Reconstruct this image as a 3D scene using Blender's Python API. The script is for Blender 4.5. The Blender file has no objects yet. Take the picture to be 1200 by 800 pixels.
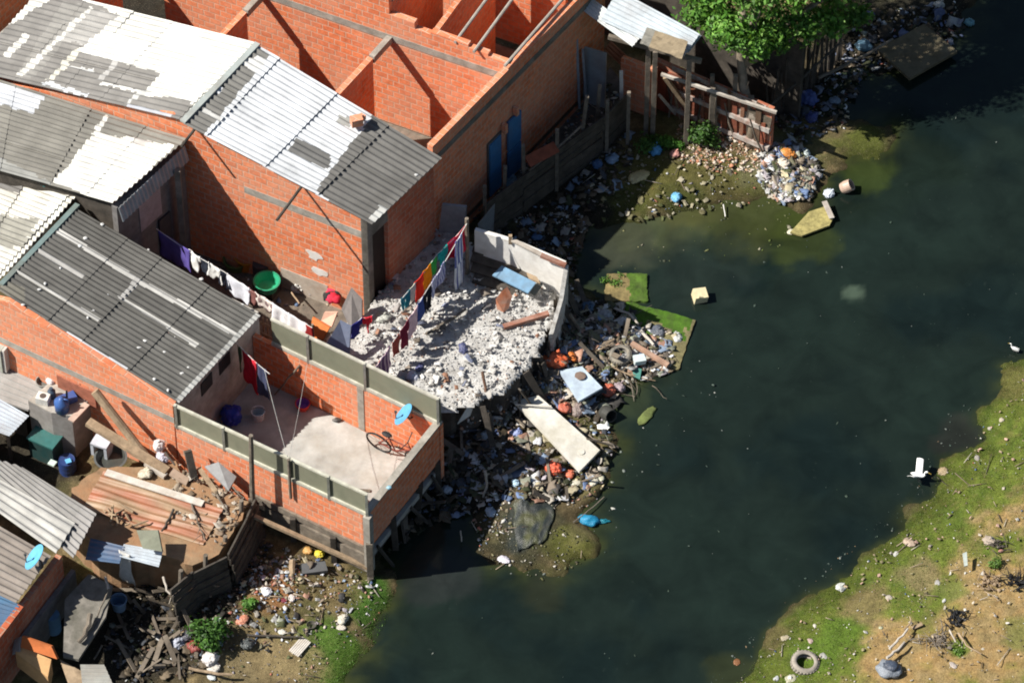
import bpy, math, random
import numpy as np
from mathutils import Vector, Matrix, noise as mn
R = math.radians
V = Vector
rnd = random.Random(7)
scene = bpy.context.scene
COL = scene.collection
# ------------------------------------------------------------------ camera
PITCH = R(49.0); DIST = 100.0; WID = 23.08; FPX = 1200.0 * DIST / WID
CAM = V((0, -DIST * math.cos(PITCH), DIST * math.sin(PITCH)))
FW = V((0, math.cos(PITCH), -math.sin(PITCH))); UPV = V((0, math.sin(PITCH), math.cos(PITCH)))
def P(px, py, z=0.0):
    d = FW + V((1, 0, 0)) * ((px - 600) / FPX) + UPV * ((400 - py) / FPX)
    t = (z - CAM.z) / d.z
    return CAM + d * t
def proj(p):
    d = V(p) - CAM
    f = d.dot(FW)
    return 600 + FPX * d.x / f, 400 - FPX * d.dot(UPV) / f
AD = V((.813, -.582, 0)); BD = V((.582, .813, 0)); ZU = V((0, 0, 1))
# ------------------------------------------------------------------ materials
MATS = {}
def nt(name):
    m = bpy.data.materials.new(name); m.use_nodes = True
    n = m.node_tree.nodes; n.clear()
    out = n.new('ShaderNodeOutputMaterial'); b = n.new('ShaderNodeBsdfPrincipled')
    m.node_tree.links.new(b.outputs[0], out.inputs[0])
    return m, n, m.node_tree.links, b
def mixc(n, l, a, b, fac, mode='MIX'):
    x = n.new('ShaderNodeMix'); x.data_type = 'RGBA'; x.blend_type = mode
    for s, val in ((6, a), (7, b)):
        if isinstance(val, (tuple, list)): x.inputs[s].default_value = (*val[:3], 1)
        else: l.new(val, x.inputs[s])
    if isinstance(fac, (int, float)): x.inputs[0].default_value = fac
    else: l.new(fac, x.inputs[0])
    return x.outputs[2]
def ramp(n, l, src, stops):
    r = n.new('ShaderNodeValToRGB'); e = r.color_ramp.elements
    while len(e) < len(stops): e.new(.5)
    for i, (p, c) in enumerate(stops):
        e[i].position = p; e[i].color = (c, c, c, 1) if isinstance(c, (int, float)) else (*c, 1)
    l.new(src, r.inputs[0]); return r.outputs[0]
def noise_n(n, l, vec, scale, detail=5, rough=.6, dist=0):
    t = n.new('ShaderNodeTexNoise'); t.inputs['Scale'].default_value = scale
    t.inputs['Detail'].default_value = detail; t.inputs['Roughness'].default_value = rough
    t.inputs['Distortion'].default_value = dist
    l.new(vec, t.inputs['Vector']); return t.outputs['Fac']
def world_vec(n, l):
    g = n.new('ShaderNodeNewGeometry'); return g.outputs['Position']
def mat(name, col=None, rough=.85, var=.35, scale=6, bump=.3, bscale=25, dirt=None, dirt_amt=.4, spec=.3, metal=0, sheen=0):
    """col None: the face colours of the mesh attribute 'col'."""
    if name in MATS: return MATS[name]
    m, n, l, b = nt(name)
    pos = world_vec(n, l)
    if col is None:
        a = n.new('ShaderNodeVertexColor'); a.layer_name = 'col'; c = a.outputs['Color']
    else:
        rgb = n.new('ShaderNodeRGB'); rgb.outputs[0].default_value = (*col, 1); c = rgb.outputs[0]
    f = noise_n(n, l, pos, scale)
    v = ramp(n, l, f, [(.25, 1 - var), (.75, 1 + var * .35)])
    c = mixc(n, l, c, v, 1.0, 'MULTIPLY')
    if dirt:
        f2 = noise_n(n, l, pos, scale * .45, 8, .7)
        f3 = ramp(n, l, f2, [(.42, 0.0), (.68, dirt_amt)])
        c = mixc(n, l, c, dirt, f3)
    l.new(c, b.inputs['Base Color'])
    b.inputs['Roughness'].default_value = rough
    b.inputs['Specular IOR Level'].default_value = spec
    b.inputs['Metallic'].default_value = metal
    if bump:
        fb = noise_n(n, l, pos, bscale, 6, .7)
        bp = n.new('ShaderNodeBump'); bp.inputs['Strength'].default_value = bump; bp.inputs['Distance'].default_value = .02
        l.new(fb, bp.inputs['Height']); l.new(bp.outputs[0], b.inputs['Normal'])
    MATS[name] = m
    return m
def brick_mat(name, c1, c2, mortar, bw=.30, rh=.20, stain=.35):
    m, n, l, b = nt(name)
    uv = n.new('ShaderNodeUVMap'); uv.uv_map = 'UVMap'
    pos = world_vec(n, l)
    wob = n.new('ShaderNodeTexNoise'); wob.inputs['Scale'].default_value = 3; l.new(pos, wob.inputs['Vector'])
    vm = n.new('ShaderNodeVectorMath'); vm.operation = 'SCALE'; l.new(wob.outputs['Color'], vm.inputs[0]); vm.inputs['Scale'].default_value = .03
    va = n.new('ShaderNodeVectorMath'); va.operation = 'ADD'; l.new(uv.outputs[0], va.inputs[0]); l.new(vm.outputs[0], va.inputs[1])
    t = n.new('ShaderNodeTexBrick'); l.new(va.outputs[0], t.inputs['Vector'])
    t.inputs['Scale'].default_value = 1; t.inputs['Brick Width'].default_value = bw; t.inputs['Row Height'].default_value = rh
    t.inputs['Mortar Size'].default_value = .016; t.inputs['Mortar Smooth'].default_value = .3; t.inputs['Bias'].default_value = 0
    t.inputs['Color1'].default_value = (*c1, 1); t.inputs['Color2'].default_value = (*c2, 1); t.inputs['Mortar'].default_value = (*mortar, 1)
    c = t.outputs['Color']
    f = noise_n(n, l, pos, 9, 6, .7)
    v = ramp(n, l, f, [(.3, .68), (.7, 1.12)])
    c = mixc(n, l, c, v, 1, 'MULTIPLY')
    f2 = noise_n(n, l, pos, 1.3, 7, .72, .4)
    f3 = ramp(n, l, f2, [(.52, 0.), (.72, stain)])
    c = mixc(n, l, c, mortar, f3)
    fp = noise_n(n, l, pos, .7, 5, .6, .3); c = mixc(n, l, c, (.62, .36, .25), ramp(n, l, fp, [(.38, 0.), (.68, .5)]))
    f4 = noise_n(n, l, pos, 2.3, 7, .75, .8)
    f5 = ramp(n, l, f4, [(.60, 0.), (.78, stain)])
    c = mixc(n, l, c, (.10, .06, .04), f5)
    l.new(c, b.inputs['Base Color']); b.inputs['Roughness'].default_value = .9; b.inputs['Specular IOR Level'].default_value = .15
    inv = ramp(n, l, t.outputs['Fac'], [(0, 1.), (1, 0.)])
    bp = n.new('ShaderNodeBump'); bp.inputs['Strength'].default_value = .6; bp.inputs['Distance'].default_value = .02
    h = mixc(n, l, inv, f, .35); l.new(h, bp.inputs['Height']); l.new(bp.outputs[0], b.inputs['Normal'])
    MATS[name] = m
    return m
# ------------------------------------------------------------------ mesh builder
def basis(d):
    d = V(d).normalized()
    a = V((0, 0, 1)) if abs(d.z) < .95 else V((1, 0, 0))
    s = d.cross(a).normalized(); u = s.cross(d).normalized()
    return d, s, u
ICO = {}
def ico(sub):
    if sub not in ICO:
        import bmesh
        bm = bmesh.new(); bmesh.ops.create_icosphere(bm, subdivisions=sub, radius=1)
        ICO[sub] = ([v.co.copy() for v in bm.verts], [[v.index for v in f.verts] for f in bm.faces]); bm.free()
    return ICO[sub]
ORIG = {}
class MB:
    def __init__(s): s.v = []; s.f = []; s.c = []
    def add(s, vs, fs, col=None):
        k = len(s.v); s.v += [V(p) for p in vs]
        for f in fs: s.f.append([i + k for i in f]); s.c.append(col)
        return s
    def slab(s, pts, off, col=None, cols=None):
        pts = [V(p) for p in pts]; off = V(off); n = len(pts)
        nrm = V((0, 0, 0))
        for i in range(n): nrm += pts[i].cross(pts[(i + 1) % n])
        a = list(range(n)); b = [i + n for i in a]
        sides = [[i, (i + 1) % n, (i + 1) % n + n, i + n] for i in range(n)]
        fs = [a[::-1], b] + sides
        if nrm.dot(off) < 0: fs = [f[::-1] for f in fs]
        return s.add(pts + [p + off for p in pts], fs, col)
    def box(s, c, sx, sy, sz, m=None, col=None):
        c = V(c); m = m or Matrix.Identity(3)
        vs = [c + m @ V((x * sx / 2, y * sy / 2, z * sz / 2)) for z in (-1, 1) for y in (-1, 1) for x in (-1, 1)]
        return s.add(vs, [[0, 2, 3, 1], [4, 5, 7, 6], [0, 1, 5, 4], [2, 6, 7, 3], [0, 4, 6, 2], [1, 3, 7, 5]], col)
    def beam(s, p0, p1, w, h, col=None, roll=0, taper=1.0):
        p0 = V(p0); p1 = V(p1); d, sd, u = basis(p1 - p0)
        if roll:
            q = Matrix.Rotation(roll, 3, d); sd = q @ sd; u = q @ u
        vs = []
        for p, k in ((p0, 1), (p1, taper)):
            for a, b in ((-1, -1), (1, -1), (1, 1), (-1, 1)): vs.append(p + sd * a * w * k / 2 + u * b * h * k / 2)
        return s.add(vs, [[3, 2, 1, 0], [4, 5, 6, 7], [0, 1, 5, 4], [1, 2, 6, 5], [2, 3, 7, 6], [3, 0, 4, 7]], col)
    def tube(s, pts, r, n=8, col=None, closed=False, cap=True):
        pts = [V(p) for p in pts]; m = len(pts)
        rs = r if isinstance(r, (list, tuple)) else [r] * m
        vs = []; prev = None
        for i, p in enumerate(pts):
            if closed: d = pts[(i + 1) % m] - pts[i - 1]
            else: d = pts[min(i + 1, m - 1)] - pts[max(i - 1, 0)]
            d.normalize()
            if prev is None: _, sd, u = basis(d)
            else:
                sd = (prev - d * prev.dot(d)).normalized(); u = sd.cross(d)
            prev = sd
            for k in range(n):
                t = 2 * math.pi * k / n
                vs.append(p + (sd * math.cos(t) + u * math.sin(t)) * rs[i])
        fs = []
        for i in range(m if closed else m - 1):
            j = (i + 1) % m
            for k in range(n): fs.append([i * n + k, j * n + k, j * n + (k + 1) % n, i * n + (k + 1) % n])
        if cap and not closed:
            fs.append(list(range(n))); fs.append([(m - 1) * n + k for k in range(n)][::-1])
        fs = [f[::-1] for f in fs]
        return s.add(vs, fs, col)
    def lathe(s, prof, c, m=None, n=24, col=None, cols=None):
        m = m or Matrix.Identity(3); c = V(c); vs = []
        for r, z in prof:
            for k in range(n):
                t = 2 * math.pi * k / n
                vs.append(c + m @ V((r * math.cos(t), r * math.sin(t), z)))
        for i in range(len(prof) - 1):
            fs = [[i * n + k, i * n + (k + 1) % n, (i + 1) * n + (k + 1) % n, (i + 1) * n + k] for k in range(n)]
            if i == 0: k0 = len(s.v); s.v += vs
            for f in fs: s.f.append([q + k0 for q in f]); s.c.append(cols[i] if cols else col)
        return s
    def lump(s, c, r, amt=.25, sub=2, seed=0, m=None, col=None, freq=1.6, floor=None):
        vs, fs = ico(sub); c = V(c); m = m or Matrix.Identity(3); out = []
        r = V(r) if not isinstance(r, (int, float)) else V((r, r, r))
        sh = V((seed * 3.7, seed * 1.3, seed * 7.1))
        for p in vs:
            k = 1 + amt * mn.noise(p * freq + sh) + amt * .6 * mn.noise(p * freq * 2.7 + sh)
            q = m @ V((p.x * r.x * k, p.y * r.y * k, p.z * r.z * k))
            if floor is not None and q.z < -floor: q.z = -floor
            out.append(c + q)
        return s.add(out, fs, col)
    def rock(s, c, r, seed, col=None):
        """an angular broken chunk"""
        g = random.Random(seed); vs, fs = ico(1); c = V(c)
        m = Matrix.Rotation(g.uniform(0, 6.3), 3, V((g.uniform(-1, 1), g.uniform(-1, 1), g.uniform(-1, 1))).normalized())
        sx, sy, sz = r * g.uniform(.6, 1.3), r * g.uniform(.6, 1.3), r * g.uniform(.35, .8)
        out = []
        for p in vs:
            q = V([max(-.62, min(.62, a * g.uniform(.85, 1.15))) for a in p])
            out.append(c + m @ V((q.x * sx * 1.5, q.y * sy * 1.5, q.z * sz * 1.5)))
        return s.add(out, fs, col)
    def grid(s, fn, nu, nv, th=None, col=None, colfn=None):
        """a sheet fn(u, v); th is a vector or None -> a thin solid sheet"""
        pts = [V(fn(i / nu, j / nv)) for j in range(nv + 1) for i in range(nu + 1)]
        k = len(s.v); W = nu + 1; N = len(pts); s.v += pts
        def cc(i, j): return colfn((i + .5) / nu, (j + .5) / nv) if colfn else col
        for j in range(nv):
            for i in range(nu):
                a = k + j * W + i; s.f.append([a, a + 1, a + W + 1, a + W]); s.c.append(cc(i, j))
        if th is not None:
            th = V(th); s.v += [p + th for p in pts]
            for j in range(nv):
                for i in range(nu):
                    a = k + N + j * W + i; s.f.append([a, a + W, a + W + 1, a + 1]); s.c.append(cc(i, j))
            for i in range(nu):
                for j, fl in ((0, 0), (nv, 1)):
                    a = k + j * W + i; q = [a, a + N, a + N + 1, a + 1]
                    s.f.append(q if not fl else q[::-1]); s.c.append(cc(i, min(j, nv - 1)))
            for j in range(nv):
                for i, fl in ((0, 1), (nu, 0)):
                    a = k + j * W + i; q = [a, a + N, a + N + W, a + W]
                    s.f.append(q if not fl else q[::-1]); s.c.append(cc(min(i, nu - 1), j))
        return s
    def build(s, name, m, parent=None, smooth=False, origin=None):
        me = bpy.data.meshes.new(name)
        if parent is not None: o0 = ORIG[parent.name]
        elif origin is not None: o0 = V(origin)
        else:
            xs = [p.x for p in s.v]; ys = [p.y for p in s.v]
            o0 = V(((min(xs) + max(xs)) / 2, (min(ys) + max(ys)) / 2, min(p.z for p in s.v)))
        me.from_pydata([p - o0 for p in s.v], [], s.f)
        uvl = me.uv_layers.new(name='UVMap')
        uvs = np.empty(len(me.loops) * 2, 'f')
        hascol = any(c is not None for c in s.c)
        cols = np.ones((len(me.loops), 4), 'f')
        for p in me.polygons:
            nrm = p.normal; li = p.loop_start
            if abs(nrm.z) < .7:
                t = V((-nrm.y, nrm.x, 0)).normalized()
                ax, ay = t, ZU
            else: ax, ay = AD, BD
            for q, vi in enumerate(p.vertices):
                w = s.v[vi]; uvs[2 * (li + q)] = w.dot(ax); uvs[2 * (li + q) + 1] = w.dot(ay)
            if hascol:
                c = s.c[p.index] or (.5, .5, .5); cols[li:li + p.loop_total, :3] = c
        uvl.data.foreach_set('uv', uvs)
        if hascol:
            at = me.color_attributes.new('col', 'FLOAT_COLOR', 'CORNER'); at.data.foreach_set('color', cols.ravel())
        if smooth: me.polygons.foreach_set('use_smooth', [True] * len(me.polygons))
        me.materials.append(m)
        o = bpy.data.objects.new(name, me); COL.objects.link(o)
        if parent is not None: o.parent = parent
        else: o.location = o0
        ORIG[o.name] = o0
        return o
def tag(o, label=None, cat=None, group=None, kind=None):
    if label: o['label'] = label
    if cat: o['category'] = cat
    if group: o['group'] = group
    if kind: o['kind'] = kind
    return o
def thing(name, loc, label, cat, group=None):
    o = bpy.data.objects.new(name, None); COL.objects.link(o); o.location = V(loc); o.empty_display_size = .2
    ORIG[o.name] = V(loc)
    return tag(o, label, cat, group)
def jit(c, a=.12, g=rnd):
    k = 1 + g.uniform(-a, a); return tuple(max(.004, x * k * (1 + g.uniform(-a, a) * .3)) for x in c)
def lerp(a, b, t): return a + (b - a) * t
def inpoly(x, y, poly):
    c = False; n = len(poly)
    for i in range(n):
        x0, y0 = poly[i][0], poly[i][1]; x1, y1 = poly[i - 1][0], poly[i - 1][1]
        if (y0 > y) != (y1 > y) and x < (x1 - x0) * (y - y0) / (y1 - y0) + x0: c = not c
    return c
def rotz(a): return Matrix.Rotation(a, 3, 'Z')
def euler(x, y, z): return Matrix.Rotation(z, 3, 'Z') @ Matrix.Rotation(y, 3, 'Y') @ Matrix.Rotation(x, 3, 'X')
def corr(mb, c00, c10, c11, c01, pitch=.15, amp=.022, colfn=None, col=None, nl=10, th=.014, lift=0.0, seed=0, wav=.01):
    """corrugated sheet: ridges run c00->c10; profile repeats along c00->c01; lift raises the c10 end"""
    c00, c10, c11, c01 = V(c00), V(c10), V(c11), V(c01)
    n = (c10 - c00).cross(c01 - c00).normalized()
    if n.z < 0: n = -n
    wdt = ((c01 - c00).length + (c11 - c10).length) / 2
    k = max(2, round(wdt / pitch)); nv = k * 6
    def fn(u, v):
        p = lerp(lerp(c00, c10, u), lerp(c01, c11, u), v)
        s = math.sin(2 * math.pi * k * v)
        w = wav * mn.noise(p * .9 + V((seed, 0, 0)))
        return p + n * (amp * s + lift * u + w)
    mb.grid(fn, nl, nv, th=-n * th, col=col, colfn=colfn)
    return mb
# ------------------------------------------------------------------ palette of materials
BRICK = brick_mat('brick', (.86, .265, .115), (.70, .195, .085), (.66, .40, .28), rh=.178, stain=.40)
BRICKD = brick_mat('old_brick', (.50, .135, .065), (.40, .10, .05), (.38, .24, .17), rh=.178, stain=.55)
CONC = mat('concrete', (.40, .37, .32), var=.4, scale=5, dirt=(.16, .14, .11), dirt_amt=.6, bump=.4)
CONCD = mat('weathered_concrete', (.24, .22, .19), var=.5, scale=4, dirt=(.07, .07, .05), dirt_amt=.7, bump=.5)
FLOORC = mat('terrace_concrete', (.47, .465, .435), var=.4, scale=2.5, dirt=(.30, .26, .20), dirt_amt=.55, bump=.2)
PLASTER = mat('plaster', (.46, .43, .38), var=.4, scale=4, dirt=(.2, .17, .14), dirt_amt=.6)
FIBRE = mat('fibre_cement', None, rough=.85, var=.28, scale=2.2, bump=.15, dirt=(.06, .055, .05), dirt_amt=.22)
TIN = mat('tin_sheet', None, rough=.5, var=.3, scale=3, bump=.1, dirt=(.2, .12, .07), dirt_amt=.35, spec=.5)
PAINTED = mat('painted', None, rough=.55, var=.22, scale=7, bump=.12, dirt=(.12, .1, .08), dirt_amt=.3)
CLOTH = mat('cloth', None, rough=.95, var=.2, scale=9, bump=.3, bscale=60, spec=.05)
PLASTIC = mat('plastic', None, rough=.4, var=.2, scale=8, bump=.2, bscale=18, spec=.5, dirt=(.12, .1, .07), dirt_amt=.2)
FILM = mat('bag_film', None, rough=.35, var=.25, scale=12, bump=.9, bscale=28, spec=.5, dirt=(.1, .08, .06), dirt_amt=.25)
WOOD = mat('grey_timber', (.25, .21, .165), var=.5, scale=7, dirt=(.08, .065, .05), dirt_amt=.7, bump=.5, bscale=40)
WOODD = mat('dark_timber', (.10, .085, .07), var=.5, scale=6, dirt=(.03, .027, .022), dirt_amt=.7, bump=.5, bscale=40)
WOODT = mat('tan_timber', (.42, .31, .20), var=.45, scale=7, dirt=(.16, .11, .07), dirt_amt=.6, bump=.5, bscale=40)
RUBBER = mat('rubber', (.20, .185, .16), var=.4, scale=10, dirt=(.34, .30, .23), dirt_amt=.8, bump=.5)
BLACK = mat('black_plastic', (.02, .02, .022), rough=.6)
METAL = mat('dark_metal', (.09, .085, .08), rough=.5, metal=.4)
CHUNK = mat('chunk', None, rough=.95, var=.35, scale=9, bump=.5)
LITTER = mat('scraps', None, rough=.7, var=.15, scale=14, bump=.2)
MOSSY = mat('mossy_board', None, rough=.95, var=.5, scale=9, bump=.6, bscale=30, dirt=(.05, .05, .025), dirt_amt=.5)
BARK = mat('bark', (.33, .27, .20), var=.5, scale=5, dirt=(.14, .11, .08), dirt_amt=.7, bump=.7)
OLIVE = mat('olive_panel', (.20, .205, .145), rough=.6, var=.2, scale=3, dirt=(.3, .27, .2), dirt_amt=.25, bump=.05)
WHITE = mat('white_paint', (.78, .76, .72), rough=.6, var=.2, scale=5, dirt=(.38, .34, .28), dirt_amt=.4)
FEATHER = mat('white_feather', (.86, .86, .84), rough=.9, var=.05, bump=.1)
# ------------------------------------------------------------------ terrain and water
LEFT_PX = [(395, 815), (412, 785), (440, 752), (455, 722), (466, 695), (458, 676), (440, 668), (438, 650), (470, 610), (500, 585), (530, 590),
           (545, 600), (556, 628), (562, 648), (590, 668), (640, 680), (676, 660), (704, 638), (692, 614), (676, 600), (694, 578), (716, 560),
           (722, 535), (714, 505), (712, 482), (728, 466), (748, 452), (742, 436), (770, 432), (760, 400), (722, 360), (690, 345), (674, 322), (672, 290),
           (684, 268), (705, 266), (745, 262), (780, 252), (830, 244), (870, 232), (890, 226), (905, 240), (930, 244), (952, 240),
           (968, 226), (966, 200), (1010, 190), (1052, 168), (1042, 148), (980, 142), (950, 122), (962, 98), (1000, 72), (1030, 92), (1062, 64), (1104, 50),
           (1135, 20), (1160, -60), (1160, -330), (-420, -330), (-420, 815)]
RIGHT_PX = [(1260, 400), (1202, 416), (1176, 428), (1170, 450), (1172, 466), (1150, 480), (1141, 500), (1148, 520), (1120, 531), (1104, 545),
            (1096, 560), (1090, 582), (1074, 602), (1050, 626), (1020, 650), (990, 676), (965, 691), (940, 711), (915, 731), (896, 755), (876, 776),
            (855, 812), (800, 900), (1500, 900), (1560, 400)]
LEFT = [P(*p).xy for p in LEFT_PX]; RIGHT = [P(*p).xy for p in RIGHT_PX]
def sdist(X, Y, poly):
    """signed distance, positive inside"""
    D = np.full(X.shape, 1e9); ins = np.zeros(X.shape, bool); n = len(poly)
    for i in range(n):
        ax, ay = poly[i]; bx, by = poly[(i + 1) % n]
        ex, ey = bx - ax, by - ay; L = ex * ex + ey * ey + 1e-12
        t = np.clip(((X - ax) * ex + (Y - ay) * ey) / L, 0, 1)
        D = np.minimum(D, np.hypot(X - ax - t * ex, Y - ay - t * ey))
        c = ((ay > Y) != (by > Y)) & (X < (bx - ax) * (Y - ay) / (by - ay + 1e-12) + ax)
        ins ^= c
    return np.where(ins, D, -D)
def vnoise(X, Y, f, seed=0):
    """smooth value noise on arrays"""
    g = np.random.RandomState(seed); T = g.rand(256, 256)
    x = X * f + 400.3; y = Y * f + 311.7
    x0 = np.floor(x).astype(int); y0 = np.floor(y).astype(int); fx = x - x0; fy = y - y0
    fx = fx * fx * (3 - 2 * fx); fy = fy * fy * (3 - 2 * fy)
    def t(a, b): return T[a % 256, b % 256]
    return (t(x0, y0) * (1 - fx) + t(x0 + 1, y0) * fx) * (1 - fy) + (t(x0, y0 + 1) * (1 - fx) + t(x0 + 1, y0 + 1) * fx) * fy
def fbm(X, Y, f, seed=0, o=4):
    s = 0; a = .5
    for i in range(o): s = s + a * vnoise(X, Y, f * 2.03 ** i, seed + i); a *= .5
    return s / (1 - .5 ** o)
HEAPS = [(655, 420, 1.1, .28), (620, 450, .9, .25), (700, 400, .9, .12), (640, 540, .7, .12), (610, 590, .6, .1), (680, 640, .6, .12),
         (700, 580, .5, .1), (910, 190, .9, .18), (850, 165, 1.0, .15), (330, 690, 1.2, .18), (250, 720, 1.3, .2), (240, 775, 1.0, .1)]
HEAPS = [(P(a, b).x, P(a, b).y, r, h) for a, b, r, h in HEAPS]
def height(X, Y):
    X = np.asarray(X, float); Y = np.asarray(Y, float)
    wx = (fbm(X, Y, 1.6, 5) - .5) * .8; wy = (fbm(X, Y, 1.6, 15) - .5) * .8
    a = sdist(X + wx, Y + wy, LEFT); b = sdist(X + wx, Y + wy, RIGHT)
    def land(d, top, k): return np.where(d > 0, .012 + top * (1 - np.exp(-d / k)), -.45 * (1 - np.exp(np.minimum(d, 0) / .7)))
    z = np.maximum(land(a, .24, 1.1), land(b, .34, 2.2))
    n = fbm(X, Y, 2.3, 9, 5) - .5; n2 = fbm(X, Y, 7, 29, 3) - .5
    z = z + np.where(z > -.05, 1, .3) * (n * .10 + n2 * .05) * np.clip((z + .06) / .15, .15, 1)
    for hx, hy, r, h in HEAPS:
        z = z + h * np.exp(-((X - hx) ** 2 + (Y - hy) ** 2) / (r * r * .5)) * (z > -.02)
    return z
def TZ(x, y): return float(height(np.array([x]), np.array([y]))[0])
def G(px, py, lift=0.0):
    z = .15
    for _ in range(4):
        p = P(px, py, z + lift); z = max(TZ(p.x, p.y), 0.0)
    return P(px, py, z + lift)
def axis(a, b, s, far):
    m = list(np.arange(a, b + 1e-6, s))
    return np.array([-1500, -300, -90, -40] + m + [40, 90, 300, 1500]) if far else np.array(m)
XS = axis(-17, 17, .085, True); YS = axis(-14.5, 18.5, .085, True)
GX, GY = np.meshgrid(XS, YS)
GZ = height(GX, GY)
def blob(X, Y, px, py, r, sq=1.0):
    c = P(px, py); n = (fbm(X, Y, 2.2, px % 97 + 1) - .5) * 1.3
    d = np.hypot(X - c.x, (Y - c.y) * sq) / r
    return np.clip((1.15 - d + n) * 2.2, 0, 1)
def over(C, col, w):
    return C * (1 - w[..., None]) + np.array(col) * w[..., None]
sa = sdist(GX, GY, LEFT); sb = sdist(GX, GY, RIGHT)
n1 = fbm(GX, GY, 1.1, 41, 5); n2 = fbm(GX, GY, 4.5, 51, 4); n3 = fbm(GX, GY, 13, 61, 3)
C = np.zeros(GX.shape + (3,)) + np.array((.115, .088, .045))
C = over(C, (.11, .105, .04), np.clip((n1 - .45) * 5, 0, .8))            # olive moss in the soil
C = over(C, (.24, .18, .09), np.clip((n2 - .55) * 6, 0, .8))              # pale clay
# right bank: moss band then sand
k = np.clip((sb - .25 + (n1 - .5) * 3.2) / 1.4, 0, 1)
Cr = np.zeros_like(C) + np.array((.125, .16, .026))
Cr = over(Cr, (.075, .115, .018), np.clip((n2 - .47) * 5, 0, 1) * .7)
Cr = over(Cr, (.17, .14, .05), np.clip((n3 - .58) * 6, 0, 1) * .45)
sand = np.zeros_like(C) + np.array((.33, .215, .088))
sand = over(sand, (.25, .19, .085), np.clip((n2 - .45) * 5, 0, 1) * .8)
sand = over(sand, (.37, .265, .13), np.clip((n3 - .52) * 6, 0, 1) * .6)
w = np.clip((sb - 1.55 + (n1 - .5) * 2.6 + (n2 - .5) * 1.4) / .7, 0, 1)
Cr = over(Cr, sand, 0 * w) * (1 - w[..., None]) + sand * w[..., None]
Cr = over(Cr, (.20, .155, .07), blob(GX, GY, 905, 748, .45) * .7)
Cr = over(Cr, (.21, .15, .075), blob(GX, GY, 1012, 712, .55) * .7)
Cr = over(Cr, (.23, .18, .09), blob(GX, GY, 1075, 678, .5) * .8)
Cr = over(Cr, (.11, .15, .03), blob(GX, GY, 1115, 700, .35) * .8)
Cr = over(Cr, (.09, .15, .02), blob(GX, GY, 1123, 765, .22) * .9)
Cr = over(Cr, (.14, .16, .04), blob(GX, GY, 1195, 755, .5) * .7)
Cr = over(Cr, (.09, .15, .02), blob(GX, GY, 985, 745, .4) * .9)
Cr = over(Cr, (.09, .15, .02), blob(GX, GY, 955, 770, .5) * .9)
Cr = over(Cr, (.20, .17, .06), blob(GX, GY, 1185, 450, .5) * .6)
m_r = np.clip(sb * 4 + .8, 0, 1)
C = C * (1 - m_r[..., None]) + Cr * m_r[..., None]
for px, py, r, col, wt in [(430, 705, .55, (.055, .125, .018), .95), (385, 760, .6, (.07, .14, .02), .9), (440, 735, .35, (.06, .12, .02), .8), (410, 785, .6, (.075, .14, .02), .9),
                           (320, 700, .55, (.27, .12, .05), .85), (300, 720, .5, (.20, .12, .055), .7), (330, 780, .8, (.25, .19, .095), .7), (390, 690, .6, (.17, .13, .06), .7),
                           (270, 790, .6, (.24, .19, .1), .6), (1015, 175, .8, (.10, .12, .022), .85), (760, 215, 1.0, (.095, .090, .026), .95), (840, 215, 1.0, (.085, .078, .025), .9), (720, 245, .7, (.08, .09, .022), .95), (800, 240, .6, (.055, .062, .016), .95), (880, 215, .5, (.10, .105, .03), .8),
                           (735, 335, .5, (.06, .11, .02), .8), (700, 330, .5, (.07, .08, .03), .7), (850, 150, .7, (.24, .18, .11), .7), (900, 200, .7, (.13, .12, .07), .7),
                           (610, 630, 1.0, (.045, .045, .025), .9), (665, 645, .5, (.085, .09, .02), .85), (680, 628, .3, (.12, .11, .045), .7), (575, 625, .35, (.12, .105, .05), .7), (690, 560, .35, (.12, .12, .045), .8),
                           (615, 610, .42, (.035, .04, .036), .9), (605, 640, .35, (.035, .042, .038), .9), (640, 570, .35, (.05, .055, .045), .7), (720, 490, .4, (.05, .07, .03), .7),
                           (640, 440, .8, (.13, .10, .07), .8), (660, 240, 1.5, (.030, .027, .02), .95), (600, 300, 1.0, (.03, .027, .02), .9), (1010, 70, 1.6, (.028, .026, .02), .95), (1090, 30, 1.6, (.028, .026, .02), .95), (930, 110, 1.0, (.028, .026, .02), .95), (530, 570, 1.2, (.025, .023, .018), .95), (570, 510, .7, (.03, .027, .02), .9), (490, 640, .9, (.025, .023, .018), .95), (150, 5, 2.2, (.025, .022, .018), .95), (200, 720, 1.6, (.030, .025, .018), .95), (250, 680, 1.1, (.032, .027, .02), .95), (140, 760, 1.5, (.03, .026, .02), .95), (30, 540, 1.4, (.03, .026, .02), .95), (690, 440, .5, (.11, .095, .05), .7), (560, 530, .8, (.06, .05, .04), .8), (720, 390, .5, (.15, .13, .08), .7)]:  # near-black blobs paint the shade of alley, pit, fences and tree into the ground
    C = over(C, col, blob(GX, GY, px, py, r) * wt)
wet = np.clip((GZ + .02) / .14, 0, 1)[..., None]
C = C * (.30 + .70 * wet)
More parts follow.
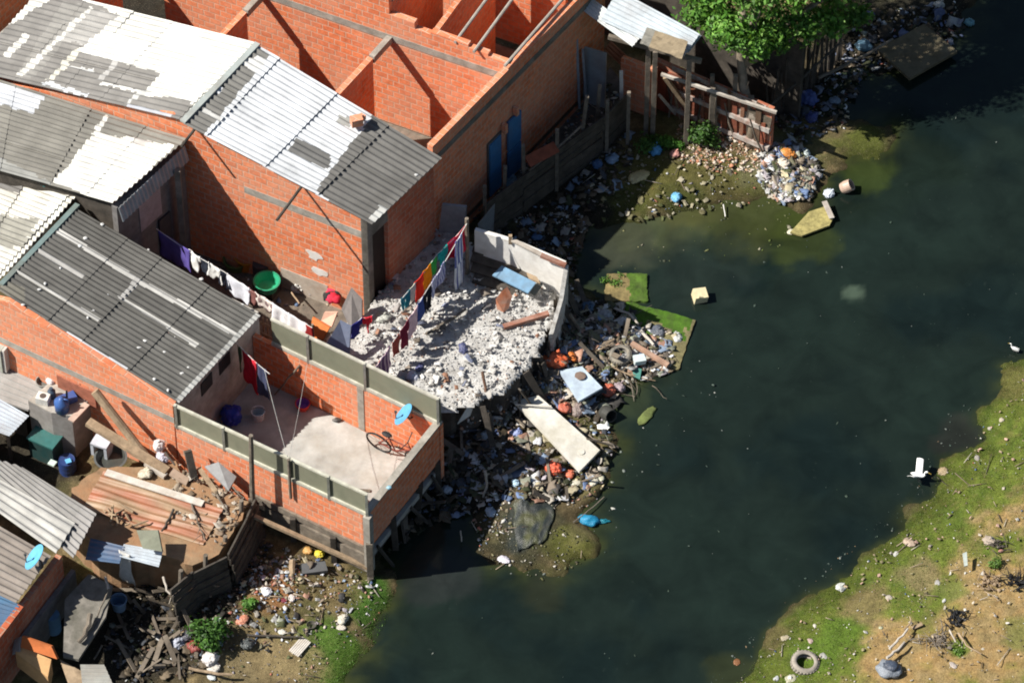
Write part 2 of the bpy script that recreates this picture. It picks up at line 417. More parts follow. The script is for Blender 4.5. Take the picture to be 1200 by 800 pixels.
def gridmesh(name, X, Y, Z, Ccol, m, attr='col', smooth=True):
    ny, nx = X.shape
    me = bpy.data.meshes.new(name)
    vs = np.stack([X, Y, Z], -1).reshape(-1, 3).astype('f')
    i = np.arange((ny - 1) * (nx - 1)); r = i // (nx - 1); c = i % (nx - 1); a = r * nx + c
    quads = np.stack([a, a + 1, a + nx + 1, a + nx], -1).astype('i')
    me.vertices.add(len(vs)); me.vertices.foreach_set('co', vs.ravel())
    me.loops.add(quads.size); me.loops.foreach_set('vertex_index', quads.ravel())
    me.polygons.add(len(quads)); me.polygons.foreach_set('loop_start', np.arange(len(quads), dtype='i') * 4)
    me.polygons.foreach_set('use_smooth', np.ones(len(quads), bool))
    me.update(calc_edges=True)
    at = me.color_attributes.new('col', 'FLOAT_COLOR', 'POINT')
    at.data.foreach_set('color', np.concatenate([Ccol.reshape(-1, 3), np.ones((len(vs), 1))], 1).astype('f').ravel())
    me.materials.append(m)
    o = bpy.data.objects.new(name, me); COL.objects.link(o)
    return o
def soil_mat():
    m, n, l, b = nt('soil'); pos = world_vec(n, l)
    a = n.new('ShaderNodeVertexColor'); a.layer_name = 'col'; c = a.outputs['Color']
    f = noise_n(n, l, pos, 7, 8, .75); c = mixc(n, l, c, ramp(n, l, f, [(.3, .62), (.7, 1.35)]), 1, 'MULTIPLY')
    f = noise_n(n, l, pos, 26, 5, .8); c = mixc(n, l, c, ramp(n, l, f, [(.35, .70), (.65, 1.22)]), 1, 'MULTIPLY')
    f = noise_n(n, l, pos, 48, 2, .5); c = mixc(n, l, c, (.42, .36, .25), ramp(n, l, f, [(.66, 0.), (.72, .55)]))
    f = noise_n(n, l, pos, 17, 4, .7); c = mixc(n, l, c, (.045, .038, .022), ramp(n, l, f, [(.60, 0.), (.70, .6)]))
    l.new(c, b.inputs['Base Color']); b.inputs['Roughness'].default_value = .95; b.inputs['Specular IOR Level'].default_value = .12
    h = noise_n(n, l, pos, 22, 8, .75); bp = n.new('ShaderNodeBump'); bp.inputs['Strength'].default_value = .8; bp.inputs['Distance'].default_value = .035
    l.new(h, bp.inputs['Height']); l.new(bp.outputs[0], b.inputs['Normal']); return m
SOIL = soil_mat()
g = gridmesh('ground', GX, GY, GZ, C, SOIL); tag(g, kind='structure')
# water: a dark green surface; algae and silt clouds carried in the 'col' attribute
WXS = axis(-17, 17, .13, True); WYS = axis(-14.5, 18.5, .13, True); WX, WY = np.meshgrid(WXS, WYS)
wz = height(WX, WY)
n1 = fbm(WX, WY, .5, 71, 5); n2 = fbm(WX, WY, 3, 81, 4)
W = np.zeros(WX.shape + (3,)) + np.array((.0088, .0150, .0120))
W = over(W, (.0098, .0172, .0135), np.clip((n1 - .42) * 4, 0, 1))
W = over(W, (.0055, .011, .0105), np.clip((.44 - n1) * 5, 0, .8))
sh = np.clip((wz + .34) / .34, 0, 1) ** 2
sR = sdist(WX, WY, RIGHT); sL = sdist(WX, WY, LEFT); sh = np.where(sR > sL, sh ** 2.5 * .6, sh)
W = over(W, (.045, .052, .014), sh * np.clip((n2 - .15) * 1.9, 0, 1) * .9)
for px, py, r, col, wt in [(745, 262, 1.0, (.055, .07, .018), .85), (830, 250, 1.0, (.05, .062, .016), .85), (900, 250, .8, (.05, .065, .013), .85), (760, 265, 1.1, (.042, .05, .03), .75), (730, 285, .8, (.05, .055, .035), .7), (870, 260, 1.0, (.034, .04, .017), .75), (940, 280, .8, (.03, .04, .012), .7), (800, 240, .8, (.06, .062, .025), .75),
                           (1020, 205, .6, (.035, .05, .012), .6), (820, 310, 1.2, (.016, .024, .02), .6), (500, 690, .6, (.02, .024, .022), .7), (530, 665, .8, (.024, .028, .026), .6), (1120, 510, .6, (.022, .022, .018), .6),
                           (860, 785, .6, (.03, .035, .014), .6), (735, 470, .5, (.03, .04, .02), .6), (1000, 344, .2, (.06, .085, .06), .7), (640, 690, .5, (.02, .022, .012), .6), (745, 345, .3, (.04, .06, .012), .6)]:
    W = over(W, col, blob(WX, WY, px, py, r) * wt)
def water_mat():
    m, n, l, b = nt('murky_water'); pos = world_vec(n, l)
    a = n.new('ShaderNodeVertexColor'); a.layer_name = 'col'; c = a.outputs['Color']
    f = noise_n(n, l, pos, 1.1, 6, .6, .6); c = mixc(n, l, c, ramp(n, l, f, [(.3, .75), (.7, 1.25)]), 1, 'MULTIPLY')
    f = noise_n(n, l, pos, 5.5, 3, .5); c = mixc(n, l, c, (.03, .042, .034), ramp(n, l, f, [(.68, 0.), (.82, .4)]))
    l.new(c, b.inputs['Base Color']); b.inputs['Roughness'].default_value = .12; b.inputs['IOR'].default_value = 1.33; b.inputs['Specular IOR Level'].default_value = .42
    h = noise_n(n, l, pos, 2.2, 3, .5); bp = n.new('ShaderNodeBump'); bp.inputs['Strength'].default_value = .12; bp.inputs['Distance'].default_value = .03
    l.new(h, bp.inputs['Height']); l.new(bp.outputs[0], b.inputs['Normal']); return m
wo = gridmesh('water', WX, WY, np.zeros_like(WX), W, water_mat()); tag(wo, kind='structure')
# raised platforms -------------------------------------------------------------
def platform(name, px, z, zb, m, kind='structure'):
    mb = MB(); c = [P(a, b, z) for a, b in px]; pts = []; g = random.Random(len(px))
    for i, a in enumerate(c):
        b = c[(i + 1) % len(c)]; k = max(1, int((b - a).length / .16))
        for j in range(k): pts.append(lerp(a, b, j / k) + V((g.uniform(-.05, .05), g.uniform(-.05, .05), 0)))
    mb.slab(pts, V((0, 0, zb - z)))
    return tag(mb.build(name, m), kind=kind)
RUBZ = 1.15; YZ = .95; MZ = .5
EARTH = mat('packed_earth', (.30, .20, .115), var=.45, scale=4, dirt=(.36, .17, .08), dirt_amt=.7, bump=.7, bscale=20)
RUBM = mat('crushed_plaster', (.62, .61, .585), var=.4, scale=4, dirt=(.30, .28, .25), dirt_amt=.75, bump=.9, bscale=30)
RUB_PX = [(430, 366), (383, 395), (379, 420), (513, 480), (548, 476), (590, 462), (622, 428), (640, 392), (664, 322), (560, 292), (520, 262), (506, 275), (437, 352)]
_g = random.Random(5); _r = []
for i, a in enumerate(RUB_PX):
    b = RUB_PX[(i + 1) % len(RUB_PX)]; river = 3 <= i <= 8; k = max(1, int(math.hypot(b[0] - a[0], b[1] - a[1]) / 7)) if river else 1
    for j in range(k): t = j / k; _r.append((a[0] + (b[0] - a[0]) * t + (_g.uniform(-7, 5) if river and j else 0), a[1] + (b[1] - a[1]) * t + (_g.uniform(-7, 4) if river and j else 0)))
RUB_PX = _r
platform('rubble_ground', RUB_PX, RUBZ - .06, -.1, mat('fill_earth', (.13, .11, .09), var=.5, dirt=(.05, .045, .04), dirt_amt=.7, bump=.8))
YH = YZ + .40
platform('yard_ground', [(84, 572), (118, 548), (160, 548), (206, 540), (218, 560), (292, 588), (286, 602), (258, 650), (228, 662), (190, 652), (120, 648), (78, 606)], YH, -.1, EARTH)
platform('back_yard', [(120, 180), (330, 262), (440, 330), (440, 384), (360, 420), (180, 330), (80, 250)], MZ, -.1, mat('yard_soil', (.22, .18, .14), var=.5, scale=5, dirt=(.08, .07, .06), dirt_amt=.6, bump=.7))
platform('path', [(530, 268), (612, 210), (735, 112), (715, 80), (600, 190), (500, 280)], .32, -.1, mat('path_earth', (.13, .115, .1), var=.5, dirt=(.04, .04, .035), dirt_amt=.7, bump=.7))
def XY(px, py, z): p = P(px, py, z); return V((p.x, p.y, 0))
def at(xy, z): return V((xy.x, xy.y, z))
def vwall(mb, pts, off, col=None): return mb.slab(pts, off, col)
def wallseg(mb, a, b, z0, z1, off, col=None, z1b=None):
    z1b = z1 if z1b is None else z1b
    return mb.slab([at(a, z0), at(b, z0), at(b, z1b), at(a, z1)], off, col)
def bil(c, u, v): return lerp(lerp(c[0], c[1], u), lerp(c[3], c[2], u), v)
def roof_sheets(mb, c, us, rows, base, zones, pitch=.16, amp=.022, lift=.03, var=.14, seed=0, edge=None, nl=8, pert=1.0):
    g = random.Random(seed)
    for i in range(len(us) - 1):
        u0, u1 = us[i], us[i + 1] + (.015 if i < len(us) - 2 else 0)
        vs = rows(i) if callable(rows) else rows
        for j in range(len(vs) - 1):
            v0, v1 = vs[j], vs[j + 1] + (.008 if j < len(vs) - 2 else 0)
            q = [bil(c, u0, v0), bil(c, u1, v0), bil(c, u1, v1), bil(c, u0, v1)]
            dz = V((0, 0, .012 * (j % 2) + g.uniform(0, .008)))
            q = [p + dz for p in q]
            tint = 1 + g.uniform(-var, var)
            def cf(a, b, q=q, tint=tint):
                w_ = bil(q, a, b); x, y = proj(w_); col = base; t = tint; x += pert * 3.0 * mn.noise(w_ * 5); y += pert * 2.2 * mn.noise(w_ * 5 + V((9, 0, 0)))
                for poly, zc in zones:
                    if inpoly(x, y, poly): col = zc; t = 1 + (tint - 1) * .4
                k = t * (1 + .16 * mn.noise(V((a * 2.5, b * 34, seed + i * 3 + j))) + .13 * mn.noise(w_ * 2.3))
                if edge and (b < .02 or a > .985) and j + i > 0: k *= edge
                return tuple(min(.85, w * k) for w in col)
            corr(mb, q[0], q[1], q[2], q[3], pitch, amp, colfn=cf, nl=nl, lift=lift if i < len(us) - 2 else .004, seed=seed + i * 7 + j)
# ================================================================= HOUSE with the terrace (front left)
LW = V((.72, .71, .655)); GREY = (.17, .165, .15); LGREY = (.33, .32, .29)
f0 = XY(430, 605, 2.1); f1 = XY(205, 500, 2.1); fd = (f1 - f0).normalized(); f2 = f1 + fd * 5.6
inn = V((-fd.y, fd.x, 0));  inn = inn if inn.y > 0 else -inn           # into the house
r1 = XY(515, 499, 2.1); rd = (r1 - f0).normalized()
TH = thing('terrace_house', at(f1, 0), 'brick house with dark corrugated roof and railed concrete terrace over the water', 'house')
FZ = .70
bk1 = r1; bk0 = XY(318, 404, 2.1)
tc = [P(-3, 339, 3.85), P(210, 472, 2.80), P(305, 370, 2.90), P(90, 245, 3.72)]
w = MB()
gl = f1 + fd * .02
def roofz(xy):
    n = (tc[1] - tc[0]).cross(tc[3] - tc[0]); return tc[0].z - (n.x * (xy.x - tc[0].x) + n.y * (xy.y - tc[0].y)) / n.z
gb = gl + rd * 3.35
lb = f2 + rd * 3.2
w.slab([at(f2, -.1), at(gl, -.1), at(gl, roofz(gl) - .04), at(f1 + fd * 4.2, roofz(f1 + fd * 4.2) - .05), at(f2, 3.3)], inn * .15)      # street face
w.build('wall', BRICK, TH)
w = MB(); wallseg(w, gl + rd * .17, gb, .2, roofz(gl) - .1, -fd * -.0 + fd * .15, z1b=roofz(gb) - .1)
wallseg(w, gb, lb, .2, roofz(gb) - .1, -inn * .13, z1b=3.2)
o = w.build('side_wall', PLASTER, TH); tag(o, 'grey plastered gable wall facing the terrace')
bnd = MB(); wallseg(bnd, f1 + fd * .0 , f1 + fd * 5.5, 2.22, 2.40, -inn * .012); bnd.build('concrete_band', CONC, TH)
# window slots in the gable wall
wn = MB()
for t in (1.05, 1.75):
    a = gl + rd * t; wallseg(wn, a, a + rd * .42, 2.05, 2.45, -fd * .02)
wn.build('window', BLACK, TH)
m = MB()
TZN = [([(45, 290), (100, 322), (96, 326), (43, 296)], (.40, .39, .37)), ([(52, 376), (84, 392), (120, 414), (150, 432), (146, 436), (80, 398), (50, 380)], (.55, .56, .58)),
       ([(66, 266), (72, 270), (166, 327), (280, 392), (277, 396), (160, 331), (66, 272)], (.52, .51, .48)), ([(17, 318), (20, 317), (118, 373), (115, 377)], (.48, .47, .44)),
       ([(138, 348), (142, 347), (232, 402), (229, 407)], (.50, .49, .46)), ([(138, 350), (160, 325), (165, 328), (143, 353)], (.42, .41, .39)),
       ([(0, 325), (30, 338), (28, 352), (0, 345)], (.19, .18, .15)), ([(202, 474), (213, 478), (310, 372), (299, 366)], (.40, .40, .38))]
roof_sheets(m, tc, [0, .265, .45, .71, 1], lambda i: [0, .22, .75, 1] if i < 2 else [0, .47, .75, 1], (.122, .118, .108), TZN, pitch=.13, amp=.018, lift=.018, seed=3, edge=1.0, pert=0, nl=24)
gcap = random.Random(5)
for px, py in [(120, 265), (100, 281), (94, 290), (174, 295), (158, 314), (150, 321), (133, 340), (126, 348), (71, 316), (53, 334), (46, 341), (27, 359), (109, 366), (103, 374), (213, 328), (236, 329), (218, 347), (210, 355), (193, 374), (187, 383), (284, 359),
               (268, 377), (261, 385), (238, 411), (232, 432), (221, 432), (213, 439), (205, 397), (193, 414), (163, 409), (170, 401), (197, 459), (181, 446), (210, 396)]:
    q = P(px, py, 3.3); 
    zz = roofz(q)
    for _ in range(4): q = P(px, py, zz); zz = roofz(q)
    m.lump(q + V((0, 0, .055)), (gcap.uniform(.03, .06), gcap.uniform(.03, .05), .025), sub=1, seed=px, col=(.7, .7, .68))
q = P(193, 391, roofz(XY(193, 391, 3.2)) + .03); m.lathe([(0, .04), (.09, .04), (.10, .0)], q, n=14, col=(.34, .16, .13))
m.build('roof', FIBRE, TH)
m = MB()
lc = [P(-60, 300, 2.9), P(1, 326, 3.86), P(97, 221, 3.76), P(-20, 176, 3.05)]
roof_sheets(m, lc, [0, .5, .93, 1], [0, .33, .66, 1], (.62, .60, .54), [([(0, 203), (28, 213), (22, 226), (-20, 215)], (.2, .19, .18)), ([(-10, 250), (48, 258), (25, 292), (-10, 285)], (.30, .29, .25)), ([(60, 225), (80, 230), (65, 260), (57, 256)], (.72, .72, .66))], seed=8)
m.build('roof', FIBRE, TH)
m = MB(); m.beam(P(1, 334, 3.84), P(91, 240, 3.72), .12, .07, col=(.18, .25, .24)); m.build('gutter', TIN, TH)
# terrace slab, parapets and railings
m = MB(); m.slab([at(gl, FZ), at(f0 + inn * .05, FZ), at(r1 - rd * .05, FZ), at(bk0, FZ), at(gl + rd * 3.4, FZ)], V((0, 0, -.16))); m.build('terrace_floor', FLOORC, TH)
m = MB(); wallseg(m, f1 - fd * .02, f0, .2, 2.08, inn * .13)
o = m.build('parapet', BRICK, TH)
m = MB(); wallseg(m, f0 + rd * .0 - inn * 0, r1, .95, 2.08, fd * .13)
bwd = (bk1 - bk0).normalized(); bn = V((-bwd.y, bwd.x, 0)); bn = bn if bn.y > 0 else -bn
wallseg(m, bk0 - bwd * .5, bk1 + bwd * .02, .3, 2.08, bn * .12); m.build('parapet', BRICK, TH)
m = MB()
m.slab([at(f1, 2.08), at(f0, 2.08), at(f0 + inn * .16, 2.08), at(f1 + inn * .16, 2.08)], V((0, 0, .05)))
m.slab([at(f0 + rd * .16, 2.08), at(r1, 2.08), at(r1 + fd * .16, 2.08), at(f0 + rd * .16 + fd * .16, 2.08)], V((0, 0, .05)))
m.slab([at(bk0, 2.08), at(bk1, 2.08), at(bk1 + bn * .14, 2.08), at(bk0 + bn * .14, 2.08)], V((0, 0, .04)))
m.build('coping', CONC, TH)
m = MB(); cp = lerp(bk0, bk1, .515); wallseg(m, cp, cp + bwd * .16, FZ, 2.08, -bn * .015); m.build('column', CONC, TH)
m = MB(); m.box(at(f0 - fd * .0 + V((.02, 0, 0)), 1.2), .16, .16, 1.85, rotz(-.5)); m.build('column', CONC, TH)
def railing(a, b, z0, z1, posts, off, frm):
    o = MB(); d = (b - a).normalized(); s = V((-d.y, d.x, 0)); s = s if s.y < 0 else -s
    wallseg(o, a + s * off, b + s * off, z0 + .05, z1 - .04, s * .02); pn = o.build('railing_panel', OLIVE, TH)
    f = MB(); f.beam(at(a + s * .025, z1), at(b + s * .025, z1), .06, .055); f.beam(at(a + s * .03, z0 + .03), at(b + s * .03, z0 + .03), .07, .07)
    f.build('rail', frm, pn)
    for t in posts:
        q = MB(); c = lerp(a, b, t) + s * .055; q.beam(at(c, z0 - .05), at(c, z1 + .05), .055, .055); q.build('post', frm if t > -1 else WOOD, pn)
railing(f0 + inn * .06, f1 + inn * .06, 2.13, 2.80, [0, .195, .40, .74, .99], 0, mat('railing_paint', (.58, .57, .47), rough=.6, dirt=(.25, .21, .14), dirt_amt=.4))
railing(bk0 + bn * .07, bk1 + bn * .07, 2.12, 2.92, [.22, .56, .99], 0, mat('railing_light', (.55, .53, .45), rough=.6, dirt=(.2, .17, .1), dirt_amt=.4))
# planks closing the space under the terrace, with one long pole resting against them: part of the house front
m = MB(); g = random.Random(2)
for k in range(4):
    z = .98 - k * .2
    a = lerp(f1, f0, .38) - inn * .04; b = f0 - inn * .04
    m.beam(at(a, z + g.uniform(-.03, .03)), at(b, z - .03 + g.uniform(-.03, .03)), .05, .17)
m.build('skirt_board', WOOD, TH)
for t in (.46, .62, .83):
    m = MB(); c = lerp(f1, f0, t) - inn * .1; m.beam(at(c, -.1), at(c, 1.0), .12, .12); m.build('stilt', WOODD, TH)
m = MB(); c = f0 + V((.03, -.06, 0)); m.beam(at(c, -.2), at(c, 1.3), .14, .14); m.build('stilt', WOOD, TH)
for t, q in ((.34, .06), (.72, -.1), (.96, .03)):
    m = MB(); c = lerp(f0, r1, t); m.beam(at(c + V((q, -q, 0)), -.4), at(c, 1.0), .13, .13); m.build('stilt', WOODD, TH)
m = MB(); g = random.Random(12)
for k in range(4):
    a = lerp(f0, r1, [.12, .45, .58, .88][k]); m.beam(at(a, g.uniform(.5, .95)), at(a + V((g.uniform(.1, .6), g.uniform(-.5, .3), 0)), -.2), .08, .05)
wallseg(m, f0 + fd * .1, r1 + fd * .1, .25, .93, fd * .05); m.build('brace', WOODD, TH)

# ================================================================= GABLE HOUSE (white and grey roofs)
c0 = XY(433, 352, 1.2); c1 = XY(213, 266, 1.2); c2 = XY(-40, 167, 1.2); ad = (c0 - c1).normalized(); an = V((-ad.y, ad.x, 0)); an = an if an.y > 0 else -an
MH = thing('gable_house', at(lerp(c0, c1, .5), 0), 'brick house with white and grey corrugated roof, its sunlit gable wall over the back yard', 'house')
mr = [P(215, 145, 4.92), P(436, 263, 3.92), P(518, 186, 3.98), P(301, 53, 4.95)]
m = MB(); W1 = (.64, .66, .68)
MZN = [([(210, 150), (296, 50), (316, 66), (238, 160)], (.20, .195, .18)), ([(255, 100), (262, 104), (258, 110), (250, 105)], W1), ([(278, 73), (300, 66), (314, 70), (300, 86)], (.62, .62, .6)), ([(240, 128), (258, 140), (256, 144), (236, 131)], (.5, .5, .48)),
       ([(346, 162), (389, 181), (384, 199), (338, 177)], (.15, .148, .142)), ([(397, 134), (412, 140), (408, 150), (395, 143)], (.32, .32, .3)),
       ([(369, 224), (441, 130), (530, 186), (436, 268)], (.155, .15, .14)), ([(432, 256), (446, 240), (468, 250), (450, 270)], (.6, .6, .57))]
roof_sheets(m, mr, [0, .11, .42, .70, 1], [0, .5, 1], W1, MZN, pitch=.15, seed=21, var=.07, nl=26)
for px, py in [(460, 170), (452, 185), (462, 205), (488, 205), (430, 200), (474, 184)]:
    m.lump(P(px, py, 4.02), (.05, .04, .03), sub=1, seed=px, col=(.6, .6, .58))
m.build('roof', FIBRE, MH)
lr = [P(-35, 82, 3.85), P(214, 141, 4.93), P(302, 51, 4.96), P(48, -14, 3.9)]
L1Z = [([(-60, 75), (75, -10), (137, 17), (98, 52), (90, 60), (136, 73), (188, 87), (172, 104), (168, 112), (224, 118), (216, 156), (-60, 100)], (.23, .22, .205)),
       ([(75, 0), (106, 10), (40, 92), (18, 90)], (.28, .27, .25)), ([(103, 10), (140, 18), (100, 52), (62, 46)], (.36, .35, .33)), ([(50, 95), (103, 109), (102, 114), (50, 100)], W1), ([(117, 96), (166, 107), (164, 109), (116, 98)], (.66, .66, .62)),
       ([(150, 122), (204, 134), (200, 138), (148, 126)], (.52, .54, .58)), ([(75, 75), (110, 82), (109, 85), (75, 78)], (.6, .6, .58)), ([(88, 58), (95, 60), (62, 95), (55, 94)], (.62, .6, .52)), ([(133, 72), (141, 74), (120, 95), (113, 94)], (.45, .44, .42)), ([(170, 104), (176, 106), (150, 123), (144, 121)], (.5, .5, .48)),
       ([(104, 8), (110, 10), (28, 90), (20, 88)], (.6, .59, .55)), ([(30, 40), (36, 42), (8, 68), (2, 66)], (.6, .59, .55))]
m = MB(); roof_sheets(m, lr, [0, .2, .42, .6, .97, 1], [0, .35, .7, 1], tuple(LW), L1Z, pitch=.165, seed=31, var=.05, nl=30, lift=.012)
m.build('roof', FIBRE, MH)
m = MB(); m.beam(P(214, 143, 4.95), P(302, 51, 4.98), .14, .05, col=(.40, .44, .42)); m.build('ridge_flashing', TIN, MH)
def zon(corn, xy):
    n = (corn[1] - corn[0]).cross(corn[3] - corn[0]); return corn[0].z - (n.x * (xy.x - corn[0].x) + n.y * (xy.y - corn[0].y)) / n.z
m = MB(); cm = c1
m.slab([at(c2, .2), at(c0, .2), at(c0, zon(mr, c0) - .05), at(cm, zon(mr, cm) - .12), at(c2, zon(lr, c2) - .34)], an * .15)
m.build('wall', BRICK, MH)
b0 = XY(437, 352, 1.2); bd = (XY(517, 186, 3.95) - XY(436, 263, 3.92)).normalized(); bl = 2.36
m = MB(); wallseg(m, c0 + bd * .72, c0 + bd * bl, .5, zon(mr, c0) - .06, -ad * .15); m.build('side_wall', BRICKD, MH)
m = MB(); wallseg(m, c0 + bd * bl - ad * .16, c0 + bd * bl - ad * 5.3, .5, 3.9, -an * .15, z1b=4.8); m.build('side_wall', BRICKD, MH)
m = MB(); wallseg(m, c0 + bd * .16, c0 + bd * .72, 3.2, zon(mr, c0) - .06, -ad * .15); m.build('lintel', CONCD, MH)
m = MB(); wallseg(m, c0 + bd * .16 - ad * .1, c0 + bd * .72 - ad * .1, 1.0, 3.2, -ad * .04); m.build('doorway', mat('doorway_shade', (.035, .025, .02), rough=.8), MH)  # near-black panel stands in for the unlit inside of the open doorway
m = MB(); wallseg(m, c0 - ad * .13, c0 + ad * .02, .2, zon(mr, c0) - .05, -an * .02); wallseg(m, c0 + ad * .02 - an * .02, c0 + bd * .15 + ad * .02, .2, zon(mr, c0) - .05, -ad * .16); m.build('corner_post', CONCD, MH)
m = MB(); t0 = lerp(c0, c1, .03); t1 = lerp(c0, c1, .64); wallseg(m, t0, t1, 3.22, 3.42, -an * .012); m.build('concrete_band', CONC, MH)
m = MB(); t0 = lerp(c0, c1, .22); t1 = lerp(c0, c1, .47); wallseg(m, t0, t1, .3, 1.15, -an * .012); o = m.build('plinth', mat('pale_render', (.50, .44, .37), var=.3, dirt=(.3, .2, .14), dirt_amt=.6), MH)
def blotch(mb, o_, d_, n_, cs, zc, rx, rz, seed, col=None):
    g = random.Random(seed); pts = []
    for k in range(14):
        t = 2 * math.pi * k / 14; r = g.uniform(.55, 1.1)
        pts.append(at(o_ + d_ * (cs + rx * r * math.cos(t)), zc + rz * r * math.sin(t)))
    mb.slab(pts, n_ * .006, col)
m = MB(); blotch(m, c0 - an * .004, -ad, -an, 1.38, 2.0, .24, .17, 1); blotch(m, c0 - an * .004, -ad, -an, 1.30, 1.52, .26, .17, 4); m.build('paint_patch', WHITE, MH)
for (bx, by, bz, ln) in ((357, 223, 3.95, 1.15), (238, 155, 4.35, .65)):
    m = MB(); s = XY(bx, by, bz); t = (s - c1).dot(ad); s = c1 + ad * t; zz = zon(mr, s) - .12
    m.tube([at(s + an * .1, zz), at(s - an * ln, zz - .02)], .035, 8); m.build('roof_pole', WOODD, MH)
# ================================================================= LOWER GREY AND WHITE HOUSE between the two
l2 = [P(-35, 190, 3.8), P(132, 238, 4.22), P(219, 163, 4.32), P(-35, 83, 3.8)]
LH = thing('narrow_house', P(140, 240, 0), 'narrow house with grey and white corrugated roof and shaded clutter under its eave', 'house')
L2Z = [([(112, 155), (205, 172), (133, 242), (62, 214)], tuple(LW)), ([(-30, 88), (52, 113), (38, 134), (-30, 115)], (.55, .57, .6)), ([(-30, 170), (60, 214), (60, 222), (-30, 195)], (.3, .3, .28)), ([(125, 134), (130, 136), (112, 158), (106, 157)], (.62, .62, .58)), ([(158, 160), (178, 164), (174, 172), (156, 168)], (.5, .48, .45))]
m = MB(); roof_sheets(m, l2, [0, .2, .55, .8, 1], [0, .33, .66, 1], (.215, .205, .18), L2Z, pitch=.15, seed=41, var=.08, nl=26, lift=.014); m.build('roof', FIBRE, LH)
gw0 = XY(136, 238, 4.22); gw1 = XY(214, 166, 4.30); gd = (gw1 - gw0).normalized(); gn = V((gd.y, -gd.x, 0)); gn = gn if gn.x > 0 else -gn
m = MB(); wallseg(m, gw0, gw1, .4, 4.05, -gn * .15); m.build('wall', mat('grey_render', (.20, .19, .185), var=.4, dirt=(.1, .09, .08), dirt_amt=.6), LH)
m = MB(); wallseg(m, XY(131, 236, 4.22) + V((0, .12, 0)), XY(-35, 188, 3.8) + V((0, .12, 0)), .4, 4.0, V((0, .12, 0)), z1b=3.6); m.build('side_wall', WOODD, LH)
m = MB(); corr(m, at(gw0 + gn * .06, 4.1), at(gw0 + gn * .16, 3.72), at(gw1 + gn * .16, 3.8), at(gw1 + gn * .06, 4.2), .12, .015, col=(.33, .36, .38), nl=3); m.build('eave_sheet', TIN, LH)
m = MB(); wallseg(m, lerp(gw0, gw1, .55) + gn * .02, lerp(gw0, gw1, .72) + gn * .02, .5, 2.6, gn * .04, col=(.05, .05, .06))
m.build('door', PAINTED, LH)
m = MB(); wallseg(m, lerp(gw0, gw1, .30) + gn * .012, lerp(gw0, gw1, .62) + gn * .012, 2.7, 3.55, gn * .006); o = m.build('plaster_patch', mat('pale_plaster', (.38, .33, .34), var=.3), LH)
m = MB(); m.beam(at(lerp(gw0, gw1, .8) + gn * .2, .5), at(lerp(gw0, gw1, .8) + gn * .2, 3.9), .13, .13); m.build('post', CONCD, LH)
# ================================================================= UNFINISHED HOUSE (top, roofless)
UDZ = -.52; _P0, _at0 = P, at
def P(px, py, z=0.0): return _P0(px, py, z + UDZ)
def at(xy, z): return V((xy.x, xy.y, z + UDZ))
UZ = 4.5; UF = 1.2
ub = XY(598, 90, 4.1); ul = XY(300, -12, 4.1); ua = (ub - ul).normalized(); un = V((-ua.y, ua.x, 0)); un = un if un.y > 0 else -un
w0 = XY(507, 172, UZ); w1 = XY(675, 2, UZ); ud = (w1 - w0).normalized(); us = V((ud.y, -ud.x, 0)); us = us if us.x > 0 else -us
ul2 = ul - ua * 3.0
UH = thing('unfinished_house', at(lerp(w0, w1, .4), 0), 'roofless unfinished brick house with open rooms and poles laid across its walls', 'house')
# facade between front and back rooms, with a stepped top
def uz(px): return px
def s_at(px, py, z): return (XY(px, py, z) - ub).dot(-ua)
top = [(0, 4.50), (.55, 4.50), (.56, 4.58), (1.05, 4.58), (1.06, 4.66), (2.0, 4.66), (2.01, 4.58), (2.4, 4.58), (2.41, 4.78), (3.05, 4.78), (3.06, 5.45), (4.4, 5.45), (4.41, 5.65), (9, 5.65)]
m = MB(); e = ub + ua * .0
m.slab([at(e, UF), ] + [at(ub - ua * s, z) for s, z in top] + [at(ub - ua * 9, UF)], un * .15); m.build('front_wall', BRICK, UH)
m = MB(); wallseg(m, ub, ub - ua * 8.9, 3.93, 4.13, -un * .012); m.build('concrete_band', CONC, UH)
m = MB(); wallseg(m, w0, w1 + ud * 1.2, .3, UZ, -us * .15); m.build('side_wall', BRICK, UH)
m = MB(); wallseg(m, w0 + us * .0, w1 + ud * 1.2, 3.95, 4.12, us * .012); m.build('concrete_band', CONCD, UH)
# partitions of the front rooms, each with a doorway lintel
for k, (pa, pb) in enumerate((((437, 69), (398, 111)), ((289, 15), (244, 62)), ((140, -38), (95, 9)))):  # the third is hidden from view, added to shade the gap behind the roof
    m = MB(); a = XY(*pa, 4.05); b = XY(*pb, 4.05); d = (b - a).normalized(); s = V((d.y, -d.x, 0)); s = s if s.x > 0 else -s
    wallseg(m, a, b + d * 1.2, UF, 4.05, -s * .14); p_ = m.build('partition', BRICK, UH)
    m = MB(); ed = un * (ub - a).dot(un) ; m.slab([at(a + V((.03, .02, 0)), 3.88), at(a - d * .92, 3.88), at(a - d * .92, 4.08), at(a + V((.03, .02, 0)), 4.08)], -s * .14); m.build('lintel', CONC, p_)
for pa, pb, zz in (((511, 38), (545, -8), 4.55), ((452, 12), (486, -40), 4.7)):
    m = MB(); a = XY(*pa, zz); b = XY(*pb, zz); d = (b - a).normalized(); s = V((d.y, -d.x, 0)); s = s if s.x > 0 else -s
    wallseg(m, a + d * .08, b + d * 1.5, UF, zz - .06, -s * .13); m.build('partition', BRICK, UH)
m = MB(); e2 = ub + un * 3.6; wallseg(m, e2 - ua * .3 + ud * .0, e2 - ua * 9, UF, 5.0, un * .15); m.build('back_wall', BRICK, UH)
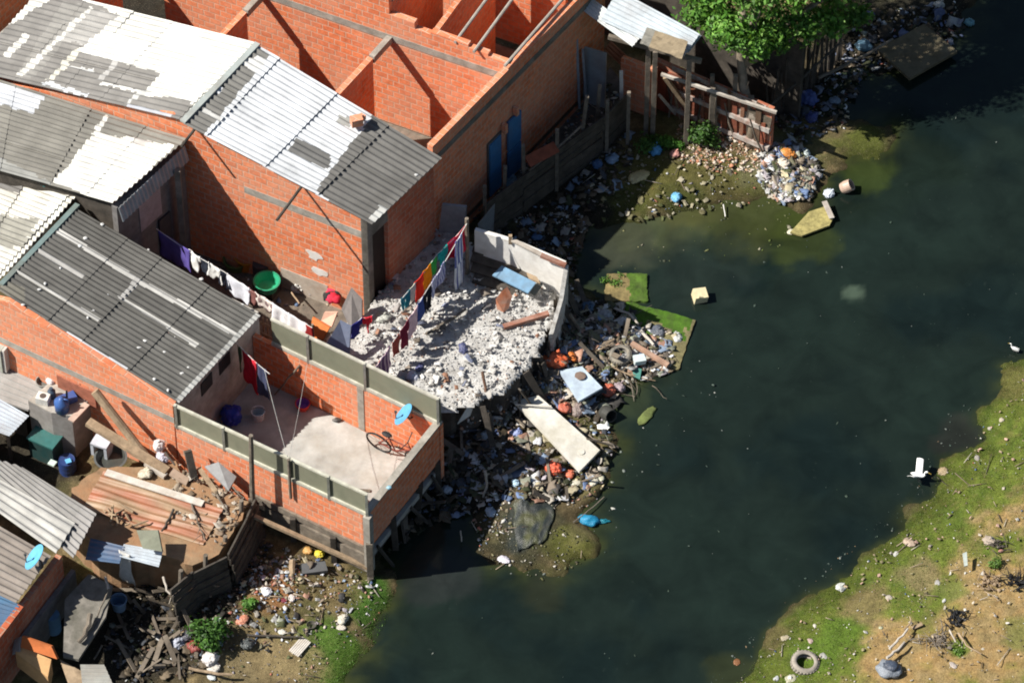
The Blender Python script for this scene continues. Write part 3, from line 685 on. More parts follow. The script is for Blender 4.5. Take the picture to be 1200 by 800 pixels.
m = MB(); m.slab([at(w0, UF - .2), at(w1 + ud, UF - .2), at(w1 + ud - ua * 9, UF - .2), at(w0 - ua * 9, UF - .2)], V((0, 0, .15))); m.build('floor', mat('dirt_floor', (.24, .20, .16), var=.5, dirt=(.09, .08, .06), dirt_amt=.7), UH)
for (pa, pb, nm) in (((534, 49), (572, -3), 4.62), ((556, 60), (597, 4), 4.64), ((593, 76), (663, -5), 4.62)):
    m = MB(); a = P(*pa, nm); b = P(*pb, nm + .02); m.tube([a - (b - a) * .02, b + (b - a) * .35], .04, 8); m.build('roof_pole', mat('pole_wood', (.42, .38, .33), var=.3, dirt=(.2, .17, .14), dirt_amt=.5), UH)
# blue shutters and door on the shaded river side
BLUEP = (.055, .20, .42)
def on_w(px, py, z): return (XY(px, py, z) - w0).dot(ud)
so = us * .025
m = MB(); s = 2.10; wallseg(m, w0 + ud * s + so, w0 + ud * (s + .44) + so, 1.05, 2.75, us * .04, col=BLUEP); d_ = m.build('door', PAINTED, UH)
m = MB(); wallseg(m, w0 + ud * (s - .05) + so * .4, w0 + ud * (s + .49) + so * .4, 1.0, 2.82, us * .025, col=(.12, .11, .1)); m.build('door_frame', PAINTED, UH)
m = MB(); s = 2.82; wallseg(m, w0 + ud * s + so, w0 + ud * (s + .5) + so, 1.95, 2.9, us * .05, col=BLUEP); m.build('shutter', PAINTED, UH)
m = MB(); wallseg(m, w0 + ud * s + so, w0 + ud * (s + .5) + so, 1.0, 1.88, us * .05, col=(.045, .17, .37)); m.build('shutter', PAINTED, UH)
for s in (2.6, 3.05):
    m = MB(); q = w0 + ud * s + so; wallseg(m, q, q + ud * .09, 2.75 if s < 3 else 2.95, 3.02 if s < 3 else 3.2, us * .12); m.build('bracket', BRICK, UH)
P, at = _P0, _at0
# ================================================================= far-left neighbour at the top corner
e0 = XY(-30, 90, 3.8); e1 = XY(72, -2, 3.8)
NH = thing('neighbour_house', at(e0, 0), 'house at the top left corner showing its concrete ledge and orange brick wall', 'house')
m = MB(); d = (e1 - e0).normalized(); s = V((d.y, -d.x, 0)); s = s if s.x < 0 else -s
wallseg(m, e0 - d * 1 + s * .12, e1 + d * 1.5 + s * .12, .2, 3.75, s * .35); m.build('ledge', CONC, NH)
m = MB(); wallseg(m, e0 - d + s * 1.3, e1 + d * 1.5 + s * 1.3, .2, 3.95, s * .14); m.build('wall', BRICK, NH)
def one(name, mb, m, label, cat, group=None, smooth=False, kind=None):
    return tag(mb.build(name, m, smooth=smooth), label, cat, group, kind)
def slabpx(mb, quad, z, th, col=None, zs=None):
    pts = [P(a, b, zs[i] if zs else z) for i, (a, b) in enumerate(quad)]
    n = V((0, 0, -th)); return mb.slab(pts, n, col)
# ================================================================= far shack by the tree (top right)
SH = thing('riverside_shack', P(770, 140, 0), 'shack by the tree with pale blue tin roof sheets and rusty red plank front', 'shack')
m = MB()
RZ = 3.5
corr(m, P(704, 24, RZ), P(800, 68, RZ - .15), P(820, 40, RZ + .12), P(724, -12, RZ + .3), .115, .014, col=(.50, .56, .60), nl=6)
m.build('roof', TIN, SH)
m = MB(); corr(m, P(682, 12, RZ - .1), P(741, 55, RZ - .2), P(752, 42, RZ - .05), P(694, -2, RZ + .05), .10, .013, col=(.58, .62, .62), nl=6); m.build('roof', TIN, SH)
m = MB(); corr(m, P(800, 58, RZ - .3), P(807, 62, RZ - .32), P(822, 42, RZ - .1), P(815, 38, RZ - .08), .11, .012, col=(.45, .52, .58), nl=2); m.build('roof', TIN, SH)
m = MB()
def tarp(u, v):
    p = bil([P(750, 52, RZ + .03), P(799, 70, RZ - .08), P(806, 50, RZ + .14), P(758, 33, RZ + .2)], u, v)
    return p + ZU * (.05 * mn.noise(V((u * 5, v * 5, 3))) + .03)
m.grid(tarp, 14, 10, th=V((0, 0, -.02)), colfn=lambda u, v: (.30, .24, .16) if u > .22 else (.24, .23, .2)); o = m.build('roof_tarp', CLOTH, SH)
m = MB(); a = P(713, 43, RZ - .35); b = P(822, 72, RZ - .5); m.beam(a, b, .10, .10); m.build('eave_beam', WOOD, SH)
for px, py in ((808, 68), (760, 57), (768, 60)):
    m = MB(); p = P(px, py, RZ - .45); m.beam(p, V((p.x, p.y, .2)), .11, .11); m.build('post', WOOD, SH)
# brick front walls with white painted courses
q0 = XY(768, 70, 1.75); q1 = XY(905, 128, 1.75); qd = (q1 - q0).normalized(); qn = V((-qd.y, qd.x, 0)); qn = qn if qn.y > 0 else -qn
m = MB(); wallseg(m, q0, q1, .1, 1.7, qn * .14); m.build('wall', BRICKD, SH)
m = MB()
for z in (.42, 1.02): wallseg(m, q0 + qd * .5, q1, z, z + .13, -qn * .11)
wallseg(m, lerp(q0, q1, .15), lerp(q0, q1, .95), 1.66, 1.78, -qn * .03); m.build('white_course', mat('faded_white', (.5, .47, .43), var=.5, scale=9, dirt=(.3, .14, .09), dirt_amt=.8), SH)
m = MB(); g = random.Random(23); L_ = (q1 - q0).length; x = .15
while x < L_ - .1:
    w_ = g.uniform(.07, .15)
    if g.random() < .74:
        p = q0 + qd * x - qn * g.uniform(.04, .07); t_ = g.uniform(-.08, .08); h_ = g.uniform(1.25, 1.95); c_ = g.choice([(.30, .075, .04), (.24, .07, .04), (.36, .10, .055), (.20, .10, .06), (.28, .13, .08), (.15, .09, .06), (.40, .16, .10)])
        m.slab([at(p, .1), at(p + qd * w_, .1), at(p + qd * (w_ + t_), h_), at(p + qd * t_, h_ + g.uniform(-.06, .06))], -qn * .022, c_)
    x += w_ + g.uniform(.01, .05)
o = m.build('planks', MOSSY, SH); tag(o, 'upright rusty red planks nailed over the brick wall')
m = MB(); a = XY(728, 58, 2.2); b = XY(768, 72, 2.2); wallseg(m, a, b, .3, 1.9, qn * .13); o = m.build('wall', BRICK, SH)
m = MB(); a = XY(684, 52, 2.3); b = XY(710, 60, 2.3); wallseg(m, a, b, .4, 2.2, qn * .05, col=(.32, .36, .39)); o = m.build('tin_panel', TIN, SH)
m = MB(); corr(m, P(708, 58, 1.8), P(736, 84, 1.1), P(742, 72, 1.5), P(716, 48, 2.1), .12, .012, col=(.42, .15, .07), nl=4); m.build('rusty_sheet', TIN, SH)
m = MB(); wallseg(m, q0 - qd * 2.2 + qn * 1.4, q1 + qn * 1.4, .1, 2.6, qn * .1); m.build('back_wall', WOODD, SH)
m = MB(); wallseg(m, q0 - qd * .25 - qn * .08, q0 + qd * .62 - qn * .05, .15, 1.55, qn * .05, col=(.36, .085, .045)); o = m.build('red_gate', PAINTED, SH)
# timber frame fence in front of the shack
FN = thing('timber_fence', P(850, 160, .2), 'timber fence of grey posts and a long sloping rail in front of the brick shack', 'fence')
m = MB(); m.beam(P(775, 87, 1.9), P(910, 132, 1.8), .065, .07); m.build('rail', mat('pale_timber', (.52, .47, .41), var=.35, dirt=(.25, .2, .16), dirt_amt=.6), FN)
m = MB(); m.beam(P(795, 96, 1.35), P(845, 112, 1.35), .05, .06); m.beam(P(845, 112, 1.35), P(885, 128, 1.2), .05, .06); m.build('rail', WOOD, FN)
for (px, py, zt, ztop) in ((836, 108, 1.66, 1.75), (862, 90, 2.2, 2.25), (880, 120, 1.6, 1.75), (835, 88, 2.1, 2.1), (807, 96, 1.75, 1.8)):
    m = MB(); p = P(px, py, zt); m.beam(V((p.x, p.y, ztop)), V((p.x, p.y, .05)), .17 if px in (836, 880) else .10, .14 if px in (836, 880) else .10); m.build('post', WOOD, FN)
m = MB(); m.beam(P(779, 90, 1.7), P(814, 138, .35), .13, .09); m.build('brace', WOODT, FN)
m = MB(); m.beam(P(773, 112, 1.15), P(791, 133, .3), .09, .07); m.build('brace', mat('pale_timber'), FN)
g = random.Random(19)
for k in range(13):
    x = 782 + k * 9.5 + g.uniform(-5, 5); y = 121 + (x - 768) * .423 + g.uniform(2, 12); p = P(x, y, .25); m = MB()
    q = p + V((g.uniform(-.4, .4), g.uniform(.02, .2), g.uniform(.9, 1.9))); m.tube([p, lerp(p, q, .5) + V((g.uniform(-.05, .05), 0, 0)), q], [.028, .024, .018], 6); m.build('pole', [WOOD, WOODD, WOODT][k % 3], FN)
for k, (x, y, w_, h_) in enumerate(((800, 112, .35, .5), (822, 121, .5, .28), (848, 132, .3, .55), (868, 140, .45, .35), (786, 106, .25, .6), (889, 149, .3, .5))):
    m = MB(); p = P(x, y, 1.0); d_ = V((qd.x * math.cos(.2 * k - .4), qd.y, .15 * math.sin(k * 2.1))).normalized(); m.slab([p - d_ * w_, p + d_ * w_, p + d_ * w_ + ZU * h_ + V((.05, 0, 0)), p - d_ * w_ + ZU * h_ * .9], -qn * .025, col=[(.30, .10, .05), (.24, .17, .11), (.36, .13, .07), (.42, .36, .30), (.20, .08, .05), (.16, .13, .10)][k]); m.build('patch_board', MOSSY, FN)
# fence of upright sticks in the shade behind the tree
m = MB(); g = random.Random(9)
FS = thing('stick_fence', P(930, 130, .1), 'dark fence of upright sticks and slats in the shade below the tree', 'fence')
for k in range(40):
    t = k / 39; x = lerp(900, 985, t) + g.uniform(-1, 1); y = lerp(150, 70, t) + g.uniform(-2, 2)
    p = P(x, y, .1); q = p + V((g.uniform(-.12, .12), g.uniform(-.08, .08), g.uniform(1.4, 2.3)))
    m.tube([p, (p + q) / 2 + V((g.uniform(-.04, .04), 0, 0)), q], [.035, .03, .02], 5)
m.build('slats', WOODD, FS)
m = MB(); m.tube([P(898, 128, 1.3), P(940, 92, 1.3), P(985, 50, 1.3)], .03, 6); m.build('rail', WOODD, FS)
# ================================================================= plank fence on the river edge beside the unfinished house
PF = thing('plank_fence', P(660, 190, .3), 'dark weathered plank fence along the river edge below the unfinished house', 'fence')
pts = [(566, 240), (612, 206), (650, 178), (706, 138), (738, 106)]
m = MB(); g = random.Random(4)
for i in range(len(pts) - 1):
    a = XY(*pts[i], 1.45); b = XY(*pts[i + 1], 1.45)
    for k in range(6):
        z = .28 + k * .21; m.beam(at(a, z + g.uniform(-.04, .04)) + V((g.uniform(-.03, .03), 0, 0)), at(b, z + g.uniform(-.04, .04)), .04, .19 + g.uniform(-.02, .02), roll=g.uniform(-.1, .1))
m.build('planks', WOODD, PF)
for (px, py, h, tilt, pale) in ((653, 152, 2.15, .0, 0), (688, 113, 2.45, .22, 0), (613, 170, 2.2, -.05, 0), (728, 84, 2.0, -.06, 1), (737, 108, 1.9, 0, 0), (568, 218, 2.0, .0, 0), (592, 195, 1.9, .05, 0), (703, 100, 2.0, .1, 0), (712, 118, 1.9, 0, 0)):
    p = P(px, py, h); m = MB(); m.beam(p, V((p.x - tilt, p.y - .05, -.1)), .085, .085); m.build('post', WHITE if pale else WOOD, PF)
m = MB(); m.tube([P(620, 200, 1.5), P(645, 180, 1.62), P(668, 160, 1.66), P(684, 145, 1.6)], .03, 6); m.build('rail', WOOD, PF)
m = MB(); m.beam(P(618, 190, 1.75), P(652, 172, 1.7), .28, .03, roll=.5); o = m.build('rusty_panel', mat('rusty_red', (.26, .075, .04), var=.4), PF)
# tall pale posts leaning on the corner of the unfinished house
o = MB(); o.beam(P(676, 44, 2.7), P(679, 125, .4), .16, .06); one('board', o, mat('blue_grey_board', (.30, .34, .38), var=.3), 'tall blue grey board leaning beside the far corner of the unfinished house', 'board')
o = MB(); o.beam(P(683, 60, 2.3), P(687, 118, .5), .14, .05); one('board', o, mat('blue_grey_board'), 'shorter grey board leaning right of the tall blue grey board', 'board')
# ================================================================= retaining fence of the earth yard (lower left)
RF = thing('retaining_fence', P(255, 650, .2), 'dark plank fence holding up the earth yard above the muddy bank', 'fence')
pts = [(294, 584), (284, 606), (262, 648), (222, 668), (196, 690)]
m = MB(); g = random.Random(14)
for i in range(len(pts) - 1):
    a = XY(*pts[i], 1.38); b = XY(*pts[i + 1], 1.38); nrm = V(((b - a).y, -(b - a).x, 0)).normalized(); nrm = nrm if nrm.x > 0 else -nrm
    for k in range(8):
        z = 1.32 - k * .19; off = nrm * (.10 + .03 * k + g.uniform(0, .03))
        m.beam(at(a + off, z + g.uniform(-.03, .03)), at(b + off, z + g.uniform(-.03, .03)), .04, .2)
m.build('planks', WOODD, RF)
for px, py, z, h in ((294, 510, 3.5, 3.4), (264, 628, 1.5, 1.5), (241, 650, 1.6, 1.6), (212, 668, 1.6, 1.6), (283, 586, 1.7, 1.7)):
    p = P(px, py, z); m = MB(); m.tube([p, V((p.x - .05, p.y, z - h * .5)), V((p.x - .08, p.y, z - h))], [.05, .06, .065], 7); m.build('post', WOOD, RF)
m = MB(); m.beam(P(283, 598, 1.25), P(436, 667, .35), .09, .08)
one('beam', m, WOODT, 'long pale beam lying from the earth yard down to the terrace corner', 'beam')
# ================================================================= neighbours at the left edge
# flat grey plank roof against the terrace house
T1 = thing('lean_to', P(40, 450, 0), 'low lean-to with flat grey plank roof against the terrace house wall', 'lean-to')
m = MB(); cs = [P(-40, 455, 1.35), P(33, 480, 1.35), P(72, 452, 1.42), P(14, 420, 1.42), P(-40, 395, 1.42)]
m.slab(cs, V((0, 0, -.06)))
m.build('roof', mat('grey_boards', (.36, .345, .325), var=.25, scale=4, dirt=(.2, .19, .17), dirt_amt=.4), T1)
m = MB()
for k in range(1, 7):
    t = k / 7; m.beam(lerp(cs[0], cs[3], t) + ZU * .006, lerp(cs[1], cs[2], t) + ZU * .006, .02, .014)
m.build('batten', mat('grey_boards'), T1)
m = MB(); a = XY(-40, 456, 1.35); b = XY(33, 481, 1.35); wallseg(m, a + V((0, .15, 0)), b + V((-.1, .15, 0)), -.1, 1.28, V((0, .08, 0))); m.build('wall', WOODD, T1)
m = MB(); m.slab([P(-120, 560, 2.0), P(-48, 590, 2.0), P(-30, 500, 2.0), P(-100, 470, 2.0)], V((0, 0, -2.1))); m.build('shade_block', PLASTER, T1)  # out-of-view box added to throw shade into the pit
T2 = thing('tin_awning', P(5, 500, 0), 'small awning of pale blue corrugated sheet at the left edge above a dark pit', 'awning')
m = MB(); corr(m, P(-50, 489, 1.25), P(11, 511, 1.15), P(34, 487, 1.3), P(-22, 455, 1.4), .09, .012, col=(.50, .57, .64), nl=5); m.build('roof', TIN, T2)
for px, py in ((9, 508), (-20, 495)):
    m = MB(); p = P(px, py, 1.1); m.beam(p, V((p.x, p.y, -.1)), .07, .07); m.build('post', WOODD, T2)
# concrete wash stand
WS = thing('concrete_stand', P(70, 500, 0), 'grey concrete block stand with basins and a blue jug on its top', 'stand')
tz = 1.62; tq = [P(33, 470, tz), P(60, 484, tz), P(84, 488, tz), P(106, 468, tz), P(62, 446, tz)]
m = MB(); m.slab(tq, V((0, 0, -1.7))); m.build('block', mat('grey_block', (.31, .295, .28), var=.35, scale=4, dirt=(.14, .12, .1), dirt_amt=.5), WS)
m = MB(); m.slab([P(33, 469, tz + .03), P(60, 483, tz + .03), P(84, 487, tz + .03), P(106, 467, tz + .03), P(62, 445, tz + .03)], V((0, 0, -.024))); m.build('top_slab', PLASTER, WS)
# brick coloured red door/board hanging on the terrace house wall
m = MB(); a = f1 + fd * 2.05 - inn * .03; wallseg(m, a, a + fd * 1.0, 1.5, 2.05, -inn * .03); o = one('board', m, mat('faded_red_board', (.36, .13, .08), var=.4), 'faded red board fixed low on the orange brick wall above the lean-to', 'board')
# ================================================================= shack with the blue dish (left edge)
DS = thing('tin_shack', P(30, 700, 0), 'shack with patched pale corrugated roof and a blue satellite dish at the left edge', 'shack')
m = MB()
corr(m, P(-60, 520, 2.35), P(86, 654, 2.0), P(113, 602, 2.1), P(26, 547, 2.25), .19, .035, colfn=lambda u, v: (.36, .345, .33) if u > .78 else (.31, .30, .285), nl=6, lift=.02)
m.build('roof', FIBRE, DS)
m = MB(); corr(m, P(-60, 560, 2.3), P(66, 650, 2.05), P(88, 614, 2.10), P(-40, 540, 2.32), .19, .035, colfn=lambda u, v: tuple(x * (1 + .3 * mn.noise(V((u * 3, v * 12, 4)))) for x in (.47, .46, .43)), nl=12)
for p in m.v: p.z += .06
m.build('roof', FIBRE, DS)
m = MB(); corr(m, P(-70, 665, 2.2), P(19, 707, 2.0), P(60, 652, 2.02), P(-40, 594, 2.2), .17, .03, colfn=lambda u, v: tuple(x * (1 + .35 * mn.noise(V((u * 2, v * 14, 1)))) for x in (.26, .225, .195)), nl=12)
for p in m.v: p.z += .03
m.build('roof', FIBRE, DS)
m = MB(); corr(m, P(-60, 740, 1.95), P(4, 738, 1.8), P(24, 708, 1.85), P(-40, 680, 2.0), .13, .02, col=(.08, .19, .33), nl=4); o = m.build('roof', TIN, DS)
dw0 = XY(2, 748, 1.75); dw1 = XY(72, 648, 1.95); dd = (dw1 - dw0).normalized(); ds_ = V((dd.y, -dd.x, 0)); ds_ = ds_ if ds_.x > 0 else -ds_
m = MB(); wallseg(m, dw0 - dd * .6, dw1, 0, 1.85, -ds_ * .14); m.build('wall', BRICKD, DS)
m = MB(); wallseg(m, lerp(dw0, dw1, .25) + ds_ * .02, dw1 + dd * .25 + ds_ * .02, -.05, 1.15, ds_ * .10); m.build('render', mat('grey_render'), DS)
def dish(name, c, r, aim, col, label, arm_to, bracket_len=.35):
    c = V(c); root = thing(name, c, label, 'satellite dish'); aim = V(aim).normalized(); d, s, u = basis(aim); M = Matrix((s, u, d)).transposed()
    m = MB(); prof = [(0, .0), (r * .35, r * .03), (r * .7, r * .11), (r, r * .24), (r * 1.02, r * .24), (r * 1.0, r * .21), (r * .7, r * .08), (r * .35, -.0), (.0, -.03)]
    m.lathe(prof, c, M, 28, col); m.build('reflector', PAINTED, root, smooth=True)
    m = MB(); m.tube([c + M @ V((0, -r * .95, r * .2)), c + M @ V((0, -r * .35, r * .75))], .012, 6); m.tube([c + M @ V((0, -r * .35, r * .72)), c + M @ V((0, -r * .28, r * .85))], .03, 8); m.build('feed_arm', METAL, root)
    m = MB(); m.tube([c - d * .03, c - d * .12, V(arm_to)], .02, 6); m.build('mount', METAL, root); return root
dish('satellite_dish', P(43, 654, 2.45), .30, (-.74, .10, .66), (.12, .42, .62), 'bright blue satellite dish on the tin shack roof at the left edge', P(50, 664, 2.05))
dish('satellite_dish', P(475, 487, 2.2), .27, (-.73, .16, .67), (.11, .38, .62), 'sky blue satellite dish fixed above the bicycle on the terrace wall', at(lerp(bk0, bk1, .84) - bn * 0, 1.95))
# lower left corner: open orange cabinet, corrugated scrap roof, grey slab roof in the alley
m = MB(); cz = 1.1
OC = thing('open_cabinet', P(45, 770, .2), 'open orange wooden cabinet lying on its back in the lower left corner', 'cabinet')
a, b, c, d = P(22, 766, cz), P(62, 776, cz), P(67, 760, cz + .1), P(26, 748, cz + .1)
m.slab([P(18, 764, cz), P(56, 793, cz - .3), P(60, 772, cz), P(24, 757, cz + .05)], V((0, 0, -.5))); m.build('carcass', mat('tan_board', (.62, .37, .17), var=.2), OC)
m = MB(); m.slab([P(26, 745, cz + .35), P(60, 757, cz + .3), P(67, 772, cz + .1), P(24, 758, cz + .1)], V((.03, .05, -.03))); o = m.build('door', mat('orange_board', (.55, .16, .05), var=.25), OC)
m = MB(); m.slab([P(16, 750, cz + .1), P(24, 745, cz + .3), P(22, 762, cz + .05), P(14, 766, cz - .1)], V((.03, .0, -.03))); m.build('side_panel', mat('grey_panel', (.3, .28, .27), var=.3), OC)
m = MB(); corr(m, P(100, 836, .9), P(150, 840, .8), P(122, 778, .95), P(94, 778, 1.0), .10, .015, col=(.42, .42, .38), nl=5); one('corrugated_sheet', m, TIN, 'pale corrugated sheet at the bottom edge right of the orange cabinet', 'roof sheet')
m = MB(); m.slab([P(70, 772, .9), P(96, 786, .85), P(100, 800, .8), P(80, 800, .8)], V((0, 0, -.05))); one('board', m, WOODT, 'splintered tan board between the orange cabinet and the pale corrugated sheet', 'board')
m = MB(); m.slab([P(76, 702, 1.15), P(74, 768, .95), P(92, 772, .95), P(124, 722, 1.1), P(132, 686, 1.2), P(104, 672, 1.2)], V((0, 0, -.08))); one('slab_roof', m, CONCD, 'dark concrete slab roof in the shaded alley right of the tin shack', 'roof')
m = MB(); corr(m, P(100, 655, 1.62), P(140, 660, 1.6), P(146, 640, 1.66), P(106, 630, 1.66), .11, .01, col=(.06, .13, .24), nl=4); one('tin_roof', m, TIN, 'dark blue sheet roof in shadow right of the tin shack roof', 'roof')
m = MB(); corr(m, P(140, 652, 1.62), P(186, 664, 1.56), P(191, 645, 1.58), P(145, 637, 1.66), .08, .012, col=(.55, .62, .68), nl=4); one('corrugated_sheet', m, TIN, 'light blue corrugated sheet below the green grey board', 'roof sheet')
m = MB(); m.slab([P(167, 642, 1.85), P(190, 646, 1.8), P(185, 621, 1.95), P(160, 621, 1.95)], V((.02, .03, -.03)), col=(.25, .26, .19)); one('board', m, PAINTED, 'green grey board standing on the yard edge above the light blue sheet', 'board')
# rusty sheet lying in the yard
m = MB()
def rust(u, v):
    p = bil([P(96, 596, YH + .03), P(238, 638, YH + .03), P(262, 596, YH + .10), P(122, 551, YH + .14)], u, v)
    return p + ZU * (.018 * math.sin(v * 40) + .07 * mn.noise(V((u * 3, v * 3, 0))))
m.grid(rust, 30, 40, th=V((0, 0, -.015)), colfn=lambda u, v: lerp(V((.36, .24, .14)), V((.36, .13, .065)), max(0, min(1, .45 + 1.6 * mn.noise(V((u * 3, v * 4, 2)))))))
one('rusty_sheet', m, TIN, 'large rusty orange corrugated sheet lying on the earth yard', 'metal sheet')
m = MB(); m.beam(P(124, 553, YH + .17), P(238, 590, YH + .14), .17, .03); one('plank', m, mat('white_board', (.62, .58, .52), var=.3, dirt=(.35, .28, .2), dirt_amt=.5), 'long whitish plank lying along the top of the rusty sheet', 'plank')
# ================================================================= white walled ruin on the rubble
RU = thing('white_ruin', P(610, 320, RUBZ), 'roofless ruin with white painted walls and planks on the edge of the rubble', 'ruin')
a = XY(556, 270, 2.25); b = XY(600, 283, 2.25); c = XY(661, 311, 2.2); d = XY(655, 352, 1.6); e = XY(643, 392, 1.2)
def off(a, b): 
    q = (b - a).normalized(); q = V((-q.y, q.x, 0)); return q
m = MB()
for s, t in ((a, b), (b, c)):
    wallseg(m, s, t, .4, 2.25, off(s, t) * (.10 if off(s, t).y > 0 else -.10))
m.build('wall', WHITE, RU)
m = MB(); wallseg(m, c, d, .2, 2.2, V((.10, .02, 0)), z1b=1.65); wallseg(m, d, e, .2, 1.65, V((.10, .02, 0)), z1b=1.2); m.build('side_wall', mat('white_boards', (.62, .60, .56), var=.4, scale=12, dirt=(.16, .13, .1), dirt_amt=.7), RU)
m = MB(); m.beam(P(634, 299, 2.35), P(663, 311, 2.28), .10, .08); m.build('top_rail', mat('red_brown_timber', (.30, .12, .075), var=.4, dirt=(.45, .4, .35), dirt_amt=.4), RU)
m = MB(); m.beam(P(600, 281, 2.32), P(636, 299, 2.30), .09, .05); m.build('top_rail', mat('pale_timber'), RU)
m = MB(); m.beam(P(598, 276, 2.45), P(598, 285, 2.2), .08, .08); m.build('post', WOODT, RU)
m = MB()
for k, (y0, x0, x1) in enumerate(((294, 553, 618), (305, 551, 618), (317, 551, 612), (330, 553, 606))):
    m.slab([P(x0, y0, 1.55 - .1 * k), P(x1, y0 + (x1 - x0) * .30, 1.5 - .1 * k), P(x1 + 3, y0 + (x1 - x0) * .30 - 9, 1.55 - .1 * k), P(x0 + 3, y0 - 10, 1.6 - .1 * k)], V((0, 0, -.05)))
m.build('planks', WOODD, RU)
m = MB(); m.slab([P(577, 322, 1.62), P(619, 343, 1.58), P(628, 331, 1.66), P(588, 311, 1.7)], V((0, 0, -.04)), col=(.18, .33, .48)); one('board', m, PAINTED, 'blue board lying on the dark planks inside the white ruin', 'board')
m = MB(); m.slab([P(617, 319, 1.7), P(629, 324, 1.75), P(633, 331, 1.66), P(620, 326, 1.62)], V((0, 0, -.05))); one('board', m, WOODT, 'short rusty tan board leaning on the white ruin wall', 'board')
m = MB(); m.slab([P(620, 342, 1.35), P(632, 328, 1.55), P(636, 333, 1.5), P(627, 346, 1.3)], V((0, 0, -.03)), col=(.14, .15, .13)); one('board', m, PAINTED, 'dark grey board leaning at the right end of the blue board', 'board')
m = MB(); m.beam(P(590, 383, 1.24), P(643, 367, 1.30), .12, .08); one('plank', m, mat('red_brown_timber'), 'dark red brown plank across the rubble at the foot of the white ruin', 'plank')
m = MB(); m.slab([P(518, 240, 2.1), P(546, 243, 2.1), P(545, 275, 1.2), P(514, 272, 1.2)], V((.02, .05, .02)), col=(.30, .32, .34)); one('board', m, PAINTED, 'large pale grey board leaning upright beside the unfinished house wall', 'board')
m = MB(); m.slab([P(560, 262, 2.0), P(578, 240, 2.1), P(576, 275, 1.2), P(562, 282, 1.2)], V((.04, .03, .02)), col=(.20, .22, .25)); one('board', m, PAINTED, 'dark grey board leaning behind the left end of the white ruin', 'board')
# wooden cladding holding the rubble above the river
CL = thing('plank_wall', P(640, 400, .2), 'dark driftwood plank wall holding the rubble above the river debris', 'fence')
g = random.Random(3); m = MB()
EDGE = [(662, 318), (657, 350), (644, 392), (626, 426), (592, 464), (548, 478), (514, 482)]
for i in range(len(EDGE) - 1):
    a = XY(*EDGE[i], RUBZ); b = XY(*EDGE[i + 1], RUBZ); L = (b - a).length; nn = V((b - a).y * -1, ) if False else V((-(b - a).y, (b - a).x, 0)).normalized()
    nn = nn if nn.x - nn.y > 0 else -nn
    k = int(L / .10)
    for j in range(k):
        if g.random() < (.30 if i < 3 else .78): continue
        p = lerp(a, b, (j + g.random()) / k) + nn * g.uniform(.0, .12)
        m.beam(at(p, RUBZ + g.uniform(-.45, .06)), at(p + nn * g.uniform(.05, .45) + V((g.uniform(-.25, .25), g.uniform(-.2, .2), 0)), .0), g.uniform(.05, .17), .035, roll=g.uniform(-.8, .8))
m.build('planks', WOODD, CL)
m = MB(); m.beam(P(668, 368, 1.0), P(685, 395, .3), .05, .05); m.build('brace', WOOD, CL)
# ------------------------------------------------------------------ small makers
def bag(px, py, r, col, label, z=None, flat=.7, knot=True, seed=None, cat='plastic bag', name='plastic_bag', group=None, elong=1.0, rot=0):
    if not knot and r < .17: r *= .85; flat *= .62; elong *= 1.25; rot += (px * 7 + py) % 6
    p = G(px, py) if z is None else P(px, py, z)
    seed = seed if seed is not None else int(px * 7 + py)
    m = MB(); M = rotz(rot)
    crumple(m, p + V((0, 0, r * flat * .5)), (r * elong, r, r * flat), seed, M, col, r * flat * .52)
    if knot:
        g = random.Random(seed); t = p + V((g.uniform(-.3, .3) * r, g.uniform(-.3, .3) * r, r * flat * 1.35))
        m.tube([t - V((0, 0, r * .25)), t, t + V((.12 * r, .05 * r, .15 * r)), t + V((.35 * r, .1 * r, .22 * r))], [r * .22, r * .08, r * .14, r * .2], 7, col)
    return one(name, m, FILM, label, cat, group, smooth=True)
def crumple(m, c, r, seed, M, col, floor):
    vs, fs = ico(4); g = random.Random(seed); sh = V((seed * .37 % 50, seed * .13 % 50, seed * .71 % 50)); out = []
    lob = [(V((g.uniform(-1, 1), g.uniform(-1, 1), g.uniform(-.3, 1))).normalized(), g.uniform(-.35, .45)) for _ in range(6)]
    for p in vs:
        k = .82
        for d, a in lob: k += a * max(0, p.dot(d)) ** 4
        k += .38 * (abs(mn.noise(p * 2.1 + sh)) - .18) + .22 * (abs(mn.noise(p * 5 + sh)) - .15) + .10 * mn.noise(p * 10 + sh)
        q = M @ V((p.x * r[0] * k, p.y * r[1] * k, p.z * r[2] * k))
        if q.z < -floor: q.z = -floor
        out.append(c + q)
    m.add(out, fs, col)
def tyre(px, py, Ro, wd_, label, z=None, tilt=(0, 0, 0), m_=None):
    p = G(px, py) if z is None else P(px, py, z); M = euler(*tilt)
    prof = []; ri = Ro * .62; h = wd_ / 2
    prof = [(ri, -h * .75), (ri * 1.03, -h * .95), (Ro * .84, -h * 1.0), (Ro * .96, -h * .72), (Ro, -h * .4), (Ro, h * .4), (Ro * .96, h * .72), (Ro * .84, h), (ri * 1.03, h * .95), (ri, h * .75), (ri * 1.04, h * .5), (Ro * .86, h * .5), (Ro * .88, -h * .5), (ri * 1.04, -h * .5), (ri, -h * .75)]
    m = MB(); m.lathe(prof, p + V((0, 0, h * .9)), M, 40)
    for k in range(26):                                            # tread blocks
        t = 2 * math.pi * k / 26
        for s in (-1, 1):
            c = p + V((0, 0, h * .9)) + M @ V((math.cos(t + s * .04) * Ro, math.sin(t + s * .04) * Ro, s * h * .35)); m.box(c, .012, .05, h * .55, M @ rotz(t))
    return one('tyre', m, m_ or RUBBER, label, 'tyre', smooth=True)
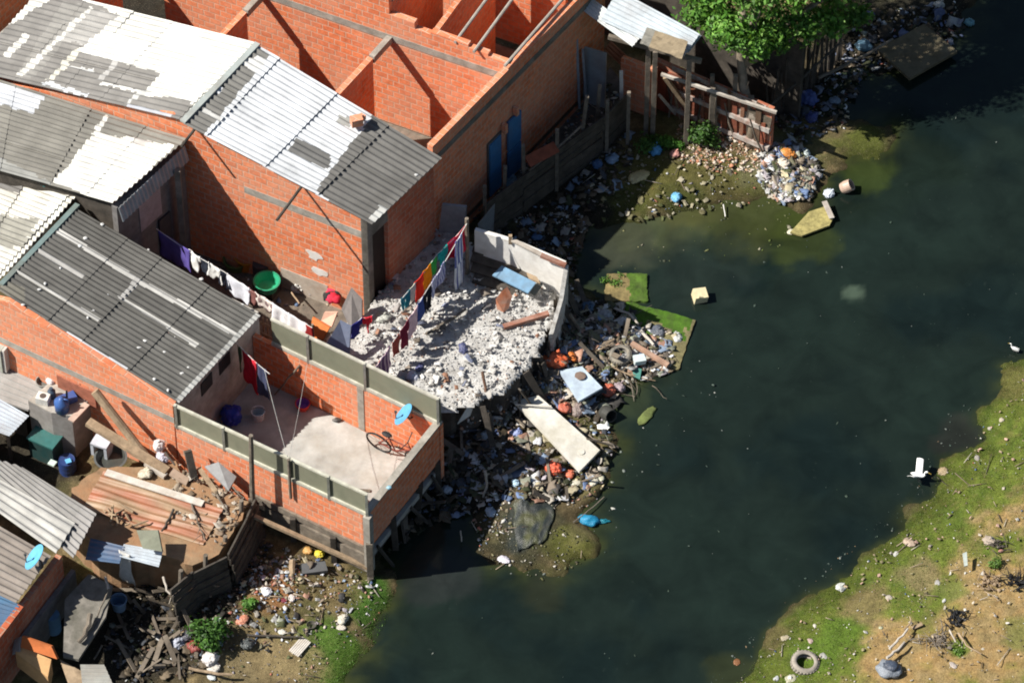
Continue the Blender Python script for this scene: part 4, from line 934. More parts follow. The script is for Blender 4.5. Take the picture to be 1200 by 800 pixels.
def board(quad, z, th, col, label, name='board', cat='board', m_=None, zs=None, group=None):
    m = MB(); pts = [P(a, b, zs[i] if zs else z) for i, (a, b) in enumerate(quad)]
    m.slab(pts, V((0, 0, -th)), col); return one(name, m, m_ or PAINTED, label, cat, group)
def tub(px, py, z, r, h, col, label, name='basin', cat='basin', flare=1.25, tilt=(0, 0, 0), inner=None, handle=False, group=None):
    p = P(px, py, z); M = euler(*tilt); inner = inner or col; m = MB(); r0 = r / flare
    prof = [(0, 0), (r0, 0), (r, h), (r * 1.08, h), (r * 1.08, h * .94), (r * 1.0, h * .93), (r0 * .95, h * .06), (0, h * .05)]
    m.lathe([(0, 0), (r0, 0), (r * .98, h * .93), (r * 1.08, h * .94), (r * 1.08, h), (r * .95, h), (r0 * .93, h * .06), (0, h * .05)], p, M, 24, cols=[col, col, col, col, col, inner, inner])
    if not handle: return one(name, m, PLASTIC, label, cat, group, smooth=False)
    root = thing(name, p, label, cat, group); m.build('bucket_body', PLASTIC, root)
    q = MB(); q.tube([p + M @ V((r * math.cos(t), .02, h + r * .55 * math.sin(t))) for t in [k * math.pi / 10 for k in range(11)]], .006, 5); q.build('handle', METAL, root); return root
def barrel(px, py, z, r, h, col, label, name='barrel', cat='barrel'):
    p = P(px, py, z); m = MB(); prof = [(0, 0), (r * .95, 0), (r, .04)]
    for k in range(1, 4): prof += [(r, h * k / 4 - .02), (r * 1.03, h * k / 4), (r, h * k / 4 + .02)]
    prof += [(r, h - .04), (r * .96, h), (r * .9, h - .015), (0, h - .015)]
    m.lathe(prof, p, None, 24, col); return one(name, m, PLASTIC, label, cat)
def stick(pts, r0, r1, label, m_=None, name='stick', cat='stick', twigs=0, seed=1, group=None):
    m = MB(); g = random.Random(seed); n = len(pts); q = []
    for i, p in enumerate(pts):
        p = P(*p) if len(p) == 3 and isinstance(p, tuple) else V(p); q.append(p)
    sm = []
    for i in range(n - 1):
        for k in range(3): sm.append(lerp(q[i], q[i + 1], k / 3) + V((g.uniform(-1, 1), g.uniform(-1, 1), g.uniform(-.5, .5))) * r0 * .5)
    sm.append(q[-1]); m.tube(sm, [lerp(r0, r1, i / (len(sm) - 1)) for i in range(len(sm))], 7)
    for k in range(twigs):
        i = g.randrange(1, len(sm) - 1); a = sm[i]; d = (sm[i + 1] - sm[i]).normalized(); L = g.uniform(.15, .4)
        e = a + (d * .7 + V((g.uniform(-1, 1), g.uniform(-1, 1), g.uniform(0, .5)))).normalized() * L
        m.tube([a, lerp(a, e, .5) + V((0, 0, .02)), e], [r1 * .9, r1 * .6, r1 * .3], 5)
    return one(name, m, m_ or WOOD, label, cat, group)
LAUN = {}
def cloth(p0, p1, z0, z1, drop, col, label, group, name='cloth', cat='cloth', cols=None, d1=None, fold=.02, seed=0, jag=0):
    a = P(*p0, z0); b = P(*p1, z1); d1 = d1 or drop; m = MB(); d = (b - a).normalized(); n = V((-d.y, d.x, 0)).normalized(); L = (b - a).length
    def fn(u, v):
        p = lerp(a, b, u); dr = lerp(drop, d1, u) * (1 + (jag + .16) * mn.noise(V((u * 3, seed, 0))))
        w = fold * (.3 + v) * math.sin(u * L * 15 + seed) + fold * 1.6 * mn.noise(V((u * 3, v * 2.5, seed)))
        return p + V((0, 0, -dr * v - .03 * math.sin(math.pi * u))) + n * w + d * ((.05 * mn.noise(V((v * 3, u * 2, seed + 5))) + (u - .5) * .10 * math.sin(v * 2.5 + seed)) * v)
    if name == 'shirt': parts = [(.2, .8, 0, 1), (0, .2, 0, .42), (.8, 1, 0, .38)]
    elif name == 'trousers': parts = [(0, 1, 0, .3), (0, .46, .3, 1), (.54, 1, .3, .94)]
    else: parts = [(0, 1, 0, 1)]
    for u0, u1, v0, v1 in parts:
        m.grid(lambda u, v: fn(lerp(u0, u1, u), lerp(v0, v1, v)), max(4, int(L * (u1 - u0) / .03)), max(3, int(10 * (v1 - v0))), th=n * .012, col=col, colfn=(lambda u, v: cols(lerp(u0, u1, u), lerp(v0, v1, v))) if cols else None)
    return one(name, m, CLOTH, label, cat, group, smooth=True)
def line(pts, label, r=.008, name='washing_line', cat='washing line', m_=None):
    m = MB(); q = [P(*p) for p in pts]; sm = []
    for i in range(len(q) - 1):
        for k in range(6):
            t = k / 6; sm.append(lerp(q[i], q[i + 1], t) - V((0, 0, .06 * math.sin(math.pi * t))))
    sm.append(q[-1]); m.tube(sm, r, 5); return one(name, m, m_ or WHITE, label, cat)
WHITEC = (.82, .82, .80)
# ================================================================= washing line behind the dark roof
W1L = [(183, 268, 2.75), (262, 318, 2.6), (366, 384, 2.45)]
line(W1L, 'washing line strung behind the dark roofed terrace house over the back yard')
def wl(px): return lerp(2.75, 2.6, (px - 183) / 79) if px < 262 else lerp(2.6, 2.45, (px - 262) / 104)
def wy(px): return lerp(268, 318, (px - 183) / 79) if px < 262 else lerp(318, 384, (px - 262) / 104)
G1 = 'washing hung behind the dark roof'
def w1(x0, x1, drop, col, label, name='cloth', cat='cloth', **k):
    x0 -= 1.2; x1 += 1.6; drop *= 1.12
    return cloth((x0, wy(x0)), (x1, wy(x1)), wl(x0), wl(x1), drop, col, label, G1, name, cat, seed=x0, **k)
w1(187, 221, .72, (.13, .10, .36), 'wide violet sheet at the left end of the back yard washing line', 'bed_sheet', 'bed sheet')
w1(222, 233, .52, WHITEC, 'white shirt hanging right beside the violet sheet', 'shirt', 'shirt')
w1(234, 244, .42, (.03, .035, .05), 'black shirt hanging between two white cloths on the back yard line', 'shirt', 'shirt')
w1(245, 257, .38, WHITEC, 'short white cloth hanging right of the black shirt', jag=.5)
w1(258, 266, .45, (.025, .03, .045), 'dark trousers hanging left of the widest white towel', 'trousers', 'trousers')
w1(267, 291, .55, (.74, .76, .84), 'widest pale white towel hanging over the dark roof edge', 'towel', 'towel')
w1(292, 299, .40, (.22, .10, .09), 'small dark red rag right of the widest white towel', 'rag', 'rag')
w1(300, 319, .36, (.72, .60, .52), 'patterned pinkish cloth hanging below the green basin', jag=.5, cols=lambda u, v: (.75, .68, .62) if math.sin(u * 19) + math.sin(v * 11) > -.3 else (.28, .2, .2))
w1(320, 338, .48, (.80, .80, .82), 'white pillowcase hanging between the pinkish cloth and the long white towel', 'pillowcase', 'pillowcase')
w1(339, 358, .66, (.82, .80, .82), 'long white towel near the right end of the back yard line', 'towel', 'towel')
w1(359, 364, .55, (.32, .03, .03), 'narrow dark red cloth at the right end of the back yard line')
m = MB(); p = P(366, 380, 2.5); m.tube([p, V((p.x, p.y, .5))], .03, 6); one('post', m, WOOD, 'thin post holding the right end of the back yard washing line', 'post')
# ---- things in the back yard
tub(313, 337, MZ + .35, .29, .24, (.02, .30, .16), 'large green basin standing in the back yard in front of the brick gable wall', inner=(.03, .42, .22))
m = MB(); p = P(313, 345, MZ); m.box(p + V((0, .1, .17)), .5, .4, .34, rotz(-.5)); one('wash_bench', m, WOODD, 'low dark bench under the large green basin', 'bench')
bag(352, 340, .24, (.74, .72, .68), 'white sack standing by the plastered foot of the gable wall', z=MZ, flat=1.0, name='sack', cat='sack')
bag(368, 344, .17, (.34, .31, .30), 'small grey sack leaning right of the white sack', z=MZ, flat=.9, name='sack', cat='sack')
tub(290, 312, MZ, .26, .35, (.55, .24, .02), 'orange tub in the shade behind the green basin', 'tub', 'tub', inner=(.55, .30, .02))
tub(300, 303, MZ, .16, .3, (.55, .05, .03), 'red bucket in the shade right of the orange tub', 'bucket', 'bucket')
barrel(264, 300, MZ, .2, .6, (.09, .13, .42), 'blue barrel in the shade under the brick gable wall')
tub(277, 312, MZ, .28, .25, (.08, .16, .05), 'dark green tub in the shade between the blue barrel and the orange tub', 'tub', 'tub')
barrel(307, 325, MZ, .2, .5, (.05, .05, .06), 'black drum in the shade directly behind the green basin', 'drum', 'drum')
stick([(342, 343, .8), (351, 356, .9)], .02, .018, 'short pale stick lying below the white sack in the back yard', WOODT)
m = MB(); g = random.Random(6)
for k in range(9): m.lump(P(390 + g.uniform(-5, 6), 345 + g.uniform(-8, 8), 1.0), (.13, .12, .1), .4, 2, k, col=[(.62, .04, .07), (.62, .05, .10), (.04, .04, .04), (.5, .03, .05)][k % 4])
one('clothes_heap', m, CLOTH, 'heap of red and black clothes by the corner of the brick gable wall', 'clothes', smooth=True)
m = MB(); m.slab([P(400, 362, 1.35), P(411, 338, 1.9), P(424, 352, 1.85), P(424, 376, 1.3), P(411, 386, 1.2)], V((.02, .03, 0)), (.19, .175, .17)); one('grey_sheet', m, CLOTH, 'dark grey tarpaulin standing in a point by the corner of the gable house', 'tarpaulin')
m = MB(); m.slab([P(377, 412, 1.7), P(398, 376, 2.1), P(411, 383, 2.0), P(409, 414, 1.45), P(392, 424, 1.4)], V((.02, .03, 0)), (.19, .22, .31)); one('blue_grey_sheet', m, CLOTH, 'blue grey sheet hung in front of the dark grey tarpaulin', 'sheet')
m = MB(); m.slab([P(366, 372, 1.3), P(386, 384, 1.25), P(376, 402, .9), P(362, 396, .9)], V((.03, .05, -.02)), (.66, .21, .07)); one('orange_cloth', m, CLOTH, 'bright orange cloth beside the blue grey sheet', 'cloth')
m = MB(); m.slab([P(380, 366, 1.3), P(395, 366, 1.35), P(388, 384, 1.1), P(376, 376, 1.1)], V((.03, .05, -.02)), (.70, .44, .33)); one('peach_cloth', m, CLOTH, 'pale peach cloth heaped above the bright orange cloth', 'cloth')
# slatted fence beyond the terrace railing
m = MB(); g = random.Random(3)
for k in range(9):
    x = 308 + k * 5; y = 372 + k * 2.4; p = P(x, y, 1.9); m.beam(p, p - V((0, 0, .7)), .075, .03)
m.beam(P(305, 377, 1.75), P(352, 400, 1.75), .04, .05); m.beam(P(305, 389, 1.45), P(352, 412, 1.45), .04, .05)
one('slat_fence', m, WOODT, 'short fence of pale slats just behind the terrace railing', 'fence')
# ================================================================= washing lines over the rubble
m = MB(); p = P(547, 256, 3.0); m.tube([p, V((p.x, p.y, RUBZ))], .045, 7); one('post', m, WOOD, 'tall post at the left end of the white ruin carrying the rubble washing lines', 'post')
LA = [(547, 262, 2.95), (500, 340, 2.3), (462, 398, 2.1), (438, 432, 2.0)]
line(LA, 'long washing line from the tall post across the rubble to the terrace railing')
LB = [(547, 262, 2.95), (512, 298, 2.5), (474, 346, 2.2), (456, 362, 2.1)]
line(LB, 'washing line with bright coloured clothes near the side wall of the gable house')
G2 = 'washing hung over the rubble'
def on(Ln, x):
    for i in range(len(Ln) - 1):
        if Ln[i + 1][0] <= x <= Ln[i][0]:
            t = (Ln[i][0] - x) / (Ln[i][0] - Ln[i + 1][0]); return lerp(Ln[i][1], Ln[i + 1][1], t), lerp(Ln[i][2], Ln[i + 1][2], t)
def w2(Ln, x0, x1, drop, col, label, name='cloth', cat='cloth', **k):
    x1 -= 1.5; drop *= 1.1; (y0, z0), (y1, z1) = on(Ln, x0), on(Ln, x1); return cloth((x0, y0), (x1, y1), z0, z1, drop, col, label, G2, name, cat, seed=x0, **k)
w2(LB, 545, 526, .78, (.50, .02, .05), 'large red cloth hanging next to the tall post', d1=.5)
w2(LB, 524, 514, .62, (.02, .30, .28), 'teal shirt hanging right of the green cloth on the coloured line', 'shirt', 'shirt')
w2(LB, 511, 505, .45, (.04, .32, .06), 'small green cloth hanging between the teal shirt and the orange cloth')
w2(LB, 504, 497, .62, (.72, .22, .01), 'orange cloth hanging between the green cloth and the scarlet shirt')
w2(LB, 496, 487, .60, (.75, .04, .02), 'scarlet shirt hanging in the middle of the coloured line', 'shirt', 'shirt')
w2(LB, 486, 482, .55, (.66, .64, .52), 'narrow cream cloth hanging left of the scarlet shirt')
w2(LB, 480, 471, .48, (.03, .22, .26), 'dark teal trousers at the low end of the coloured line', 'trousers', 'trousers')
w2(LA, 541, 535, 1.5, (.55, .58, .70), 'long blue and white checked towel hanging from the top of the tall post', 'towel', 'towel', cols=lambda u, v: (.75, .77, .82) if (int(u * 6) + int(v * 22)) % 2 else (.16, .19, .42))
w2(LA, 521, 507, .42, (.34, .34, .55), 'pale lilac striped cloth on the long line below the teal shirt', cols=lambda u, v: (.6, .6, .75) if int(u * 16) % 2 else (.2, .2, .4))
w2(LA, 505, 497, .62, (.02, .02, .03), 'black trousers on the long line over the rubble', 'trousers', 'trousers')
w2(LA, 496, 491, .5, (.06, .09, .28), 'navy cloth hanging left of the black trousers')
w2(LA, 489, 480, .62, (.72, .50, .55), 'pale pink towel on the long line over the rubble', 'towel', 'towel')
w2(LA, 478, 470, .66, (.20, .025, .05), 'maroon shirt on the long line left of the pale pink towel', 'shirt', 'shirt')
w2(LA, 467, 461, .5, (.42, .09, .07), 'rust red cloth on the long line left of the maroon shirt')
w2(LA, 457, 441, .66, (.62, .38, .46), 'pink and purple striped cloth at the terrace end of the long line', cols=lambda u, v: (.72, .5, .55) if int(u * 9) % 2 else (.22, .10, .22), d1=.8)
LC = [(437, 369, 2.05), (424, 372, 2.0), (405, 384, 1.9)]
line(LC, 'short washing line by the corner of the gable house')
w2(LC, 436, 426, .5, (.68, .05, .06), 'red and white shirt at the right end of the short line', 'shirt', 'shirt', cols=lambda u, v: (.75, .7, .68) if u > .7 and v > .4 else (.68, .04, .06))
w2(LC, 425, 408, .42, (.03, .035, .22), 'navy blue shirt in the middle of the short line', 'shirt', 'shirt')
# things on the rubble
bag(447, 374, .17, (.45, .47, .42), 'pale crumpled bag at the foot of the gable house corner', z=RUBZ)
m = MB(); m.slab([P(588, 341, 1.6), P(581, 350, 1.5), P(582, 362, 1.25), P(590, 366, 1.2), P(594, 352, 1.4)], V((.12, .1, .03))); one('brick_chunk', m, mat('orange_brick_chunk', (.55, .2, .1), var=.4, dirt=(.5, .42, .35), dirt_amt=.6), 'broken orange brick pillar stump standing in the rubble by the white ruin', 'rubble')
stick([(500, 392, 1.25), (522, 378, 1.28), (546, 362, 1.3)], .04, .03, 'pale branch lying on the rubble below the black trousers', WOOD, 'branch', 'branch')
stick([(487, 352, 1.9), (465, 372, 1.9)], .015, .015, 'thin cane leaning between the two long washing lines', WOOD)
stick([(566, 436, 1.5), (570, 462, 1.1), (566, 470, .9)], .035, .03, 'short rusty upright pipe at the corner of the rubble edge', mat('rust_pipe', (.16, .09, .06)), 'pipe', 'pipe')
m = MB(); m.slab([P(556, 472, 1.1), P(551, 486, .85), P(536, 496, .85), P(548, 476, 1.1)], V((.0, .0, -.03)), (.78, .76, .70)); one('paper_sheet', m, PAINTED, 'white pointed sheet leaning outside the terrace corner', 'sheet')
bag(483, 443, .14, (.60, .62, .74), 'white and blue bag in the shadow behind the terrace railing', z=RUBZ)
bag(492, 432, .12, (.08, .09, .22), 'dark blue bag in the shadow above the white and blue bag', z=RUBZ)
bag(543, 412, .12, (.07, .08, .18), 'small navy bag in the middle of the sunlit rubble', z=RUBZ)
m = MB(); q = P(418, 145, 4.50); m.box(q + V((0, 0, .09)), .26, .2, .2, rotz(.3), None); m.box(q + V((.1, .12, .06)), .16, .14, .12, rotz(.9), None); one('brick_block', m, BRICK, 'single orange hollow brick lying on the white sheets of the gable house roof', 'brick')
m = MB(); m.lump(P(120, 244, 3.3), (.28, .2, .12), .5, 3, 4, rotz(-.4), (.02, .33, .32)); one('tarpaulin', m, FILM, 'teal tarpaulin bundled between the narrow house and the dark terrace house roof', 'tarpaulin', smooth=True)
m = MB(); m.lump(P(54, 215, 3.72), (.18, .1, .05), .4, 3, 9, rotz(-.3), (.03, .42, .40)); one('tarpaulin', m, FILM, 'small bright teal tarpaulin scrap at the edge of the pale left roof', 'tarpaulin', smooth=True)
m = MB(); m.lump(P(131, 250, 3.2), (.2, .16, .14), .5, 3, 6, None, (.55, .53, .5)); one('sack', m, FILM, 'pale sack under the corner of the narrow house eave', 'sack', smooth=True)
# ================================================================= terrace things
tub(355, 478, FZ, .16, .17, (.68, .05, .03), 'small red tub with a violet rim on the shaded terrace floor', 'tub', 'tub', inner=(.25, .08, .38), flare=1.35)
tub(303, 490, FZ, .15, .26, (.62, .64, .66), 'pale bucket on the terrace beside the house wall', 'bucket', 'bucket', handle=True)
bag(271, 492, .27, (.02, .05, .46), 'big bright blue bag on the terrace against the house wall', z=FZ, flat=1.1, knot=False)
cloth((284, 410), (300, 424), 2.55, 2.5, .9, (.62, .03, .05), 'red towel hanging on the house wall above the terrace', 'washing on the terrace', 'towel', 'towel', d1=1.1, seed=4)
cloth((278, 404), (283, 409), 2.6, 2.55, .8, (.10, .13, .07), 'dark green cloth hanging left of the red terrace towel', 'washing on the terrace', seed=9)
cloth((301, 425), (312, 434), 2.5, 2.45, 1.0, (.07, .08, .14), 'dark blue cloth hanging right of the red terrace towel', 'washing on the terrace', seed=11)
line([(276, 400, 2.62), (316, 438, 2.48)], 'short washing line on the terrace in front of the house wall')
m = MB(); m.lump(P(395, 492, FZ + .04), (.10, .06, .04), .3, 2, 3); one('rag', m, METAL, 'dark rag lying on the terrace at the edge of the house shadow', 'rag')
m = MB(); m.beam(P(418, 574, FZ + .02), P(434, 575, FZ + .02), .07, .03); one('plank', m, WOOD, 'short grey plank lying on the terrace by the front railing', 'plank')
m = MB(); m.lump(P(456, 571, 2.14), (.06, .05, .04), .3, 2, 3, col=(.25, .45, .55)); one('cup', m, PLASTIC, 'small pale blue cup on the terrace wall above the river', 'cup')
CABLE = mat('grey_cable', (.45, .45, .42), rough=.6)
# wires crossing the terrace
line([(310, 434, 2.9), (338, 540, 2.85)], 'pale cable running from the terrace house down to the front railing post', .005, 'cable', 'cable', CABLE)
line([(360, 427, 2.9), (338, 540, 2.85)], 'thin cable from the back railing to the front railing post', .004, 'cable', 'cable', CABLE)
m = MB(); p = P(338, 538, 2.9); m.tube([p, V((p.x, p.y, 1.6))], .035, 7); one('post', m, WOOD, 'post at the front terrace railing where two cables meet', 'post')
stick([(352, 428, 1.9), (338, 443, 1.4), (322, 462, .78)], .025, .02, 'grey pole leaning on the shaded back wall of the terrace', WOOD, 'pole', 'pole')
# bicycle
def bicycle(p, ang):
    root = thing('bicycle', p, 'dark bicycle leaning on the brick terrace wall under the blue dish', 'bicycle')
    M = rotz(ang) @ euler(.16, 0, 0)
    def L(x, z, y=0): return p + M @ V((x, y, z))
    for x in (-.50, .50):
        w = MB(); w.tube([L(x + .31 * math.cos(t), .31 + .31 * math.sin(t)) for t in [k * math.pi / 14 for k in range(28)]], .022, 6, closed=True); wh = w.build('wheel', BLACK, root)
        s = MB()
        for k in range(9): t = k * math.pi / 4.5; s.tube([L(x, .31), L(x + .3 * math.cos(t), .31 + .3 * math.sin(t))], .004, 4)
        s.build('spokes', METAL, wh)
    f = MB()
    for a, b in (((-.50, .31), (-.18, .72)), ((-.50, .31), (-.08, .30)), ((-.08, .30), (-.20, .82)), ((-.18, .72), (.36, .74)), ((-.08, .30), (.38, .68)), ((.35, .80), (.50, .31))): f.tube([L(*a), L(*b)], .018, 6)
    f.build('bicycle_frame', mat('rust_red_paint', (.22, .06, .045), rough=.5), root)
    h = MB(); h.tube([L(.35, .80), L(.33, .95), L(.28, .97, .26)], .013, 6); h.tube([L(.33, .95), L(.28, .97, -.26)], .013, 6); h.build('handlebar', METAL, root)
    s = MB(); s.lump(L(-.22, .86), (.13, .07, .035), .1, 2, 1, M); s.build('saddle', BLACK, root)
    c = MB(); c.tube([L(-.08, .30, -.08), L(-.16, .18, -.09)], .01, 5); c.tube([L(-.08, .30, .08), L(0, .42, .09)], .01, 5); c.build('pedal', METAL, root)
bp_ = lerp(bk0, bk1, .80); bp_ = at(bp_ - bn * .28, FZ); bicycle(bp_, math.atan2(bwd.y, bwd.x))
bag(497, 517, .10, (.14, .15, .13), 'dark crumpled bag by the bicycle at the terrace corner', z=FZ)
# ================================================================= yard things (left)
_P1 = P
def P(px, py, z=0.0): return _P1(px, py, z + .40)
def log(a, b, r, label): m = MB(); g = random.Random(int(r * 1000)); q = [lerp(P(*a), P(*b), k / 5) + V((0, 0, g.uniform(-.01, .01))) for k in range(6)]; m.tube(q, [r * g.uniform(.92, 1.05) for _ in q], 10); return one('log', m, WOODT, label, 'log')
log((111, 458, 2.25), (172, 536, 1.0), .10, 'thick pale log leaning from the wash stand against the orange wall')
m = MB(); m.beam(P(103, 494, 1.5), P(196, 552, 1.05), .20, .10); one('beam', m, WOODT, 'grey squared beam lying from the wash stand to the earth yard', 'beam')
m = MB(); m.beam(P(171, 542, 1.08), P(194, 558, 1.02), .13, .09); one('beam', m, mat('pale_timber'), 'short pale beam end beside the grey squared beam on the yard', 'beam')
m = MB(); m.beam(P(220, 528, 1.55), P(228, 562, .95), .16, .12); one('post', m, WOODD, 'dark short post standing in the yard before the terrace parapet', 'post')
board([(240, 546), (256, 541), (277, 558), (268, 574)], 1.25, .05, (.33, .33, .33), 'light grey board leaning on the terrace parapet above the yard', zs=[1.35, 1.45, 1.2, 1.1])
m = MB(); m.beam(P(233, 548, 1.15), P(254, 577, 1.0), .10, .04); one('plank', m, WOODT, 'tan plank leaning right of the dark short post in the yard', 'plank')
board([(203, 548), (222, 560), (218, 568), (198, 556)], YZ + .08, .04, (.36, .27, .2), 'brown board lying in the yard left of the dark short post')
bag(186, 525, .16, (.74, .68, .66), 'white bag with dark marks wedged behind the leaning log', z=1.05, flat=.9)
bag(190, 538, .13, (.60, .58, .66), 'lilac white bag below the marked white bag by the log', z=1.0)
stick([(194, 530, 1.2), (205, 545, 1.05)], .03, .02, 'short dark stick by the white bags behind the log', WOODD)
bag(172, 555, .15, (.62, .55, .42), 'cream crumpled bag under the end of the beams', z=YZ)
m = MB(); g = random.Random(31)
for k in range(16):
    a = P(128 + g.uniform(-4, 28), 603 + g.uniform(-5, 14), 1.05); b = a + V((g.uniform(-.35, .35), g.uniform(-.25, .25), g.uniform(-.1, .3))); m.tube([a, lerp(a, b, .5), b], [.03, .025, .015], 5)
one('firewood', m, WOODT, 'pile of broken tan firewood on the yard edge below the rusty sheet', 'firewood')
stick([(204, 597, 1.08), (196, 612, 1.05), (189, 622, 1.0)], .03, .02, 'dark forked stick on the yard right of the firewood', WOODD)
stick([(225, 590, 1.1), (232, 612, 1.05), (240, 632, 1.0)], .025, .012, 'dead branch with twigs at the right of the rusty sheet', WOOD, 'branch', 'branch', twigs=6, seed=4)
stick([(273, 570, 1.25), (284, 584, 1.1), (279, 610, .9)], .02, .01, 'thin dead branch hanging over the top of the retaining fence', WOOD, 'branch', 'branch', twigs=7, seed=8)
stick([(255, 580, 1.05), (266, 600, 1.0)], .03, .02, 'bent grey stick at the yard corner by the retaining fence', WOOD)
P = _P1
# on the concrete stand
tub(51, 450, 1.5, .16, .12, (.30, .32, .30), 'wire grey basin on the lean-to roof beside the wash stand', inner=(.14, .15, .14))
bag(59, 447, .12, (.68, .62, .62), 'pinkish white bag behind the grey basin on the lean-to', z=1.62)
m = MB(); q = P(51, 470, 1.66); m.box(q + V((0, 0, .09)), .28, .22, .18, rotz(-.3), (.74, .73, .68)); m.lathe([(0, .185), (.07, .185), (.07, .19), (0, .19)], q, None, 14, (.1, .08, .07)); one('white_box', m, PAINTED, 'small white box with a dark round mark on the stand top', 'box')
def jug(px, py, z, r, h, col, label, name='jug', cat='jug'):
    p = P(px, py, z); m = MB(); m.lathe([(0, 0), (r, 0), (r * 1.02, h * .5), (r, h * .72), (r * .4, h * .88), (r * .3, h), (0, h)], p, None, 18, col)
    m.tube([p + V((r * .35, -.01, h * .93)), p + V((r * .95, -.02, h * .9)), p + V((r * .98, -.02, h * .6))], .02, 6, col); return one(name, m, PLASTIC, label, cat, smooth=True)
jug(73, 480, 1.64, .16, .40, (.04, .11, .33), 'large blue water jug on the concrete wash stand')
m = MB(); q = P(80, 470, 1.64); m.box(q + V((0, 0, .08)), .36, .22, .16, rotz(.5), (.05, .10, .32)); one('blue_crate', m, PLASTIC, 'dark blue crate behind the large blue jug on the stand', 'crate')
m = MB(); q = P(61, 465, 1.64); m.lathe([(0, 0), (.09, 0), (.09, .2), (.05, .25), (.04, .3), (0, .3)], q, None, 14, (.05, .08, .12)); one('bottle', m, PLASTIC, 'dark bottle between the white box and the blue jug', 'bottle')
m = MB(); m.beam(P(83, 493, 1.66), P(102, 473, 1.66), .15, .04); one('plank', m, mat('pinkish_board', (.52, .38, .31), var=.3), 'pinkish board along the right edge of the wash stand top', 'plank')
stick([(96, 449, 2.05), (100, 458, 1.75), (101, 470, 1.6)], .05, .035, 'short brown stump standing at the back of the wash stand', mat('brown_stump', (.2, .1, .06)), 'stump', 'stump')
m = MB(); m.beam(P(78, 458, 2.05), P(79, 474, 1.66), .05, .04); one('brush', m, BLACK, 'dark brush standing upright between the crate and the jug', 'brush')
# the pit beside the stand
m = MB(); q = P(56, 540, .15); M = rotz(-.5); m.box(q + V((0, .1, .35)), .62, .45, .7, M, (.02, .06, .06)); m.box(q + V((0, .1, .72)), .68, .5, .05, M, (.04, .15, .14)); one('wheeled_bin', m, PLASTIC, 'dark green lidded bin in the shaded pit below the tin awning', 'bin')
m = MB(); q = P(59, 539, .9); m.box(q + V((0.05, -.08, .0)), .16, .14, .04, rotz(-.5), (.55, .66, .60)); one('white_cloth', m, CLOTH, 'pale rag lying on the dark green bin lid', 'rag')
barrel(80, 555, .1, .19, .5, (.02, .045, .16), 'dark blue drum at the foot of the wash stand', 'drum', 'drum')
m = MB(); q = P(80, 540, .63); m.box(q, .12, .12, .03, rotz(.4), (.16, .48, .80)); one('blue_plate', m, PLASTIC, 'bright blue plate lying on the dark blue drum', 'plate')
m = MB(); q = P(120, 530, .98); M = rotz(-.4)
for dx, sz in ((-.16, .07), (.16, .07)): m.box(q + M @ V((dx, 0, .18)), sz, .3, .36, M, (.52, .56, .62))
m.box(q + M @ V((0, 0, .36)), .39, .3, .05, M, (.55, .58, .64)); m.box(q + M @ V((0, .13, .18)), .26, .03, .32, M, (.1, .1, .12)); one('stool', m, PAINTED, 'pale blue white stool in the shade under the leaning beams', 'stool')
tub(130, 540, .98, .34, .14, (.10, .11, .11), 'wide dark basin with a pale rim under the leaning beams', inner=(.05, .055, .05))
# left wall end fittings
m = MB(); p = P(2, 430, 1.45); m.box(p + V((-.05, 0, .35)), .3, .2, .7, rotz(-.5), (.42, .44, .38)); m.box(p + V((.14, -.06, .35)), .06, .2, .72, rotz(-.5), (.6, .58, .54)); one('cupboard', m, PAINTED, 'small pale cupboard on the lean-to roof at the left picture edge', 'cupboard')
# alley things
cloth((139, 644), (152, 650), 1.75, 1.72, .95, (.62, .60, .56), 'long dirty white cloth hanging in the alley below the blue sheet', None, seed=5, d1=1.1)
tub(140, 712, .5, .17, .3, (.16, .25, .38), 'blue grey bucket under the hanging white cloth in the alley', 'bucket', 'bucket', handle=True)
barrel(63, 738, .2, .17, .55, (.16, .32, .50), 'light blue barrel beside the tin shack wall in the alley')
stick([(107, 720, 1.25), (102, 738, 1.15), (92, 752, 1.1)], .06, .05, 'grey driftwood stake on the edge of the dark slab roof', WOOD)
stick([(128, 690, 1.3), (118, 712, 1.2), (107, 738, 1.1)], .02, .015, 'thin grey rod along the edge of the dark slab roof', WOOD, 'rod', 'rod')
stick([(120, 756, .5), (110, 772, .4)], .02, .02, 'short grey rod in the shade above the pale corrugated sheet', WOOD, 'rod', 'rod')
stick([(192, 676, .9), (196, 692, .8), (208, 702, .7)], .03, .02, 'pale crooked stick lying in the shade under the retaining fence', mat('pale_timber'))
stick([(124, 676, 1.4), (127, 690, 1.3)], .03, .03, 'short pale stick on the dark slab roof beside the white cloth', mat('pale_timber'))
for k, (px, py, col, lb) in enumerate(((210, 755, (.40, .42, .5), 'grey bag in the shade left of the dark green shrub'), (222, 745, (.09, .09, .11), 'black bag in the shade between the grey bag and the shrub'), (228, 760, (.26, .05, .04), 'dark red rag bundle under the dark green shrub'),
                                      (246, 774, (.72, .68, .66), 'white plastic bag on the mud below the dark green shrub'), (250, 781, (.62, .58, .52), 'flat cream scrap lying under the white bag below the shrub'), (285, 727, (.66, .27, .17), 'salmon pink bag right of the dark green shrub'),
                                      (268, 729, (.6, .6, .56), 'small white tuft of paper left of the salmon pink bag'))):
    bag(px, py, (.17, .15, .16, .19, .16, .15, .05)[k], col, lb, flat=.75 if k != 4 else .3, knot=k < 3)
